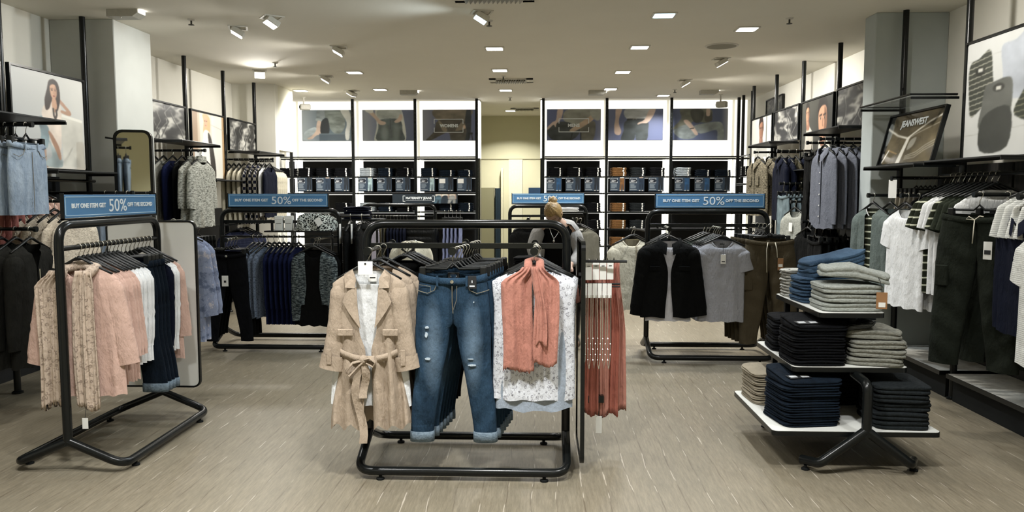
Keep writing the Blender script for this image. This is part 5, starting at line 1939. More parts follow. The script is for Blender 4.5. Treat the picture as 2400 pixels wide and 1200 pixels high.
def coat_parts(front=True):
    W_ = 0.375
    P = [['body', torso(W_, 0.80, 0.17, 0.05, 0.075, 0.135, 1.20, 0.062, 8, 0.020, 3, tgap, n=72, rows=38, waist=0.80, hemwave=0.020).me('body', BEIGE, True)]]
    for s_ in (-1, 1):
        sl = put_sl = sleeve(s_, W_, 0.45, 0.062, 0.052, 3, -9, 0.062, 0.72, 5, 0.006, n=18, rows=18, cuff=False, fwd=0.06)
        cuff = sleeve(s_, W_, 0.45, 0.068, 0.064, 3, -9, 0.062, 0.74, 5, 0.003, n=18, rows=18, cuff=False, fwd=0.06)
        k = 15 * 18
        cg = G().rings([cuff.v[i * 18:(i + 1) * 18] for i in range(15, 19)])
        tip = cuff.v[16 * 18 + 13]
        tab = G().cbox(tip[0] - 0.012, tip[0] + 0.012, tip[1] - 0.006, tip[1] - 0.001, tip[2] - 0.02, tip[2] + 0.06, 0.001)
        P.append(['sleeve', sl.me('sleeve', BEIGE, True), [['rolled_cuff', cg.me('rolled_cuff', BEIGE, True)], ['sleeve_tab', tab.me('sleeve_tab', BEIGE)]]])
    if not front:
        return P
    z = NECK
    for s_ in (-1, 1):
        col = [(s_ * 0.082, -0.010, z + 0.012), (s_ * 0.058, -0.040, z - 0.035), (s_ * 0.062, -0.052, z - 0.082), (s_ * 0.112, -0.050, z - 0.078), (s_ * 0.118, -0.038, z - 0.012)]
        g = G()
        b = [(p[0], p[1] - 0.007, p[2]) for p in col]
        g.add(col + b, [(0, 1, 2, 3, 4), (9, 8, 7, 6, 5)] + [(i, (i + 1) % 5, 5 + (i + 1) % 5, 5 + i) for i in range(5)])
        P.append(['collar', g.me('collar', BEIGE)])
        lap = [(s_ * 0.056, -0.046, z - 0.075), (s_ * 0.098, -0.052, z - 0.095), (s_ * 0.124, -0.056, z - 0.150), (s_ * 0.096, -0.060, z - 0.200), (s_ * 0.036, -0.060, z - 0.285), (s_ * 0.050, -0.052, z - 0.18)]
        b = [(p[0], p[1] - 0.008, p[2]) for p in lap]
        n_ = len(lap)
        g = G().add(lap + b, [tuple(range(n_)), tuple(range(2 * n_ - 1, n_ - 1, -1))] + [(i, (i + 1) % n_, n_ + (i + 1) % n_, n_ + i) for i in range(n_)])
        P.append(['lapel', g.me('lapel', BEIGE)])
        P.append(['pocket_flap', G().cbox(min(s_ * 0.075, s_ * 0.155), max(s_ * 0.075, s_ * 0.155), -0.062, -0.052, z - 0.325, z - 0.29, 0.003).me('pocket_flap', BEIGE)])
    # belt: band round the waist, knot, loops and tails
    rs = []
    for dz, e in ((-0.018, 0.002), (-0.018, 0.007), (0.018, 0.007), (0.018, 0.002)):
        rs.append([((0.158 + e) * math.copysign(abs(math.cos(a)) ** 0.8, math.cos(a)), (0.058 + e) * math.copysign(abs(math.sin(a)) ** 0.8, math.sin(a)), z - 0.41 + dz - 0.035 * max(0, -math.sin(a)) ** 3) for a in [2 * PI * k / 40 for k in range(40)]])
    belt = ['belt', G().rings(rs).me('belt', BEIGE, True), []]
    belt[2].append(['knot', G().lathe([(0.004, -0.026), (0.02, -0.018), (0.025, 0), (0.02, 0.018), (0.004, 0.026)], 10, (-0.02, -0.078, z - 0.445)).me('knot', BEIGE, True)])
    for pts in ([(-0.02, -0.082, z - .445), (-0.07, -0.10, z - .455), (-0.105, -0.10, z - .50), (-0.09, -0.095, z - .525), (-0.045, -0.09, z - .475), (-0.02, -0.085, z - .45)],
                [(-0.02, -0.082, z - .445), (0.02, -0.098, z - .43), (0.045, -0.095, z - .45), (0.035, -0.09, z - .475), (0.0, -0.085, z - .455)]):
        belt[2].append(['bow_loop', G().tube(pts, 0.016, 8, flat=0.35).me('bow_loop', BEIGE, True)])
    for x_, zb, sw in ((-0.012, -0.64, 0.012), (-0.055, -0.875, -0.03)):
        pts = [(-0.02 + (x_ + 0.02) * q + sw * math.sin(q * 5), -0.086 - 0.008 * math.sin(q * 7), z - 0.45 + (zb + 0.45) * q) for q in [k / 10 for k in range(11)]]
        vs, fs = [], []
        for i, p in enumerate(pts):
            hw_ = 0.014 + 0.006 * min(1, i / 3)
            vs += [(p[0] - hw_, p[1], p[2]), (p[0] + hw_, p[1] + 0.006, p[2]), (p[0] + hw_, p[1] + 0.010, p[2]), (p[0] - hw_, p[1] + 0.004, p[2])]
        for i in range(10):
            for k in range(4):
                fs.append((i * 4 + k, i * 4 + (k + 1) % 4, i * 4 + 4 + (k + 1) % 4, i * 4 + 4 + k))
        fs += [(0, 1, 2, 3), (43, 42, 41, 40)]
        belt[2].append(['belt_tail', G().add(vs, fs).me('belt_tail', BEIGE)])
    P.append(belt)
    P.append(['neck_label', G().cbox(-0.005, 0.038, 0.004, 0.007, z - 0.055, z - 0.015, 0.001).me('neck_label', PAPER), [['label_print', G().box(0.002, 0.031, 0.0025, 0.0039, z - 0.036, z - 0.030).me('label_print', INK)]], 'white neck label'])
    P.append(['price_card', G().cbox(-0.042, 0.032, -0.068, -0.066, z - 0.012, z + 0.056, 0.0008).me('price_card', PAPER), [['eyelet', G().tube([(-0.005, -0.070, z + 0.044), (-0.005, -0.0685, z + 0.044)], 0.005, 10).me('eyelet', INK)], ['string', G().tube([(-0.005, -0.069, z + 0.044), (-0.003, -0.03, z + 0.06), (0, 0, z + 0.065)], 0.0012, 5).me('string', INK)]], 'large white price card'])
    return P


kind('coat', 'trench_coat', 'coat', coat_parts(True), wide=0.9)
kind('coat_b', 'trench_coat', 'coat', coat_parts(False), wide=0.9)
simple_top('white_inner', 'white_blouse', 'top', WHITEC, 0.36, 0.70, sl=0, drop=0.10, d0=0.03, d1=0.05, flare=1.25, amp=0.006, seed=4)

JD = dict(W=0.345, Lg=0.87, hip=0.385, rise=0.28, thigh=0.178, knee=0.138, hem=0.118, d=0.085, spread=0.040)


def jeans_parts(mat, cuffm, D, detail=True, tagm=INK, seed=2, rips=False):
    P = [['legs', trousers(seed=seed, n=28, rows=34, **D).me('legs', mat, True)]]
    wd = dict(W=D['W'], d=D['d'], hip=D['hip'], rise=D['rise'])
    wb_ = ['waistband', waistband(**wd).me('waistband', mat, True), []]
    P.append(wb_)
    if cuffm:
        for s_ in (-1, 1):
            P.append(['turn_up', leg_cuff(s_, **{k: v for k, v in D.items() if k not in ('rise', 'knee')}).me('turn_up', cuffm, True)])
    if detail:
        y = -D['d'] / 2 - 0.006
        z = -0.115
        for x_ in (-0.075, 0.075):
            wb_[2].append(['belt_loop', G().cbox(x_ - 0.006, x_ + 0.006, y - 0.006, y, z - 0.062, z - 0.008, 0.001).me('belt_loop', mat)])
        wb_[2].append(['button', G().lathe([(0.001, -0.003), (0.009, -0.002), (0.009, 0.002), (0.001, 0.003)], 12).xf(Matrix.Translation((0.0, y - 0.004, z - 0.038)) @ Matrix.Rotation(R(90), 4, 'X')).me('button', CHROME)])
        P.append(['fly', G().tube([(0.0, y + 0.003, z - 0.06), (0.0, y + 0.001, z - 0.14), (0.004, y + 0.004, z - 0.20)], 0.0022, 5).tube([(0.024, y + 0.002, z - 0.06), (0.023, y + 0.001, z - 0.13), (0.004, y + 0.003, z - 0.185)], 0.0015, 5).me('fly', STITCH)])
        for s_ in (-1, 1):
            P.append(['pocket_edge', G().tube([(s_ * 0.078, y + 0.002, z - 0.052), (s_ * 0.09, y + 0.001, z - 0.082), (s_ * 0.125, y + 0.002, z - 0.098), (s_ * 0.165, y + 0.010, z - 0.088), (s_ * 0.186, y + 0.03, z - 0.082)], 0.0022, 5).me('pocket_edge', STITCH)])
        P.append(['coin_pocket', G().tube([(-0.168, y + 0.009, z - 0.055), (-0.110, y + 0.002, z - 0.063), (-0.108, y + 0.002, z - 0.092)], 0.0014, 5).me('coin_pocket', STITCH)])
        P.append(['back_label', G().cbox(-0.03, 0.03, D['d'] * 0.32, D['d'] * 0.34, z - 0.03, z + 0.002, 0.001).me('back_label', INK), [['label_print', G().box(-0.015, 0.015, D['d'] * 0.315, D['d'] * 0.319, z - 0.02, z - 0.013).me('label_print', PRINTW)]], 'black woven waist label'])
        P.append(['size_card', G().cbox(0.082, 0.125, y - 0.010, y - 0.008, z - 0.072, z - 0.008, 0.001).me('size_card', INK), [['card_print', G().box(0.090, 0.116, y - 0.0115, y - 0.0105, z - 0.062, z - 0.056).box(0.101, 0.105, y - 0.0115, y - 0.0105, z - 0.042, z - 0.030).me('card_print', PRINTW)]], 'black size card'])
    if rips:
        RP_ = simple('frayed_threads', '#a9b6c0', 0.9, 0, 0.25, 160)
        y = -D['d'] / 2 - 0.005
        rr = random.Random(4)
        for cx, cz, w_, h_ in ((-0.130, -0.388, 0.022, 0.012), (-0.133, -0.427, 0.014, 0.03), (-0.126, -0.55, 0.035, 0.014), (0.094, -0.55, 0.034, 0.003), (0.100, -0.582, 0.042, 0.009), (0.11, -0.257, 0.006, 0.008)):
            n_ = 12
            pts = [(cx + w_ / 2 * math.cos(2 * PI * k / n_) * rr.uniform(.7, 1.15), cz + h_ / 2 * math.sin(2 * PI * k / n_) * rr.uniform(.7, 1.2)) for k in range(n_)]
            P.append(['rip', G().prism(pts, 'y', y - 0.002, y + 0.012).me('rip', RP_)])
    return P


kind('jeans', 'ripped_jeans', 'jeans', jeans_parts(DEN_MID, DEN_CUFF, JD, True, rips=True), clip=True)
kind('jeans_b', 'blue_jeans', 'jeans', jeans_parts(DEN_MID, DEN_CUFF, dict(JD, d=0.04), False, seed=5), clip=True)
JDD = dict(JD, d=0.04, Lg=0.80, hip=0.42, W=0.37, hem=0.15, knee=0.15, thigh=0.20)
kind('jeans_dk', 'dark_jeans', 'jeans', jeans_parts(DEN_DK, DEN_CUFF, JDD, False, seed=7), clip=True)
kind('jeans_bk', 'black_jeans', 'jeans', jeans_parts(BLACKD, None, dict(JD, d=0.05, Lg=0.84), False, seed=8) + [['price_tag', G().cbox(-0.04, 0.02, -0.05, -0.048, -0.43, -0.33, 0.001).me('price_tag', PAPER), [['tag_print', G().box(-0.02, 0.0, -0.0515, -0.0505, -0.395, -0.375).me('tag_print', INK)]], 'white price tag'], ['button', G().lathe([(0.001, -0.003), (0.011, -0.002), (0.011, 0.002), (0.001, 0.003)], 12).xf(Matrix.Translation((0.0, -0.032, -0.15)) @ Matrix.Rotation(R(90), 4, 'X')).me('button', CHROME)]], clip=True)
kind('black_tr', 'black_trousers', 'trousers', jeans_parts(BLACKC, None, dict(JD, d=0.035, Lg=0.80), False, seed=11), clip=True)
kind('tan_tr', 'tan_trousers', 'trousers', jeans_parts(BEIGET, None, dict(JD, d=0.035, Lg=0.85), False, seed=12), clip=True)
kind('distr', 'faded_jeans', 'jeans', jeans_parts(cloth('worn_denim', '#3d4a50', 'denim', '#7f8f95'), None, dict(JD, d=0.035), False, seed=13), clip=True)
kind('lilac_tr', 'lilac_trousers', 'trousers', jeans_parts(cloth('lilac_cotton', '#6f7796'), None, dict(JD, d=0.035, Lg=0.7), False, seed=14), clip=True)


def jogger(key, name, mat, D, tagmat, tag_l, bow=False, seed=3):
    P = jeans_parts(mat, None, D, False, seed=seed)
    y = -D['d'] / 2 - 0.01
    z = -0.15
    if bow:
        P.append(['drawstring', G().tube([(0.0, y, z), (-0.03, y - 0.01, z + 0.02), (-0.045, y - 0.008, z + 0.005), (0, y - 0.004, z), (0.03, y - 0.01, z + 0.024), (0.05, y - 0.008, z + 0.02)], 0.003, 6).tube([(0, y - 0.004, z), (-0.006, y - 0.004, z - 0.14)], 0.003, 6).me('drawstring', CORD_W, True), [], 'cream drawstring'])
    else:
        for x_, l_ in ((-0.035, 0.25), (0.05, 0.12)):
            P.append(['drawstring', G().tube([(x_ * 0.7, y, z + 0.01), (x_, y - 0.004, z - 0.05), (x_ + 0.005, y - 0.006, z - l_)], 0.0035, 6).me('drawstring', CORD_W, True), [], 'cream drawstring'])
    P.append(['hang_tag', G().cbox(0.058, 0.105, y - 0.012, y - 0.010, z - 0.23, z - 0.125, 0.001).me('hang_tag', tagmat), [['tag_print', G().box(0.064, 0.098, y - 0.0135, y - 0.0125, z - 0.20, z - 0.175).me('tag_print', PAPER if tagmat is KRAFT else INK)]], tag_l])
    for s_ in (-1, 1):
        P.append(['cargo_pocket', G().cbox(min(s_ * 0.14, s_ * 0.215), max(s_ * 0.14, s_ * 0.215), y + 0.006, y + 0.02, -0.56, -0.43, 0.006).me('cargo_pocket', mat)])
    kind(key, name, 'trousers', P, clip=True)


KD = dict(W=0.40, Lg=0.92, hip=0.46, rise=0.30, thigh=0.23, knee=0.20, hem=0.15, d=0.10, spread=0.02, amp=0.012)
jogger('khaki', 'khaki_joggers', KHAKI, KD, KRAFT, 'brown card tag')
jogger('green_jog', 'green_joggers', OLIVE, dict(KD, Lg=0.93, hem=0.17), PAPER, 'white card tag', bow=True, seed=9)
kind('khaki_b', 'khaki_joggers', 'trousers', jeans_parts(KHAKI, None, dict(KD, d=0.045), False, seed=15), clip=True)
kind('green_b', 'green_joggers', 'trousers', jeans_parts(OLIVE, None, dict(KD, d=0.045), False, seed=16), clip=True)

# tops
simple_top('floral', 'floral_blouse', 'top', FLORAL, 0.43, 0.66, sl=0.0, tilt=22, neckk=0.19, drop=0.06, slope=0.05, d0=0.07, d1=0.10, flare=1.06, amp=0.010, seed=21, r0=0.085, r1=0.085, extra=[['lining_hem', torso(0.405, 0.705, 0.15, 0.03, 0.05, 0.085, 1.05, 0.06, 4, 0.008, 22, hemdrop=0.02).me('lining_hem', COOLW, True), [], 'pale blue lining below the hem']])
simple_top('floral_b', 'floral_blouse', 'top', FLORAL, 0.43, 0.66, sl=0.0, tilt=22, neckk=0.19, slope=0.05, d0=0.035, d1=0.04, seed=23, r0=0.085, r1=0.085)
simple_top('pink', 'pink_blouse', 'blouse', PINK, 0.43, 0.71, sl=0.48, tilt=8, bend=-2, d0=0.055, d1=0.06, flare=1.14, amp=0.010, seed=24, r0=0.062, r1=0.068, folds=8, hemdrop=0.01, n=48)
simple_top('pink_b', 'pink_blouse', 'blouse', PINK, 0.40, 0.68, sl=0.47, tilt=4, bend=-2, d0=0.03, d1=0.03, flare=1.10, amp=0.003, seed=25, r0=0.06, r1=0.065, dy=0.26)
simple_top('white_b', 'white_blouse', 'top', WHITEC, 0.40, 0.60, sl=0.45, tilt=4, d0=0.035, d1=0.035, flare=1.06, amp=0.006, seed=26, dy=0.34)
simple_top('navy_b', 'navy_jersey', 'top', NAVY, 0.42, 0.62, sl=0.50, tilt=4, d0=0.035, d1=0.035, amp=0.005, seed=27, dy=0.34)
simple_top('black_b', 'black_jersey', 'top', BLACKC, 0.42, 0.66, sl=0.50, tilt=5, d0=0.04, d1=0.04, amp=0.006, seed=28, dy=0.34)
simple_top('peach_b', 'coral_blouse', 'top', CORAL, 0.40, 0.50, sl=0.14, tilt=20, d0=0.035, d1=0.035, amp=0.005, seed=29, dy=0.4)
simple_top('melange', 'melange_jersey', 'top', MEL_BLUE, 0.42, 0.66, sl=0.58, tilt=5, d0=0.036, d1=0.034, amp=0.005, seed=30, dy=0.28)
simple_top('navyb', 'navy_jersey', 'top', NAVYB, 0.42, 0.72, sl=0.5, tilt=4, d0=0.034, d1=0.034, amp=0.004, seed=31, dy=0.28, folds=7)
CG = lambda q: lerp(0.08, 0.055, q) + 0.03 * sstep(0.6, 1, q)
kind('cardigan', 'knit_cardigan', 'cardigan', [['body', torso(0.42, 0.50, 0.19, 0.04, 0.07, 0.08, 1.0, 0.06, 4, 0.006, 33, CG, n=48).me('body', CARD, True)]] + [['sleeve', sleeve(s_, 0.42, 0.60, 0.07, 0.05, 4, 4, seed=34).me('sleeve', CARD, True)] for s_ in (-1, 1)])
simple_top('black_in', 'black_jersey', 'top', BLACKC, 0.37, 0.70, sl=0, drop=0.07, d0=0.03, d1=0.05, flare=1.2, amp=0.008, seed=35)
JG = lambda q: lerp(0.072, 0.012, sstep(0.0, 0.42, q)) + 0.022 * sstep(0.5, 1, q)
kind('jacket', 'black_jacket', 'jacket', [['body', torso(0.48, 0.66, 0.18, 0.05, 0.10, 0.12, 1.08, 0.065, 4, 0.008, 36, JG, n=56).me('body', BLACKC, True)]] + [['sleeve', sleeve(s_, 0.48, 0.60, 0.085, 0.06, 10, 0, seed=37).me('sleeve', BLACKC, True)] for s_ in (-1, 1)] + [['collar', fold_collar(0.18, 0.05, 0.04, d=0.07, wide=0.05).me('collar', BLACKC, True)]] + [['chest_pocket', G().cbox(min(s_ * .08, s_ * .17), max(s_ * .08, s_ * .17), -0.068, -0.058, NECK - 0.25, NECK - 0.21, 0.004).me('chest_pocket', BLACKC)] for s_ in (-1, 1)], wide=1.05)
simple_top('tee_in', 'white_tee', 't-shirt', cloth('cool_white_jersey', '#b9b9be'), 0.40, 0.695, sl=0, drop=0.06, d0=0.05, d1=0.07, flare=1.05, amp=0.006, seed=38)
simple_top('tee', 'grey_tee', 't-shirt', TEEG, 0.42, 0.70, sl=0.20, tilt=16, bend=0, d0=0.07, d1=0.08, amp=0.006, seed=39, r0=0.085, r1=0.08, extra=[['neck_label', G().box(-0.02, 0.02, 0.0, 0.002, NECK - 0.028, NECK - 0.018).me('neck_label', INK)], ['price_tag', G().cbox(-0.02, 0.024, -0.062, -0.060, NECK - 0.19, NECK - 0.11, 0.001).me('price_tag', PAPER), [['string', G().tube([(0.0, -0.061, NECK - 0.11), (0.003, -0.05, NECK - 0.02), (0, -0.01, NECK + 0.0)], 0.0016, 5).me('string', INK)], ['tag_print', G().box(-0.012, 0.016, -0.0635, -0.0625, NECK - 0.175, NECK - 0.168).me('tag_print', INK)]], 'white price tag']])
simple_top('tee_b', 'grey_tee', 't-shirt', TEEG, 0.42, 0.715, sl=0.20, tilt=16, bend=0, d0=0.035, d1=0.04, seed=40, r0=0.08, r1=0.076, dy=0.26)
simple_top('white_tee', 'white_tee', 't-shirt', WHITEC, 0.44, 0.70, sl=0.21, tilt=14, bend=0, d0=0.05, d1=0.055, amp=0.009, seed=41, r0=0.085, r1=0.08, dy=0.30)
simple_top('stripe_tee', 'striped_tee', 't-shirt', STRIPE, 0.44, 0.70, sl=0.22, tilt=18, bend=0, d0=0.04, d1=0.045, seed=42, r0=0.085, r1=0.08, dy=0.26, bandmat=BLACKC)
simple_top('olive_tee', 'olive_tee', 't-shirt', OLIVE_T, 0.44, 0.70, sl=0.22, tilt=18, bend=0, d0=0.04, d1=0.045, seed=43, r0=0.085, r1=0.08, dy=0.26)
simple_top('cream_ls', 'cream_blouse', 'top', CREAMC, 0.44, 0.66, sl=0.5, tilt=8, d0=0.05, d1=0.06, seed=44, r0=0.08, r1=0.065, amp=0.008, dy=0.4)
simple_top('cream_b', 'cream_blouse', 'top', CREAMC, 0.42, 0.66, sl=0.5, tilt=4, d0=0.045, d1=0.045, seed=45, dy=0.45, amp=0.008, folds=7)
simple_top('check_b', 'checked_shirt', 'shirt', CHECKC, 0.42, 0.70, sl=0.5, tilt=4, d0=0.045, d1=0.045, seed=46, dy=0.45, collar=True)
simple_top('knit', 'grey_knit_jumper', 'jumper', GREYK, 0.47, 0.66, sl=0.42, tilt=14, bend=8, neckk=0.18, drop=0.04, d0=0.085, d1=0.10, flare=1.08, amp=0.012, seed=47, r0=0.10, r1=0.085, turtle=True, folds=4, band=False)
simple_top('grey_b', 'grey_jumper', 'jumper', GREYM, 0.44, 0.62, sl=0.54, tilt=4, d0=0.05, d1=0.045, seed=48, dy=0.5, amp=0.007)
simple_top('navyk', 'navy_jumper', 'jumper', NAVYB, 0.44, 0.62, sl=0.54, tilt=4, d0=0.05, d1=0.045, seed=49, dy=0.5)
simple_top('hoodie', 'grey_green_hoodie', 'hoodie', SAGE, 0.46, 0.66, sl=0.60, tilt=9, d0=0.065, d1=0.07, seed=50, hoodm=SAGE, dy=0.4, r0=0.08, r1=0.055, amp=0.008, band=False)
HG = lambda q: lerp(0.05, 0.03, q)
kind('hoodie_open', 'grey_green_hoodie', 'hoodie', [['body', torso(0.46, 0.66, 0.18, 0.05, 0.08, 0.09, 1.0, 0.06, 4, 0.008, 51, HG, n=48).me('body', SAGE, True)], ['hood', hood(0.18).me('hood', SAGE, True)]] + [['sleeve', sleeve(s_, 0.46, 0.60, 0.085, 0.055, 9, seed=52).me('sleeve', SAGE, True)] for s_ in (-1, 1)])
simple_top('stripe_in', 'striped_tee', 't-shirt', STRIPE, 0.40, 0.62, sl=0, d0=0.04, d1=0.05, seed=53, bandmat=WHITEC)
simple_top('shirt', 'chambray_shirt', 'shirt', SHIRT, 0.46, 0.70, sl=0.60, tilt=7, d0=0.05, d1=0.06, seed=54, collar=True, band=False, dy=0.30, amp=0.006, hemdrop=0.02, extra=[placket(0.03, NECK - 0.07, NECK - 0.66, -0.034, SHIRT)] + buttons(6, 0.0, NECK - 0.1, NECK - 0.6, -0.037, PAPER))
simple_top('tweed', 'tweed_jacket', 'jacket', TWEED, 0.48, 0.66, sl=0.60, tilt=9, d0=0.08, d1=0.09, seed=55, collar=True, band=False, amp=0.006, r0=0.09, r1=0.062, extra=[placket(0.05, NECK - 0.06, NECK - 0.64, -0.05, TWEED), ['price_card', G().cbox(-0.04, 0.03, -0.056, -0.054, NECK - 0.03, NECK + 0.05, 0.001).me('price_card', PAPER), [], 'white price card']] + [['chest_pocket', G().cbox(min(s_ * .06, s_ * .15), max(s_ * .06, s_ * .15), -0.056, -0.046, NECK - 0.30, NECK - 0.18, 0.004).me('chest_pocket', TWEED)] for s_ in (-1, 1)])
simple_top('sweat', 'grey_sweatshirt', 'sweatshirt', GREYS, 0.44, 0.62, sl=0.60, tilt=7, d0=0.06, d1=0.06, seed=56, dy=0.55, extra=[['price_card', G().cbox(-0.03, 0.03, -0.05, -0.048, NECK - 0.2, NECK - 0.11, 0.001).me('price_card', PAPER), [], 'white price card']])
simple_top('jumper', 'grey_jumper', 'jumper', cloth('taupe_grey_knit', '#67665d'), 0.42, 0.58, sl=0.58, tilt=7, d0=0.06, d1=0.07, seed=57, amp=0.006, extra=[['neck_label', G().box(-0.03, 0.03, 0.0, 0.003, NECK - 0.03, NECK - 0.01).me('neck_label', PAPER)], ['hang_tag', G().cbox(-0.006, 0.036, -0.065, -0.063, NECK - 0.26, NECK - 0.16, 0.001).me('hang_tag', INK), [['string', G().tube([(0.012, -0.064, NECK - 0.16), (0.006, -0.04, NECK - 0.07), (0, -0.01, NECK - 0.02)], 0.002, 5).me('string', INK)]], 'black hang tag']])
simple_top('lace', 'lace_blouse', 'top', LACE, 0.42, 0.55, sl=0.30, tilt=14, d0=0.05, d1=0.055, seed=58, amp=0.009, r1=0.07, dy=0.5)
simple_top('rose', 'rose_blouse', 'top', ROSE, 0.42, 0.52, sl=0.4, tilt=5, d0=0.05, d1=0.05, seed=59, amp=0.008, dy=0.5)
simple_top('peach', 'peach_blouse', 'top', PINK, 0.42, 0.52, sl=0.2, tilt=14, d0=0.05, d1=0.05, seed=60, amp=0.008, dy=0.5)
MG = lambda q: lerp(0.06, 0.004, sstep(0, 0.22, q))
kind('moss', 'charcoal_cardigan', 'cardigan', [['body', torso(0.44, 0.80, 0.18, 0.06, 0.08, 0.10, 1.06, 0.06, 5, 0.010, 61, MG, n=48).me('body', MOSS, True)]] + [['sleeve', sleeve(s_, 0.44, 0.62, 0.08, 0.055, 7, seed=62).me('sleeve', MOSS, True)] for s_ in (-1, 1)] + [['zip', G().tube([(0, -0.056, NECK - 0.16), (0, -0.06, NECK - 0.5)], 0.004, 6).me('zip', CHROME)]])
simple_top('blueflo', 'watercolour_blouse', 'blouse', BLUEFLO, 0.42, 0.76, sl=0.52, tilt=6, bend=-2, d0=0.07, d1=0.08, seed=63, amp=0.012, r0=0.075, r1=0.07, wr=0.009)
simple_top('chamb', 'pale_denim_shirt', 'shirt', DEN_PALE, 0.44, 0.60, sl=0.5, tilt=6, d0=0.06, d1=0.06, seed=64, collar=True, band=False)
simple_top('black_t', 'black_tee', 't-shirt', BLACKC, 0.44, 0.70, sl=0.22, tilt=18, bend=0, d0=0.04, d1=0.045, seed=65, r0=0.085, r1=0.08, dy=0.26, bandmat=WHITEC)
simple_top('navyj', 'navy_jacket', 'jacket', NAVY, 0.46, 0.66, sl=0.58, tilt=6, d0=0.06, d1=0.06, seed=66, collar=True, band=False, dy=0.5)
simple_top('olive_b', 'khaki_jersey', 'top', cloth('khaki_knit', '#3d3a2c'), 0.42, 0.62, sl=0.5, tilt=4, d0=0.04, d1=0.04, seed=67, dy=0.4)
PUFT = torso(0.46, 0.62, 0.17, 0.05, 0.12, 0.13, 1.0, 0.06, 3, 0.004, 68, rows=40)
PUFT.v = [(x * (1 + 0.035 * abs(math.sin(z * 34))), y * (1 + 0.30 * abs(math.sin(z * 34))), z) for x, y, z in PUFT.v]
kind('puffer', 'quilted_jacket', 'jacket', [['body', PUFT.me('body', PUFFER, True)]] + [['sleeve', sleeve(s_, 0.46, 0.56, 0.08, 0.06, 7, seed=69).me('sleeve', PUFFER, True)] for s_ in (-1, 1)])
simple_top('lilac_d', 'grey_lilac_dress', 'dress', LILAC, 0.40, 0.95, sl=0.2, tilt=12, d0=0.05, d1=0.07, seed=70, amp=0.012)
simple_top('black_ct', 'black_coat', 'coat', BLACKC, 0.46, 0.95, sl=0.6, tilt=6, d0=0.07, d1=0.08, seed=71, collar=True, band=False, extra=[['price_card', G().cbox(0.10, 0.17, -0.07, -0.068, NECK - 0.16, NECK + 0.03, 0.001).me('price_card', PAPER), [], 'white price card']])
simple_top('stripe_sh', 'white_striped_shirt', 'shirt', cloth('white_pinstripe', '#cfd0cc', 'stripe', '#8f908c', scale=5), 0.46, 0.70, sl=0.22, tilt=14, bend=0, d0=0.045, d1=0.05, seed=72, r0=0.085, r1=0.08, dy=0.28)
simple_top('navy_str', 'striped_jersey', 'top', cloth('navy_marl_stripe', '#1b2038', 'stripe', '#5a6078', scale=4), 0.44, 0.5, sl=0.4, tilt=8, d0=0.06, d1=0.06, seed=73)

# pencil skirt
def skirt():
    g = G()
    rs = []
    for i in range(19):
        q = i / 18
        hw = lerp(0.175, 0.205, sstep(0, 0.4, q)) - 0.012 * q
        rs.append([(hw * math.copysign(abs(math.cos(a)) ** 0.7, math.cos(a)), (0.028 + 0.006 * math.sin(5 * q + 3 * math.cos(a))) * math.copysign(abs(math.sin(a)) ** 0.8, math.sin(a)), -0.115 - 0.48 * q - 0.02 * (1 - (math.cos(a)) ** 2) * (1 - q) * (math.sin(a) < 0)) for a in [2 * PI * k / 32 for k in range(32)]])
    return g.rings(rs)


kind('skirt', 'denim_skirt', 'skirt', [['body', skirt().me('body', DEN_PALE, True)], ['waistband', waistband(0.36, 0.05, dip=0.02, hip=0.39).me('waistband', DEN_PALE, True), [['belt_loop', G().cbox(-0.07, -0.058, -0.04, -0.032, -0.17, -0.12, 0.001).me('belt_loop', DEN_PALE)], ['belt_loop', G().cbox(0.058, 0.07, -0.04, -0.032, -0.17, -0.12, 0.001).me('belt_loop', DEN_PALE)]]],
                                       ['front_seam', G().tube([(0, -0.036, -0.18), (0.002, -0.036, -0.40), (0, -0.034, -0.58)], 0.002, 5).me('front_seam', STITCH)]] + [['pocket_edge', G().tube([(s_ * 0.07, -0.034, -0.165), (s_ * 0.09, -0.035, -0.20), (s_ * 0.13, -0.035, -0.215), (s_ * 0.17, -0.022, -0.20)], 0.002, 5).me('pocket_edge', STITCH)] for s_ in (-1, 1)], clip=True)


# scarves ------------------------------------------------------------------------
def drape(x0, x1, x0b, x1b, z0, z1, y, folds=2, amp=0.012, seed=0, th=0.010, rows=26, n=40, fray=0.008, curve=0.0, open_at=0.35):
    """a hanging tail of gauze: gathered at the top, opening towards its hem"""
    r_ = random.Random(seed)
    p = [r_.uniform(0, 6.28) for _ in range(5)]
    rs = []
    for i in range(rows + 1):
        q = i / rows
        o_ = sstep(0, open_at, q)
        xa, xb = lerp(x0, x0b, o_), lerp(x1, x1b, o_)
        xa += curve * math.sin(PI * q) + 0.006 * math.sin(5 * q + p[3])
        xb += curve * math.sin(PI * q) + 0.006 * math.sin(4 * q + p[4])
        ring = []
        for k in range(2 * n):
            u = k / (n - 1) if k < n else (2 * n - 1 - k) / (n - 1)
            f = -1 if k < n else 1
            w_ = 0.6 * math.sin(folds * PI * u * 2 + p[0] + 1.6 * q) + 0.3 * math.sin(folds * PI * u * 3.3 + p[1] - 2.2 * q) + 0.28 * math.sin(folds * PI * u * 6.1 + p[2] + 0.8 * q)
            yy = y + amp * w_ * (1 - 0.35 * o_) + f * th / 2
            zz = lerp(z0, z1, q) - 0.012 * q * math.sin(PI * u * 2 + p[1])
            if i == rows:
                zz += r_.uniform(-fray, fray)
            ring.append((lerp(xa, xb, u), yy, zz))
        rs.append(ring)
    return G().rings(rs, cap0=True, cap1=True)


def place(key, loc, rz, label, group=None):
    name, cat, clip, wide, parts = KINDS[key]
    t = thing(name, label, cat, loc, rz, group)
    spawn(parts, t)
    return t
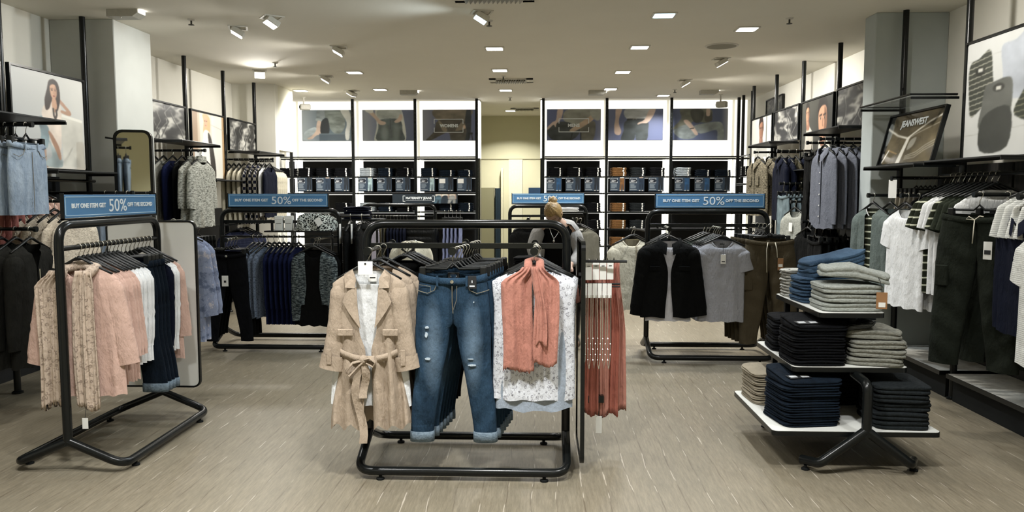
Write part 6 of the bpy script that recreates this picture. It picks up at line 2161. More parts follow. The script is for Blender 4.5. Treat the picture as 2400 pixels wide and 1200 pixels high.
# ------------------------------------------------------------------ front rack
ya = FY - 0.315
xa, xb, xc = FX - 0.47, FX - 0.04, FX + 0.375
za = 1.205
place('coat', (xa, ya, za), R(1), 'beige belted trench coat hung open over a white top')
place('white_inner', (xa, ya + 0.004, za), R(1), 'white top inside the beige trench coat')
hanger((xa, ya, za), R(1), 'black hanger holding the open beige trench coat', None, wide=0.85)
hang('coat_b', 2, (xa + 0.012, ya + 0.155, za), (0.006, 0.13, 0), R(-1), 'beige trench coat hidden behind the belted trench coat', 'trench coats on the front rack', 'black hanger of a trench coat further back')
hang('black_b', 4, (xa + 0.10, FY + 0.14, za), (0.012, 0.05, 0), R(-3), 'black top hung behind the trench coats', None, 'black hanger of a black top behind the trench coats')
place('jeans', (xb, ya + 0.01, za), 0, 'ripped mid blue jeans with turned up hems on the front rack')
hanger((xb, ya + 0.01, za), 0, 'black clip hanger holding the ripped blue jeans', None, True)
hang('jeans_b', 6, (xb + 0.016, ya + 0.085, za), (0.010, 0.062, 0), R(-2), 'blue jeans hung behind the ripped jeans', 'jeans in a row on the front rack', 'black clip hanger of the jeans behind the ripped pair')
hang('black_tr', 3, (xb + 0.06, FY + 0.19, za), (0.01, 0.05, 0), 0, 'black trousers at the back of the jeans arm', None, 'black clip hanger of black trousers on the front rack')
place('floral', (xc, ya + 0.02, za), 0, 'sleeveless grey floral top under the coral scarf')
hanger((xc, ya + 0.02, za), 0, 'black hanger holding the grey floral top', None, wide=0.9)
hang('floral_b', 2, (xc + 0.01, ya + 0.125, za), (0.008, 0.055, 0), 0, 'grey floral top hung behind the coral scarf', None, 'black hanger of a floral top further back')
hang('peach_b', 3, (xc + 0.01, ya + 0.245, za), (0.0, 0.06, 0), 0, 'coral top hung behind the floral tops', None, 'black hanger of a coral top')
t = thing('coral_scarf', 'coral gauze scarf draped over the grey floral top', 'scarf', (xc, ya + 0.02, za))
y = -0.085
put('tail', drape(-0.055, 0.01, -0.160, -0.004, -0.075, -0.60, y, 1.2, 0.024, 3, fray=0.008, open_at=0.16).me('tail', CORAL, True), t)
put('tail', drape(-0.012, 0.05, 0.002, 0.122, -0.075, -0.565, y - 0.012, 1.1, 0.022, 12, fray=0.008, open_at=0.16).me('tail', CORAL, True), t)
put('upper_fold', drape(-0.012, 0.022, 0.015, 0.07, -0.07, -0.46, y - 0.024, 1, 0.010, 9, fray=0.003, open_at=0.9).me('upper_fold', CORAL, True), t)
put('neck_loop', G().tube([(-0.03, y, -0.085), (-0.03, 0.0, -0.055), (0.0, 0.035, -0.05), (0.03, 0.0, -0.055), (0.03, y, -0.085)], 0.022, 10, flat=0.8).me('neck_loop', CORAL, True), t)

# coral scarves and necklaces on the outer side of the mirror panel
t = thing('display_rail', 'black bar with hooks on the outer side of the mirror panel', 'clothes rail', (0.23, 4.16, 1.13))
put('bar', G().tube([(0, 0, 0), (0.24, 0, 0)], 0.008, 8).me('bar', BLACK), t)
put('lower_bar', G().tube([(0, 0.06, -0.13), (0.21, 0.06, -0.13)], 0.006, 8).tube([(0, 0.06, -0.145), (0.21, 0.06, -0.145)], 0.004, 8).me('lower_bar', BLACK), t)
for i, (x0, x1, zb, yy, m_) in enumerate(((0.25, 0.31, 0.25, 4.30, CORAL_D), (0.30, 0.37, 0.23, 4.34, CORAL), (0.36, 0.43, 0.22, 4.38, CORAL_D), (0.40, 0.47, 0.235, 4.42, CORAL))):
    t = thing('rust_scarf', ('rust gauze scarf hanging closest to the mirror panel', 'coral gauze scarf with a white tag beside the mirror panel', 'rust gauze scarf hung between two coral scarves', 'coral gauze scarf hung farthest from the mirror panel')[i], 'scarf', (x0, yy, 1.10), 0, 'scarves beside the mirror panel')
    put('cloth', drape(0.0, x1 - x0 - 0.01, 0.0, x1 - x0 + 0.03, 0, zb - 1.10, 0, 3, 0.012, 20 + i, fray=0.012, open_at=0.5).me('cloth', m_, True), t)
    put('loop', G().tube([(0.02, 0, -0.01), (0.025, 0.0, 0.03), (0.03, 0, -0.01)], 0.004, 6).me('loop', BLACK), t)
    if i == 1:
        put('hang_tag', G().cbox(0.02, 0.055, -0.031, -0.029, -0.97, -0.87, 0.001).me('hang_tag', PAPER), t, label='white hang tag')
        put('string', G().tube([(0.037, -0.03, -0.87), (0.036, -0.02, -0.75)], 0.0015, 5).me('string', INK), t)
for i in range(6):
    t = thing('necklace', 'long beaded necklace on a white card beside the mirror panel', 'necklace', (0.245 + 0.027 * i, 4.20, 1.0), R(4 * (i % 3 - 1)), 'necklaces beside the mirror panel')
    put('card', G().cbox(-0.011, 0.013, -0.002, 0.0, -0.075, 0.005, 0.001).me('card', PAPER), t)
    put('chain', G().tube([(-0.008, -0.004, -0.06), (-0.009, -0.006, -0.3), (-0.006, -0.006, -0.42 - 0.02 * (i % 2)), (0.0, -0.008, -0.47), (0.006, -0.006, -0.42), (0.009, -0.006, -0.3), (0.008, -0.004, -0.06)], 0.0022, 6).me('chain', SEQ), t)
    for k in range(5):
        put('bead', G().lathe([(0.001, -0.005), (0.005, 0), (0.001, 0.005)], 6, (-0.007 + 0.014 * (k % 2), -0.007, -0.30 - 0.03 * k)).me('bead', SEQ), t)
for i in range(4):
    t = thing('scarf_card', 'white display card clipped above the coral scarves', 'card', (0.265 + 0.04 * i, 4.18 + 0.01 * i, 1.13), R(3 * i - 4), 'cards above the scarves')
    put('card', G().cbox(-0.018, 0.018, -0.001, 0.001, -0.105, -0.01, 0.001).me('card', PAPER), t)
    put('hook', G().tube([(0, 0, -0.012), (0.004, 0, 0.004), (0, 0.002, 0.012)], 0.002, 5).me('hook', CHROME), t)
    put('print', G().box(-0.008, 0.008, -0.0025, -0.0015, -0.03, -0.026).me('print', INK), t)

# ------------------------------------------------------------------ rack of pink blouses
zr = 1.205
y = 4.08
place('pink', (LX + 0.02, y, zr), R(3), 'blush pink blouse under the leopard scarf at the rack end')
hanger((LX + 0.02, y, zr), R(3), 'black hanger holding the pink blouse under the leopard scarf', None, wide=0.9)
t = thing('leopard_scarf', 'leopard print gauze scarf with sequins over the pink blouse', 'scarf', (LX + 0.02, y, zr), R(3))
put('tail', drape(-0.12, -0.03, -0.20, -0.065, -0.12, -0.86, -0.075, 2, 0.016, 31, fray=0.02, open_at=0.12).me('tail', LEOP, True), t)
put('tail', drape(0.02, 0.11, 0.0, 0.12, -0.12, -0.87, -0.080, 2, 0.016, 33, fray=0.012, open_at=0.12).me('tail', LEOP, True), t)
put('neck_loop', G().tube([(-0.075, -0.07, -0.15), (-0.085, 0.0, -0.115), (0.0, 0.045, -0.10), (0.085, 0.0, -0.115), (0.07, -0.075, -0.15)], 0.034, 12, flat=0.8).me('neck_loop', LEOP, True), t)
put('hang_tag', G().cbox(0.03, 0.062, -0.10, -0.098, -0.98, -0.92, 0.001).me('hang_tag', PAPER), t, label='white hang tag')
put('string', G().tube([(0.046, -0.099, -0.92), (0.05, -0.085, -0.85)], 0.0015, 5).me('string', INK), t)
y += 0.075
for key, n, sp, l_ in (('pink_b', 5, 0.043, 'blush pink blouse in the row behind the leopard scarf'), ('white_b', 4, 0.043, 'white top between the pink blouses and the dark jeans'), ('jeans_dk', 4, 0.048, 'dark blue jeans with turned up hems on the pink blouse rack'),
                       ('navy_b', 1, 0.05, 'navy top between the dark jeans and the far white tops'), ('white_b', 2, 0.045, 'white top near the white end panel'), ('pink_b', 1, 0.045, 'pink blouse next to the white end panel')):
    hang(key, n, (LX, y, zr), (0.0, sp, 0), R(1), l_, None, 'black hanger of a ' + l_.split(' in ')[0].split(' between ')[0].split(' with ')[0].split(' near ')[0].split(' next ')[0] + ' on the pink blouse rack', jit=3)
    y += n * sp
# blouse behind the end panel
place('blueflo', (-2.60, 5.36, 1.30), R(12), 'blue watercolour print blouse behind the white end panel')
t = thing('panel_hook', 'black hook on the back of the white end panel', 'hook', (-2.60, 5.12, 1.30))
put('bar', G().tube([(0, 0, 0), (0, 0.36, 0)], 0.009, 8).me('bar', BLACK), t)
hanger((-2.60, 5.36, 1.30), R(12), 'black hanger of the blue watercolour blouse', None)
place('blueflo', (-2.61, 5.47, 1.30), R(8), 'second blue watercolour print blouse further behind the end panel')

# ------------------------------------------------------------------ black cardigan rack
zc_ = 1.06
place('jeans_bk', (CX - 0.40, CY - 0.33, zc_), R(4), 'black jeans with a white tag on the cardigan rack')
hanger((CX - 0.40, CY - 0.33, zc_), R(4), 'black clip hanger of the tagged black jeans', None, True)
hang('black_tr', 3, (CX - 0.40, CY - 0.25, zc_), (0.005, 0.06, 0), R(3), 'black trousers behind the tagged black jeans', None, 'black clip hanger of trousers behind the tagged jeans')
t = thing('lower_rail', 'thin black rail across the cardigan rack', 'rail', (CX, CY - 0.10, 1.08))
put('bar', G().tube([(-0.55, 0, 0), (0.55, 0, 0)], 0.010, 8).me('bar', BLACK), t)
for sx in (-1, 1):
    put('bracket', G().tube([(sx * 0.55, 0, 0), (sx * 0.57, 0.09, 0)], 0.008, 6).me('bracket', BLACK), t)
hang('melange', 4, (CX - 0.23, CY - 0.10, 1.08), (0.047, 0, 0), R(-110), 'blue grey melange top on the cardigan rack', None, 'black hanger of a blue grey top')
hang('navyb', 6, (CX - 0.03, CY - 0.10, 1.08), (0.047, 0, 0), R(-97), 'navy top hung edge on in the cardigan rack', None, 'black hanger of a navy top in the cardigan rack')
place('cardigan', (CX + 0.42, CY - 0.33, zc_), R(-8), 'cropped black and white knit cardigan over a long black top')
place('black_in', (CX + 0.42, CY - 0.325, zc_), R(-8), 'long black top inside the knit cardigan')
hanger((CX + 0.42, CY - 0.33, zc_), R(-8), 'black hanger of the knit cardigan', None)
hang('black_b', 2, (CX + 0.42, CY - 0.22, zc_), (0, 0.07, 0), R(-6), 'black top behind the knit cardigan', None, 'black hanger of a black top behind the cardigan')
hang('black_ct', 2, (CX + 0.69, CY + 0.0, 1.28), (0.11, 0, 0), R(-90), 'long black coat with a white card beside the cardigan rack', None, 'black hanger of a long black coat')
t = thing('display_rail', 'black arm carrying the long black coats', 'clothes rail', (CX + 0.58, CY, 1.28))
put('bar', G().tube([(0, 0, 0), (0.30, 0, 0)], 0.010, 8).me('bar', BLACK), t)
t = thing('rack_shelf', 'small black shelf across the cardigan rack', 'shelf', (CX + 0.20, CY + 0.02, 1.135))
put('board', G().prism(rrect(-0.33, 0.33, -0.14, 0.14, 0.03), 'z', -0.012, 0).me('board', BLACK), t)
for sx in (-1, 1):
    put('bracket', G().box(sx * 0.29 - 0.01, sx * 0.29 + 0.01, -0.01, 0.01, 0.0, 0.085).me('bracket', BLACK), t)
for i, x in enumerate((-0.20, -0.11)):
    t = thing('white_carton', 'white gift carton standing on the cardigan rack shelf', 'box', (CX + 0.20 + x, CY - 0.03 + 0.02 * i, 1.136), R(4), 'white cartons on the rack shelf')
    put('box', G().cbox(-0.036, 0.036, -0.036, 0.036, 0, 0.14, 0.003).me('box', WHITE_LAM), t)
    put('lid', G().cbox(-0.0375, 0.0375, -0.0375, 0.0375, 0.105, 0.1415, 0.003).me('lid', PAPER), t)
    put('print', G().box(-0.024, 0.024, -0.0372, -0.0362, 0.066, 0.070).me('print', INK), t)


def pile(name, cat, mat, loc, rz, W_, D_, h_, n_, label, group, seeds=2, jit=2.0, top=None, shrink=0.0, parts=()):
    ms = [folded(W_, D_, h_, 10 * n_ + s_).me('cloth', mat, True, 60) for s_ in range(seeds)]
    for i in range(n_):
        last = i == n_ - 1
        lb = top if (last and top) else (('topmost ' if last else ('lowest ' if i == 0 else ORD[i] + ' lowest ')) + label)
        t = thing(name, lb, cat, (loc[0] + rng.uniform(-.009, .009), loc[1] + rng.uniform(-.008, .008), loc[2] + i * (h_ + 0.002) + 0.0005), rz + R(rng.uniform(-jit, jit)), group)
        put('cloth', ms[i % seeds], t)
        for p in parts:
            put(p[0], p[1], t, label=p[2] if len(p) > 2 else None)
    return loc[2] + n_ * (h_ + 0.002)


def slanted_top(name, mat, loc, rz, W_, D_, label):
    """topmost folded jeans of a pile, raised at the back, with a printed label card on it"""
    g_ = folded(W_, D_, 0.03, 31, sag=0.002, lump=0.002)
    g_.v = [(x, y_, z + (y_ + D_ / 2) * 0.11 * min(1, z / 0.012)) for x, y_, z in g_.v]
    t = thing(name, label, 'jeans', loc, rz)
    put('cloth', g_.me('cloth', mat, True, 60), t)
    lc = put('label_card', G().cbox(-0.065, 0.065, -0.028, 0.028, 0, 0.002, 0.0008).me('label_card', INK), t, (-0.075, -0.09, 0.035 + (D_ / 2 - 0.09) * 0.11), (math.atan(0.11), 0, R(6)), label='black label card with grey print')
    put('print', G().box(-0.055, -0.012, -0.014, 0.014, 0.002, 0.0028).me('print', MC['grey_print']), lc)
    put('print', G().box(0.012, 0.055, -0.020, 0.008, 0.002, 0.0028).me('print', MC['grey_print']), lc)


simple('grey_print', '#b4b7b9', 0.6)


# fleck print scarf pile
g = G()
P = []
for i in range(15):
    row = []
    a = R(90 * i / 14)
    for k in range(36):
        b = 2 * PI * k / 36
        rr = 1 + 0.10 * math.sin(5 * b + 3 * a) + 0.07 * math.sin(9 * b + 7 * a)
        row.append((0.21 * math.cos(a) ** 0.5 * math.cos(b) * rr if i < 14 else 0, 0.11 * math.cos(a) ** 0.5 * math.sin(b) * rr if i < 14 else 0, 0.155 * math.sin(a) * (1 + 0.08 * math.sin(4 * b))))
    P.append(row)
g.rings(P)
t = thing('flecked_scarf', 'bundled black and white flecked scarf on the cardigan rack shelf', 'scarf', (CX + 0.36, CY + 0.0, 1.136))
put('cloth', g.me('cloth', SPECK_BW, True), t)
put('price_tag', G().cbox(-0.03, 0.03, -0.001, 0.001, -0.08, 0.0, 0.001).xf(Matrix.Translation((0.03, -0.115, 0.12)) @ Matrix.Rotation(R(-35), 4, 'Y') @ Matrix.Rotation(R(-18), 4, 'X')).me('price_tag', PAPER), t, label='white price tag')

# ------------------------------------------------------------------ black jacket rack
zj = 1.185
hang('cream_ls', 2, (DX - 0.66, DY + 0.22, 1.16), (0.04, 0.11, 0), R(20), 'cream long sleeved top beside the black jacket rack', None, 'black hanger of a cream top by the jacket rack')
t = thing('display_rail', 'black arm carrying the cream tops by the jacket rack', 'clothes rail', (DX - 0.54, DY + 0.1, 1.16))
put('bar', G().tube([(0, -0.08, -0.01), (-0.06, 0.05, 0), (-0.10, 0.20, 0), (-0.06, 0.36, 0)], 0.010, 8).me('bar', BLACK), t)
place('jacket', (DX - 0.40, DY - 0.35, zj), R(-2), 'black jacket hung open over a pale t shirt')
place('tee_in', (DX - 0.40, DY - 0.345, zj), R(-2), 'pale t shirt inside the open black jacket')
hanger((DX - 0.40, DY - 0.35, zj), R(-2), 'black hanger of the open black jacket', None)
hang('black_b', 3, (DX - 0.39, DY - 0.19, zj), (0.006, 0.09, 0), R(-2), 'black top behind the open black jacket', None, 'black hanger of a black top behind the jacket')
place('tee', (DX + 0.06, DY - 0.33, zj), R(-3), 'light grey t shirt with a white tag on the jacket rack')
hanger((DX + 0.06, DY - 0.33, zj), R(-3), 'black hanger of the tagged light grey t shirt', None)
hang('tee_b', 4, (DX + 0.055, DY - 0.24, zj), (-0.004, 0.06, 0), R(-3), 'light grey t shirt behind the tagged t shirt', None, 'black hanger of a grey t shirt further back')
hang('hoodie', 3, (DX + 0.03, DY + 0.06, zj), (0.0, 0.12, 0), R(-3), 'grey green hoodie at the back of the jacket rack', None, 'black hanger of a hoodie on the jacket rack')
place('khaki', (DX + 0.47, DY - 0.32, zj + 0.03), R(-5), 'khaki joggers with cream drawstrings and a brown tag')
hanger((DX + 0.47, DY - 0.32, zj + 0.03), R(-5), 'black clip hanger of the tagged khaki joggers', None, True)
hang('khaki_b', 4, (DX + 0.455, DY - 0.22, zj + 0.03), (-0.012, 0.075, 0), R(-4), 'khaki joggers behind the tagged joggers', None, 'black clip hanger of joggers further back')

# ------------------------------------------------------------------ far racks
hang('olive_b', 5, (EX - 0.36, EY, 1.17), (0.048, 0, 0), R(-95), 'khaki top before the maternity jeans sign', None, 'black hanger of a khaki top')
hang('navy_b', 6, (EX - 0.11, EY, 1.17), (0.046, 0, 0), R(-93), 'navy top before the maternity jeans sign', None, 'black hanger of a navy top before the maternity sign')
hang('puffer', 2, (EX + 0.30, EY - 0.1, 1.17), (0, 0.2, 0), R(-5), 'black quilted jacket before the maternity jeans sign', None, 'black hanger of a quilted jacket')
t = thing('display_rail', 'black arm carrying the lilac trousers', 'clothes rail', (EX + 0.52, EY - 0.02, 1.24))
put('bar', G().tube([(0, 0, 0), (0.40, -0.05, 0)], 0.009, 8).me('bar', BLACK), t)
hang('lilac_tr', 5, (EX + 0.66, EY - 0.037, 1.24), (0.055, -0.006, 0), R(-90), 'grey lilac trousers beside the rack before the maternity sign', None, 'black clip hanger of lilac trousers')
hang('lilac_d', 2, (EX - 0.44, EY - 0.32, 1.17), (0.02, 0.1, 0), R(15), 'pale grey lilac dress on the rack before the maternity sign', None, 'black hanger of a lilac dress')
pile('navy_jumper', 'jumper', NAVY, (-2.13, 8.9, 1.20), 0, 0.30, 0.26, 0.045, 3, 'folded navy jumper on the small table behind the cardigan rack', 'folded navy jumpers')
t = thing('small_display_table', 'small black display stand with folded navy jumpers', 'table', (-2.13, 8.9, 0))
put('top', G().prism(rrect(-0.30, 0.30, -0.2, 0.2, 0.03), 'z', 1.18, 1.2).me('top', BLACK), t)
for sx in (-1, 1):
    for sy in (-1, 1):
        put('leg', G().tube([(sx * 0.26, sy * 0.16, 0), (sx * 0.26, sy * 0.16, 1.18)], 0.014, 8).me('leg', BLACK), t)
# cream coat bundle between the racks
t = thing('bundle_stand', 'low black stand with a bundled cream coat', 'table', (-1.23, 7.2, 0))
put('top', G().prism(rrect(-0.22, 0.22, -0.18, 0.18, 0.03), 'z', 0.80, 0.82).me('top', BLACK), t)
for sx in (-1, 1):
    for sy in (-1, 1):
        put('leg', G().tube([(sx * 0.18, sy * 0.14, 0), (sx * 0.18, sy * 0.14, 0.80)], 0.014, 8).me('leg', BLACK), t)
g = G()
rs = []
for i in range(13):
    a = R(90 * i / 12)
    rs.append([((0.19 * (1 + 0.13 * math.sin(4 * b + 2 * a) + 0.06 * math.sin(9 * b))) * math.cos(a) ** 0.45 * math.cos(b) if i < 12 else 0, 0.14 * (1 + 0.10 * math.sin(3 * b)) * math.cos(a) ** 0.45 * math.sin(b) if i < 12 else 0, 0.20 * math.sin(a) * (1 + 0.14 * math.sin(3 * b + 1))) for b in [2 * PI * k / 36 for k in range(36)]])
t = thing('cream_coat', 'bundled cream coat lying on the low stand', 'coat', (-1.23, 7.2, 0.82))
put('cloth', g.rings(rs).me('cloth', CREAMC, True), t)
put('collar', G().tube([(-0.05, -0.1, 0.16), (0.0, -0.12, 0.12), (0.06, -0.1, 0.16)], 0.03, 8, flat=0.5).me('collar', BLACKC, True), t)

hang('black_b', 5, (QX - 0.25, QY - 0.3, 1.17), (0, 0.09, 0), R(4), 'black top on the rack behind the bending woman', None, 'black hanger of a black top behind the woman')
hang('black_tr', 4, (QX - 0.02, QY - 0.05, 1.20), (0.06, 0, 0), R(80), 'black trousers on the rack behind the bending woman', None, 'black clip hanger of trousers behind the woman')
place('jumper', (QX + 0.40, QY - 0.33, 1.17), R(-12), 'taupe grey jumper with a black tag behind the bending woman')
hanger((QX + 0.40, QY - 0.33, 1.17), R(-12), 'black hanger of the taupe grey jumper', None)
hang('grey_b', 3, (QX + 0.36, QY - 0.22, 1.17), (0, 0.1, 0), R(-6), 'grey jumper behind the taupe grey jumper', None, 'black hanger of a grey jumper behind the woman')
t = thing('rack_shelf', 'small black shelf with white tops above the grey jumper', 'shelf', (QX + 0.26, QY + 0.02, 1.255))
put('board', G().box(-0.22, 0.24, -0.13, 0.13, -0.012, 0).me('board', BLACK), t)
for sx in (-1, 1):
    put('bracket', G().box(sx * 0.2 - 0.01, sx * 0.2 + 0.01, -0.01, 0.01, -0.05, -0.012).me('bracket', BLACK), t)
pile('white_blouse', 'top', WHITEC, (QX + 0.24, QY + 0.0, 1.256), 0, 0.30, 0.22, 0.028, 2, 'folded white top on the shelf behind the bending woman', 'folded white tops')

# ------------------------------------------------------------------ left wall
def left_row(tip_x, y, z, items, arm_label, sp=0.075, yaw=0):
    arm(tip_x, y, z, 'left', arm_label)
    x = tip_x - 0.03
    for key, n, l_, hl in items:
        for i in range(n):
            hang(key, 1, (x, y, z), (0, 0, 0), R(90 + yaw), l_ if n == 1 else ('outermost ' if i == 0 else ORD[i] + ' outermost ') + l_, l_ if n > 1 else None, hl if n == 1 else ('outermost ' if i == 0 else ORD[i] + ' outermost ') + hl)
            x -= sp


left_row(-3.38, 5.02, 1.95, [('skirt', 4, 'pale blue denim pencil skirt high on the left wall', 'black clip hanger of a denim skirt')], 'black arm carrying the pale denim skirts', 0.07)
left_row(-3.36, 4.98, 1.26, [('moss', 3, 'charcoal cardigan with a zip below the denim skirts', 'black hanger of a charcoal cardigan')], 'black arm carrying the charcoal cardigans', 0.10)
left_row(-3.32, 5.42, 1.44, [('lace', 5, 'pale lace top below the seated woman poster', 'black hanger of a lace top')], 'black arm carrying the pale lace tops', 0.075)
for i in range(5):
    hang('rose', 1, (-3.86, 5.05 + 0.07 * i, 1.60), (0, 0, 0), R(8), 'dusty rose top on the rail under the seated woman poster', 'dusty rose tops on the left rail', 'black hanger of a dusty rose top')
for i in range(4):
    hang('peach', 1, (-3.86, 5.48 + 0.075 * i, 1.60), (0, 0, 0), R(8), 'peach top on the rail under the seated woman poster', 'peach tops on the left rail', 'black hanger of a peach top')
left_row(-3.30, 6.10, 1.50, [('chamb', 3, 'pale denim shirt beside the tall mirror', 'black hanger of a pale denim shirt')], 'black arm carrying the pale denim shirts', 0.09)
left_row(-3.38, 7.66, 1.925, [('knit', 2, 'grey marl knit jumper with a high collar on the left wall', 'black hanger of a grey knit jumper'), ('black_b', 1, 'black top next to the grey knit jumpers', 'black hanger of the top next to the knits'), ('navyk', 1, 'navy jumper next to the grey jumpers', 'black hanger of the navy jumper'), ('grey_b', 2, 'smooth grey jumper beside the tall mirror', 'black hanger of a smooth grey jumper')], 'black arm carrying the grey knit jumpers', 0.096)
t = thing('price_card', 'white card clipped to the grey knit jumper arm', 'card', (-3.42, 7.62, 1.91), R(60))
put('card', G().cbox(-0.04, 0.03, -0.001, 0.001, -0.11, 0.0, 0.001).me('card', PAPER), t)
put('clip', G().cbox(-0.01, 0.01, -0.006, 0.006, -0.005, 0.02, 0.001).me('clip', PLASTIC), t)
left_row(-3.36, 9.57, 1.92, [('navy_b', 1, 'navy top at the end of the cream tops arm', 'black hanger of the navy top by the cream tops'), ('white_b', 1, 'white top next to the checked shirts', 'black hanger of the white top by the checks'), ('check_b', 3, 'navy and white checked shirt on the left wall', 'black hanger of a checked shirt'), ('cream_b', 4, 'cream top high on the left wall', 'black hanger of a cream top')], 'black arm carrying the cream tops', 0.065)
for i in range(5):
    hang('cream_b', 1, (-3.60, 9.85 + 0.08 * i, 1.92), (0, 0, 0), R(30), 'cream top near the white pier', 'cream tops near the pier', 'black hanger of a cream top near the pier')
wall_rail(9.75, 10.3, 1.92, -3.60, 'left', 'short black rail for the cream tops near the pier')
for i in range(4):
    hang('navy_str', 1, (-3.72, 9.3 + 0.1 * i, 1.12), (0, 0, 0), R(30), 'navy striped top low on the left wall', 'navy striped tops', 'black hanger of a navy striped top')
for i in range(7):
    hang('black_tr', 1, (-3.72, 7.75 + 0.08 * i, 1.12), (0, 0, 0), R(15), 'black trousers on the low rail of the left wall', 'black trousers on the left wall', 'black clip hanger of trousers on the left wall')

# ------------------------------------------------------------------ right wall
def right_row(tip_x, y, z, items, arm_label, sp=0.075, yaw=0):
    arm(tip_x, y, z, 'right', arm_label)
    x = tip_x + 0.03
    for key, n, l_, hl in items:
        for i in range(n):
            hang(key, 1, (x, y, z), (0, 0, 0), R(-90 + yaw), l_ if n == 1 else ('outermost ' if i == 0 else ORD[i] + ' outermost ') + l_, l_ if n > 1 else None, hl if n == 1 else ('outermost ' if i == 0 else ORD[i] + ' outermost ') + hl)
            x += sp


arm(2.60, 6.18, 1.48, 'right', 'black arm carrying the grey green hoodies')
place('hoodie_open', (2.63, 6.18, 1.48), R(-80), 'open grey green hoodie over a striped olive tee')
place('stripe_in', (2.633, 6.18, 1.48), R(-80), 'striped olive tee inside the open hoodie')
hanger((2.63, 6.18, 1.48), R(-80), 'black hanger of the open hoodie', None)
hang('hoodie', 3, (2.765, 6.18, 1.48), (0.11, 0, 0), R(-86), 'closed grey green hoodie beside the grey column', None, 'black hanger of a closed hoodie')
right_row(2.60, 5.62, 1.48, [('white_tee', 5, 'white t shirt between the hoodies and the striped tees', 'black hanger of a white t shirt')], 'black arm carrying the white t shirts', 0.078, 10)
for i, (key, l_) in enumerate((('stripe_tee', 'olive striped tee'), ('stripe_tee', 'olive striped tee'), ('white_tee', 'white tee'), ('white_tee', 'white tee'), ('stripe_tee', 'olive striped tee'), ('olive_tee', 'plain olive tee'), ('olive_tee', 'plain olive tee'), ('olive_tee', 'plain olive tee'), ('white_tee', 'white tee'))):
    hang(key, 1, (2.86, 5.46 - 0.066 * i, 1.62), (0, 0, 0), R(-4), l_ + ' on the rail under the folded t shirts poster', 'tees on the right rail', 'black hanger of a tee on the right rail')
for i in range(5):
    hang('tan_tr', 1, (3.12, 6.52 - 0.075 * i, 1.62), (0, 0, 0), R(6), 'stone trousers on the rail behind the hoodies', 'stone trousers on the right rail', 'black clip hanger of stone trousers')
for i in range(4):
    hang('black_t', 1, (3.12, 6.08 - 0.08 * i, 1.62), (0, 0, 0), R(4), 'black tee on the rail behind the white t shirts', 'black tees on the right rail', 'black hanger of a black tee on the right rail')
t = thing('price_card', 'white card hung on the rail beside the grey column', 'card', (2.72, 6.08, 1.60), R(-60))
put('card', G().cbox(-0.025, 0.045, -0.001, 0.001, -0.14, 0.0, 0.001).me('card', PAPER), t)
put('clip', G().cbox(-0.01, 0.01, -0.006, 0.006, -0.005, 0.03, 0.001).me('clip', PLASTIC), t)
put('arm_bar', G().tube([(0, 0, 0.02), (0.2, 0.35, 0.02)], 0.008, 6).me('arm_bar', BLACK), t)
arm(2.60, 4.69, 1.49, 'right', 'black arm carrying the dark green joggers')
place('green_jog', (2.62, 4.69, 1.49), R(-50), 'dark green joggers with a cream bow and white tag')
hanger((2.62, 4.69, 1.49), R(-50), 'black clip hanger of the dark green joggers with the bow', None, True)
hang('green_b', 4, (2.78, 4.69, 1.49), (0.085, 0, 0), R(-56), 'dark green joggers behind the pair with the bow', None, 'black clip hanger of dark green joggers further back')
for i in range(4):
    hang('stripe_sh', 1, (2.86, 4.44 - 0.075 * i, 1.62), (0, 0, 0), R(-8), 'white pinstripe shirt at the end of the right rail', 'pinstripe shirts', 'black hanger of a pinstripe shirt')
wall_rail(4.0, 4.6, 1.62, 2.86, 'right', 'black rail end with pinstripe shirts')
right_row(2.60, 4.26, 1.48, [('navyj', 3, 'navy jacket beside the dark green joggers', 'black hanger of a navy jacket')], 'black arm carrying the navy jackets', 0.09)
right_row(2.52, 3.93, 1.40, [('stripe_sh', 2, 'low white striped shirt beside the navy jackets', 'black hanger of a low striped shirt')], 'black arm carrying the low striped shirts', 0.09)
right_row(2.56, 7.16, 1.99, [('shirt', 6, 'blue grey chambray shirt high on the right wall', 'black hanger of a chambray shirt')], 'black arm carrying the chambray shirts', 0.085, 5)
right_row(2.58, 7.56, 1.98, [('black_tr', 4, 'black trousers high on the right wall', 'black clip hanger of trousers beside the chambray shirts')], 'black arm carrying the high black trousers', 0.06)
right_row(2.60, 9.47, 1.99, [('tweed', 3, 'brown tweed jacket high on the right wall', 'black hanger of a tweed jacket')], 'black arm carrying the tweed jackets', 0.135, 8)
right_row(2.62, 8.62, 1.96, [('navyj', 2, 'navy jacket next to the tweed jackets', 'black hanger of a navy jacket next to the tweeds'), ('olive_b', 1, 'khaki top among the navy jackets', 'black hanger of the khaki top among navy'), ('navyj', 2, 'navy jacket next to the pole and the khaki top', 'black hanger of a navy jacket by the pole')], 'black arm carrying the navy jackets next to the tweeds', 0.08)
right_row(2.58, 8.37, 1.60, [('distr', 5, 'faded distressed jeans below the navy jackets', 'black clip hanger of distressed jeans')], 'black arm carrying the distressed jeans', 0.06)
right_row(2.58, 7.98, 1.41, [('sweat', 4, 'soft grey sweatshirt with a white card on the right wall', 'black hanger of a grey sweatshirt')], 'black arm carrying the grey sweatshirts', 0.10, 14)
right_row(2.55, 7.30, 1.18, [('black_tr', 5, 'black trousers low on the right wall', 'black clip hanger of the low black trousers')], 'black arm carrying the low black trousers', 0.07)
hang('black_b', 3, (2.62, 7.62, 1.22), (0.09, 0, 0), R(-75), 'black top with the low black trousers on the right wall', None, 'black hanger of a black top low on the right wall')
arm(2.58, 7.62, 1.22, 'right', 'black arm carrying the low black tops')

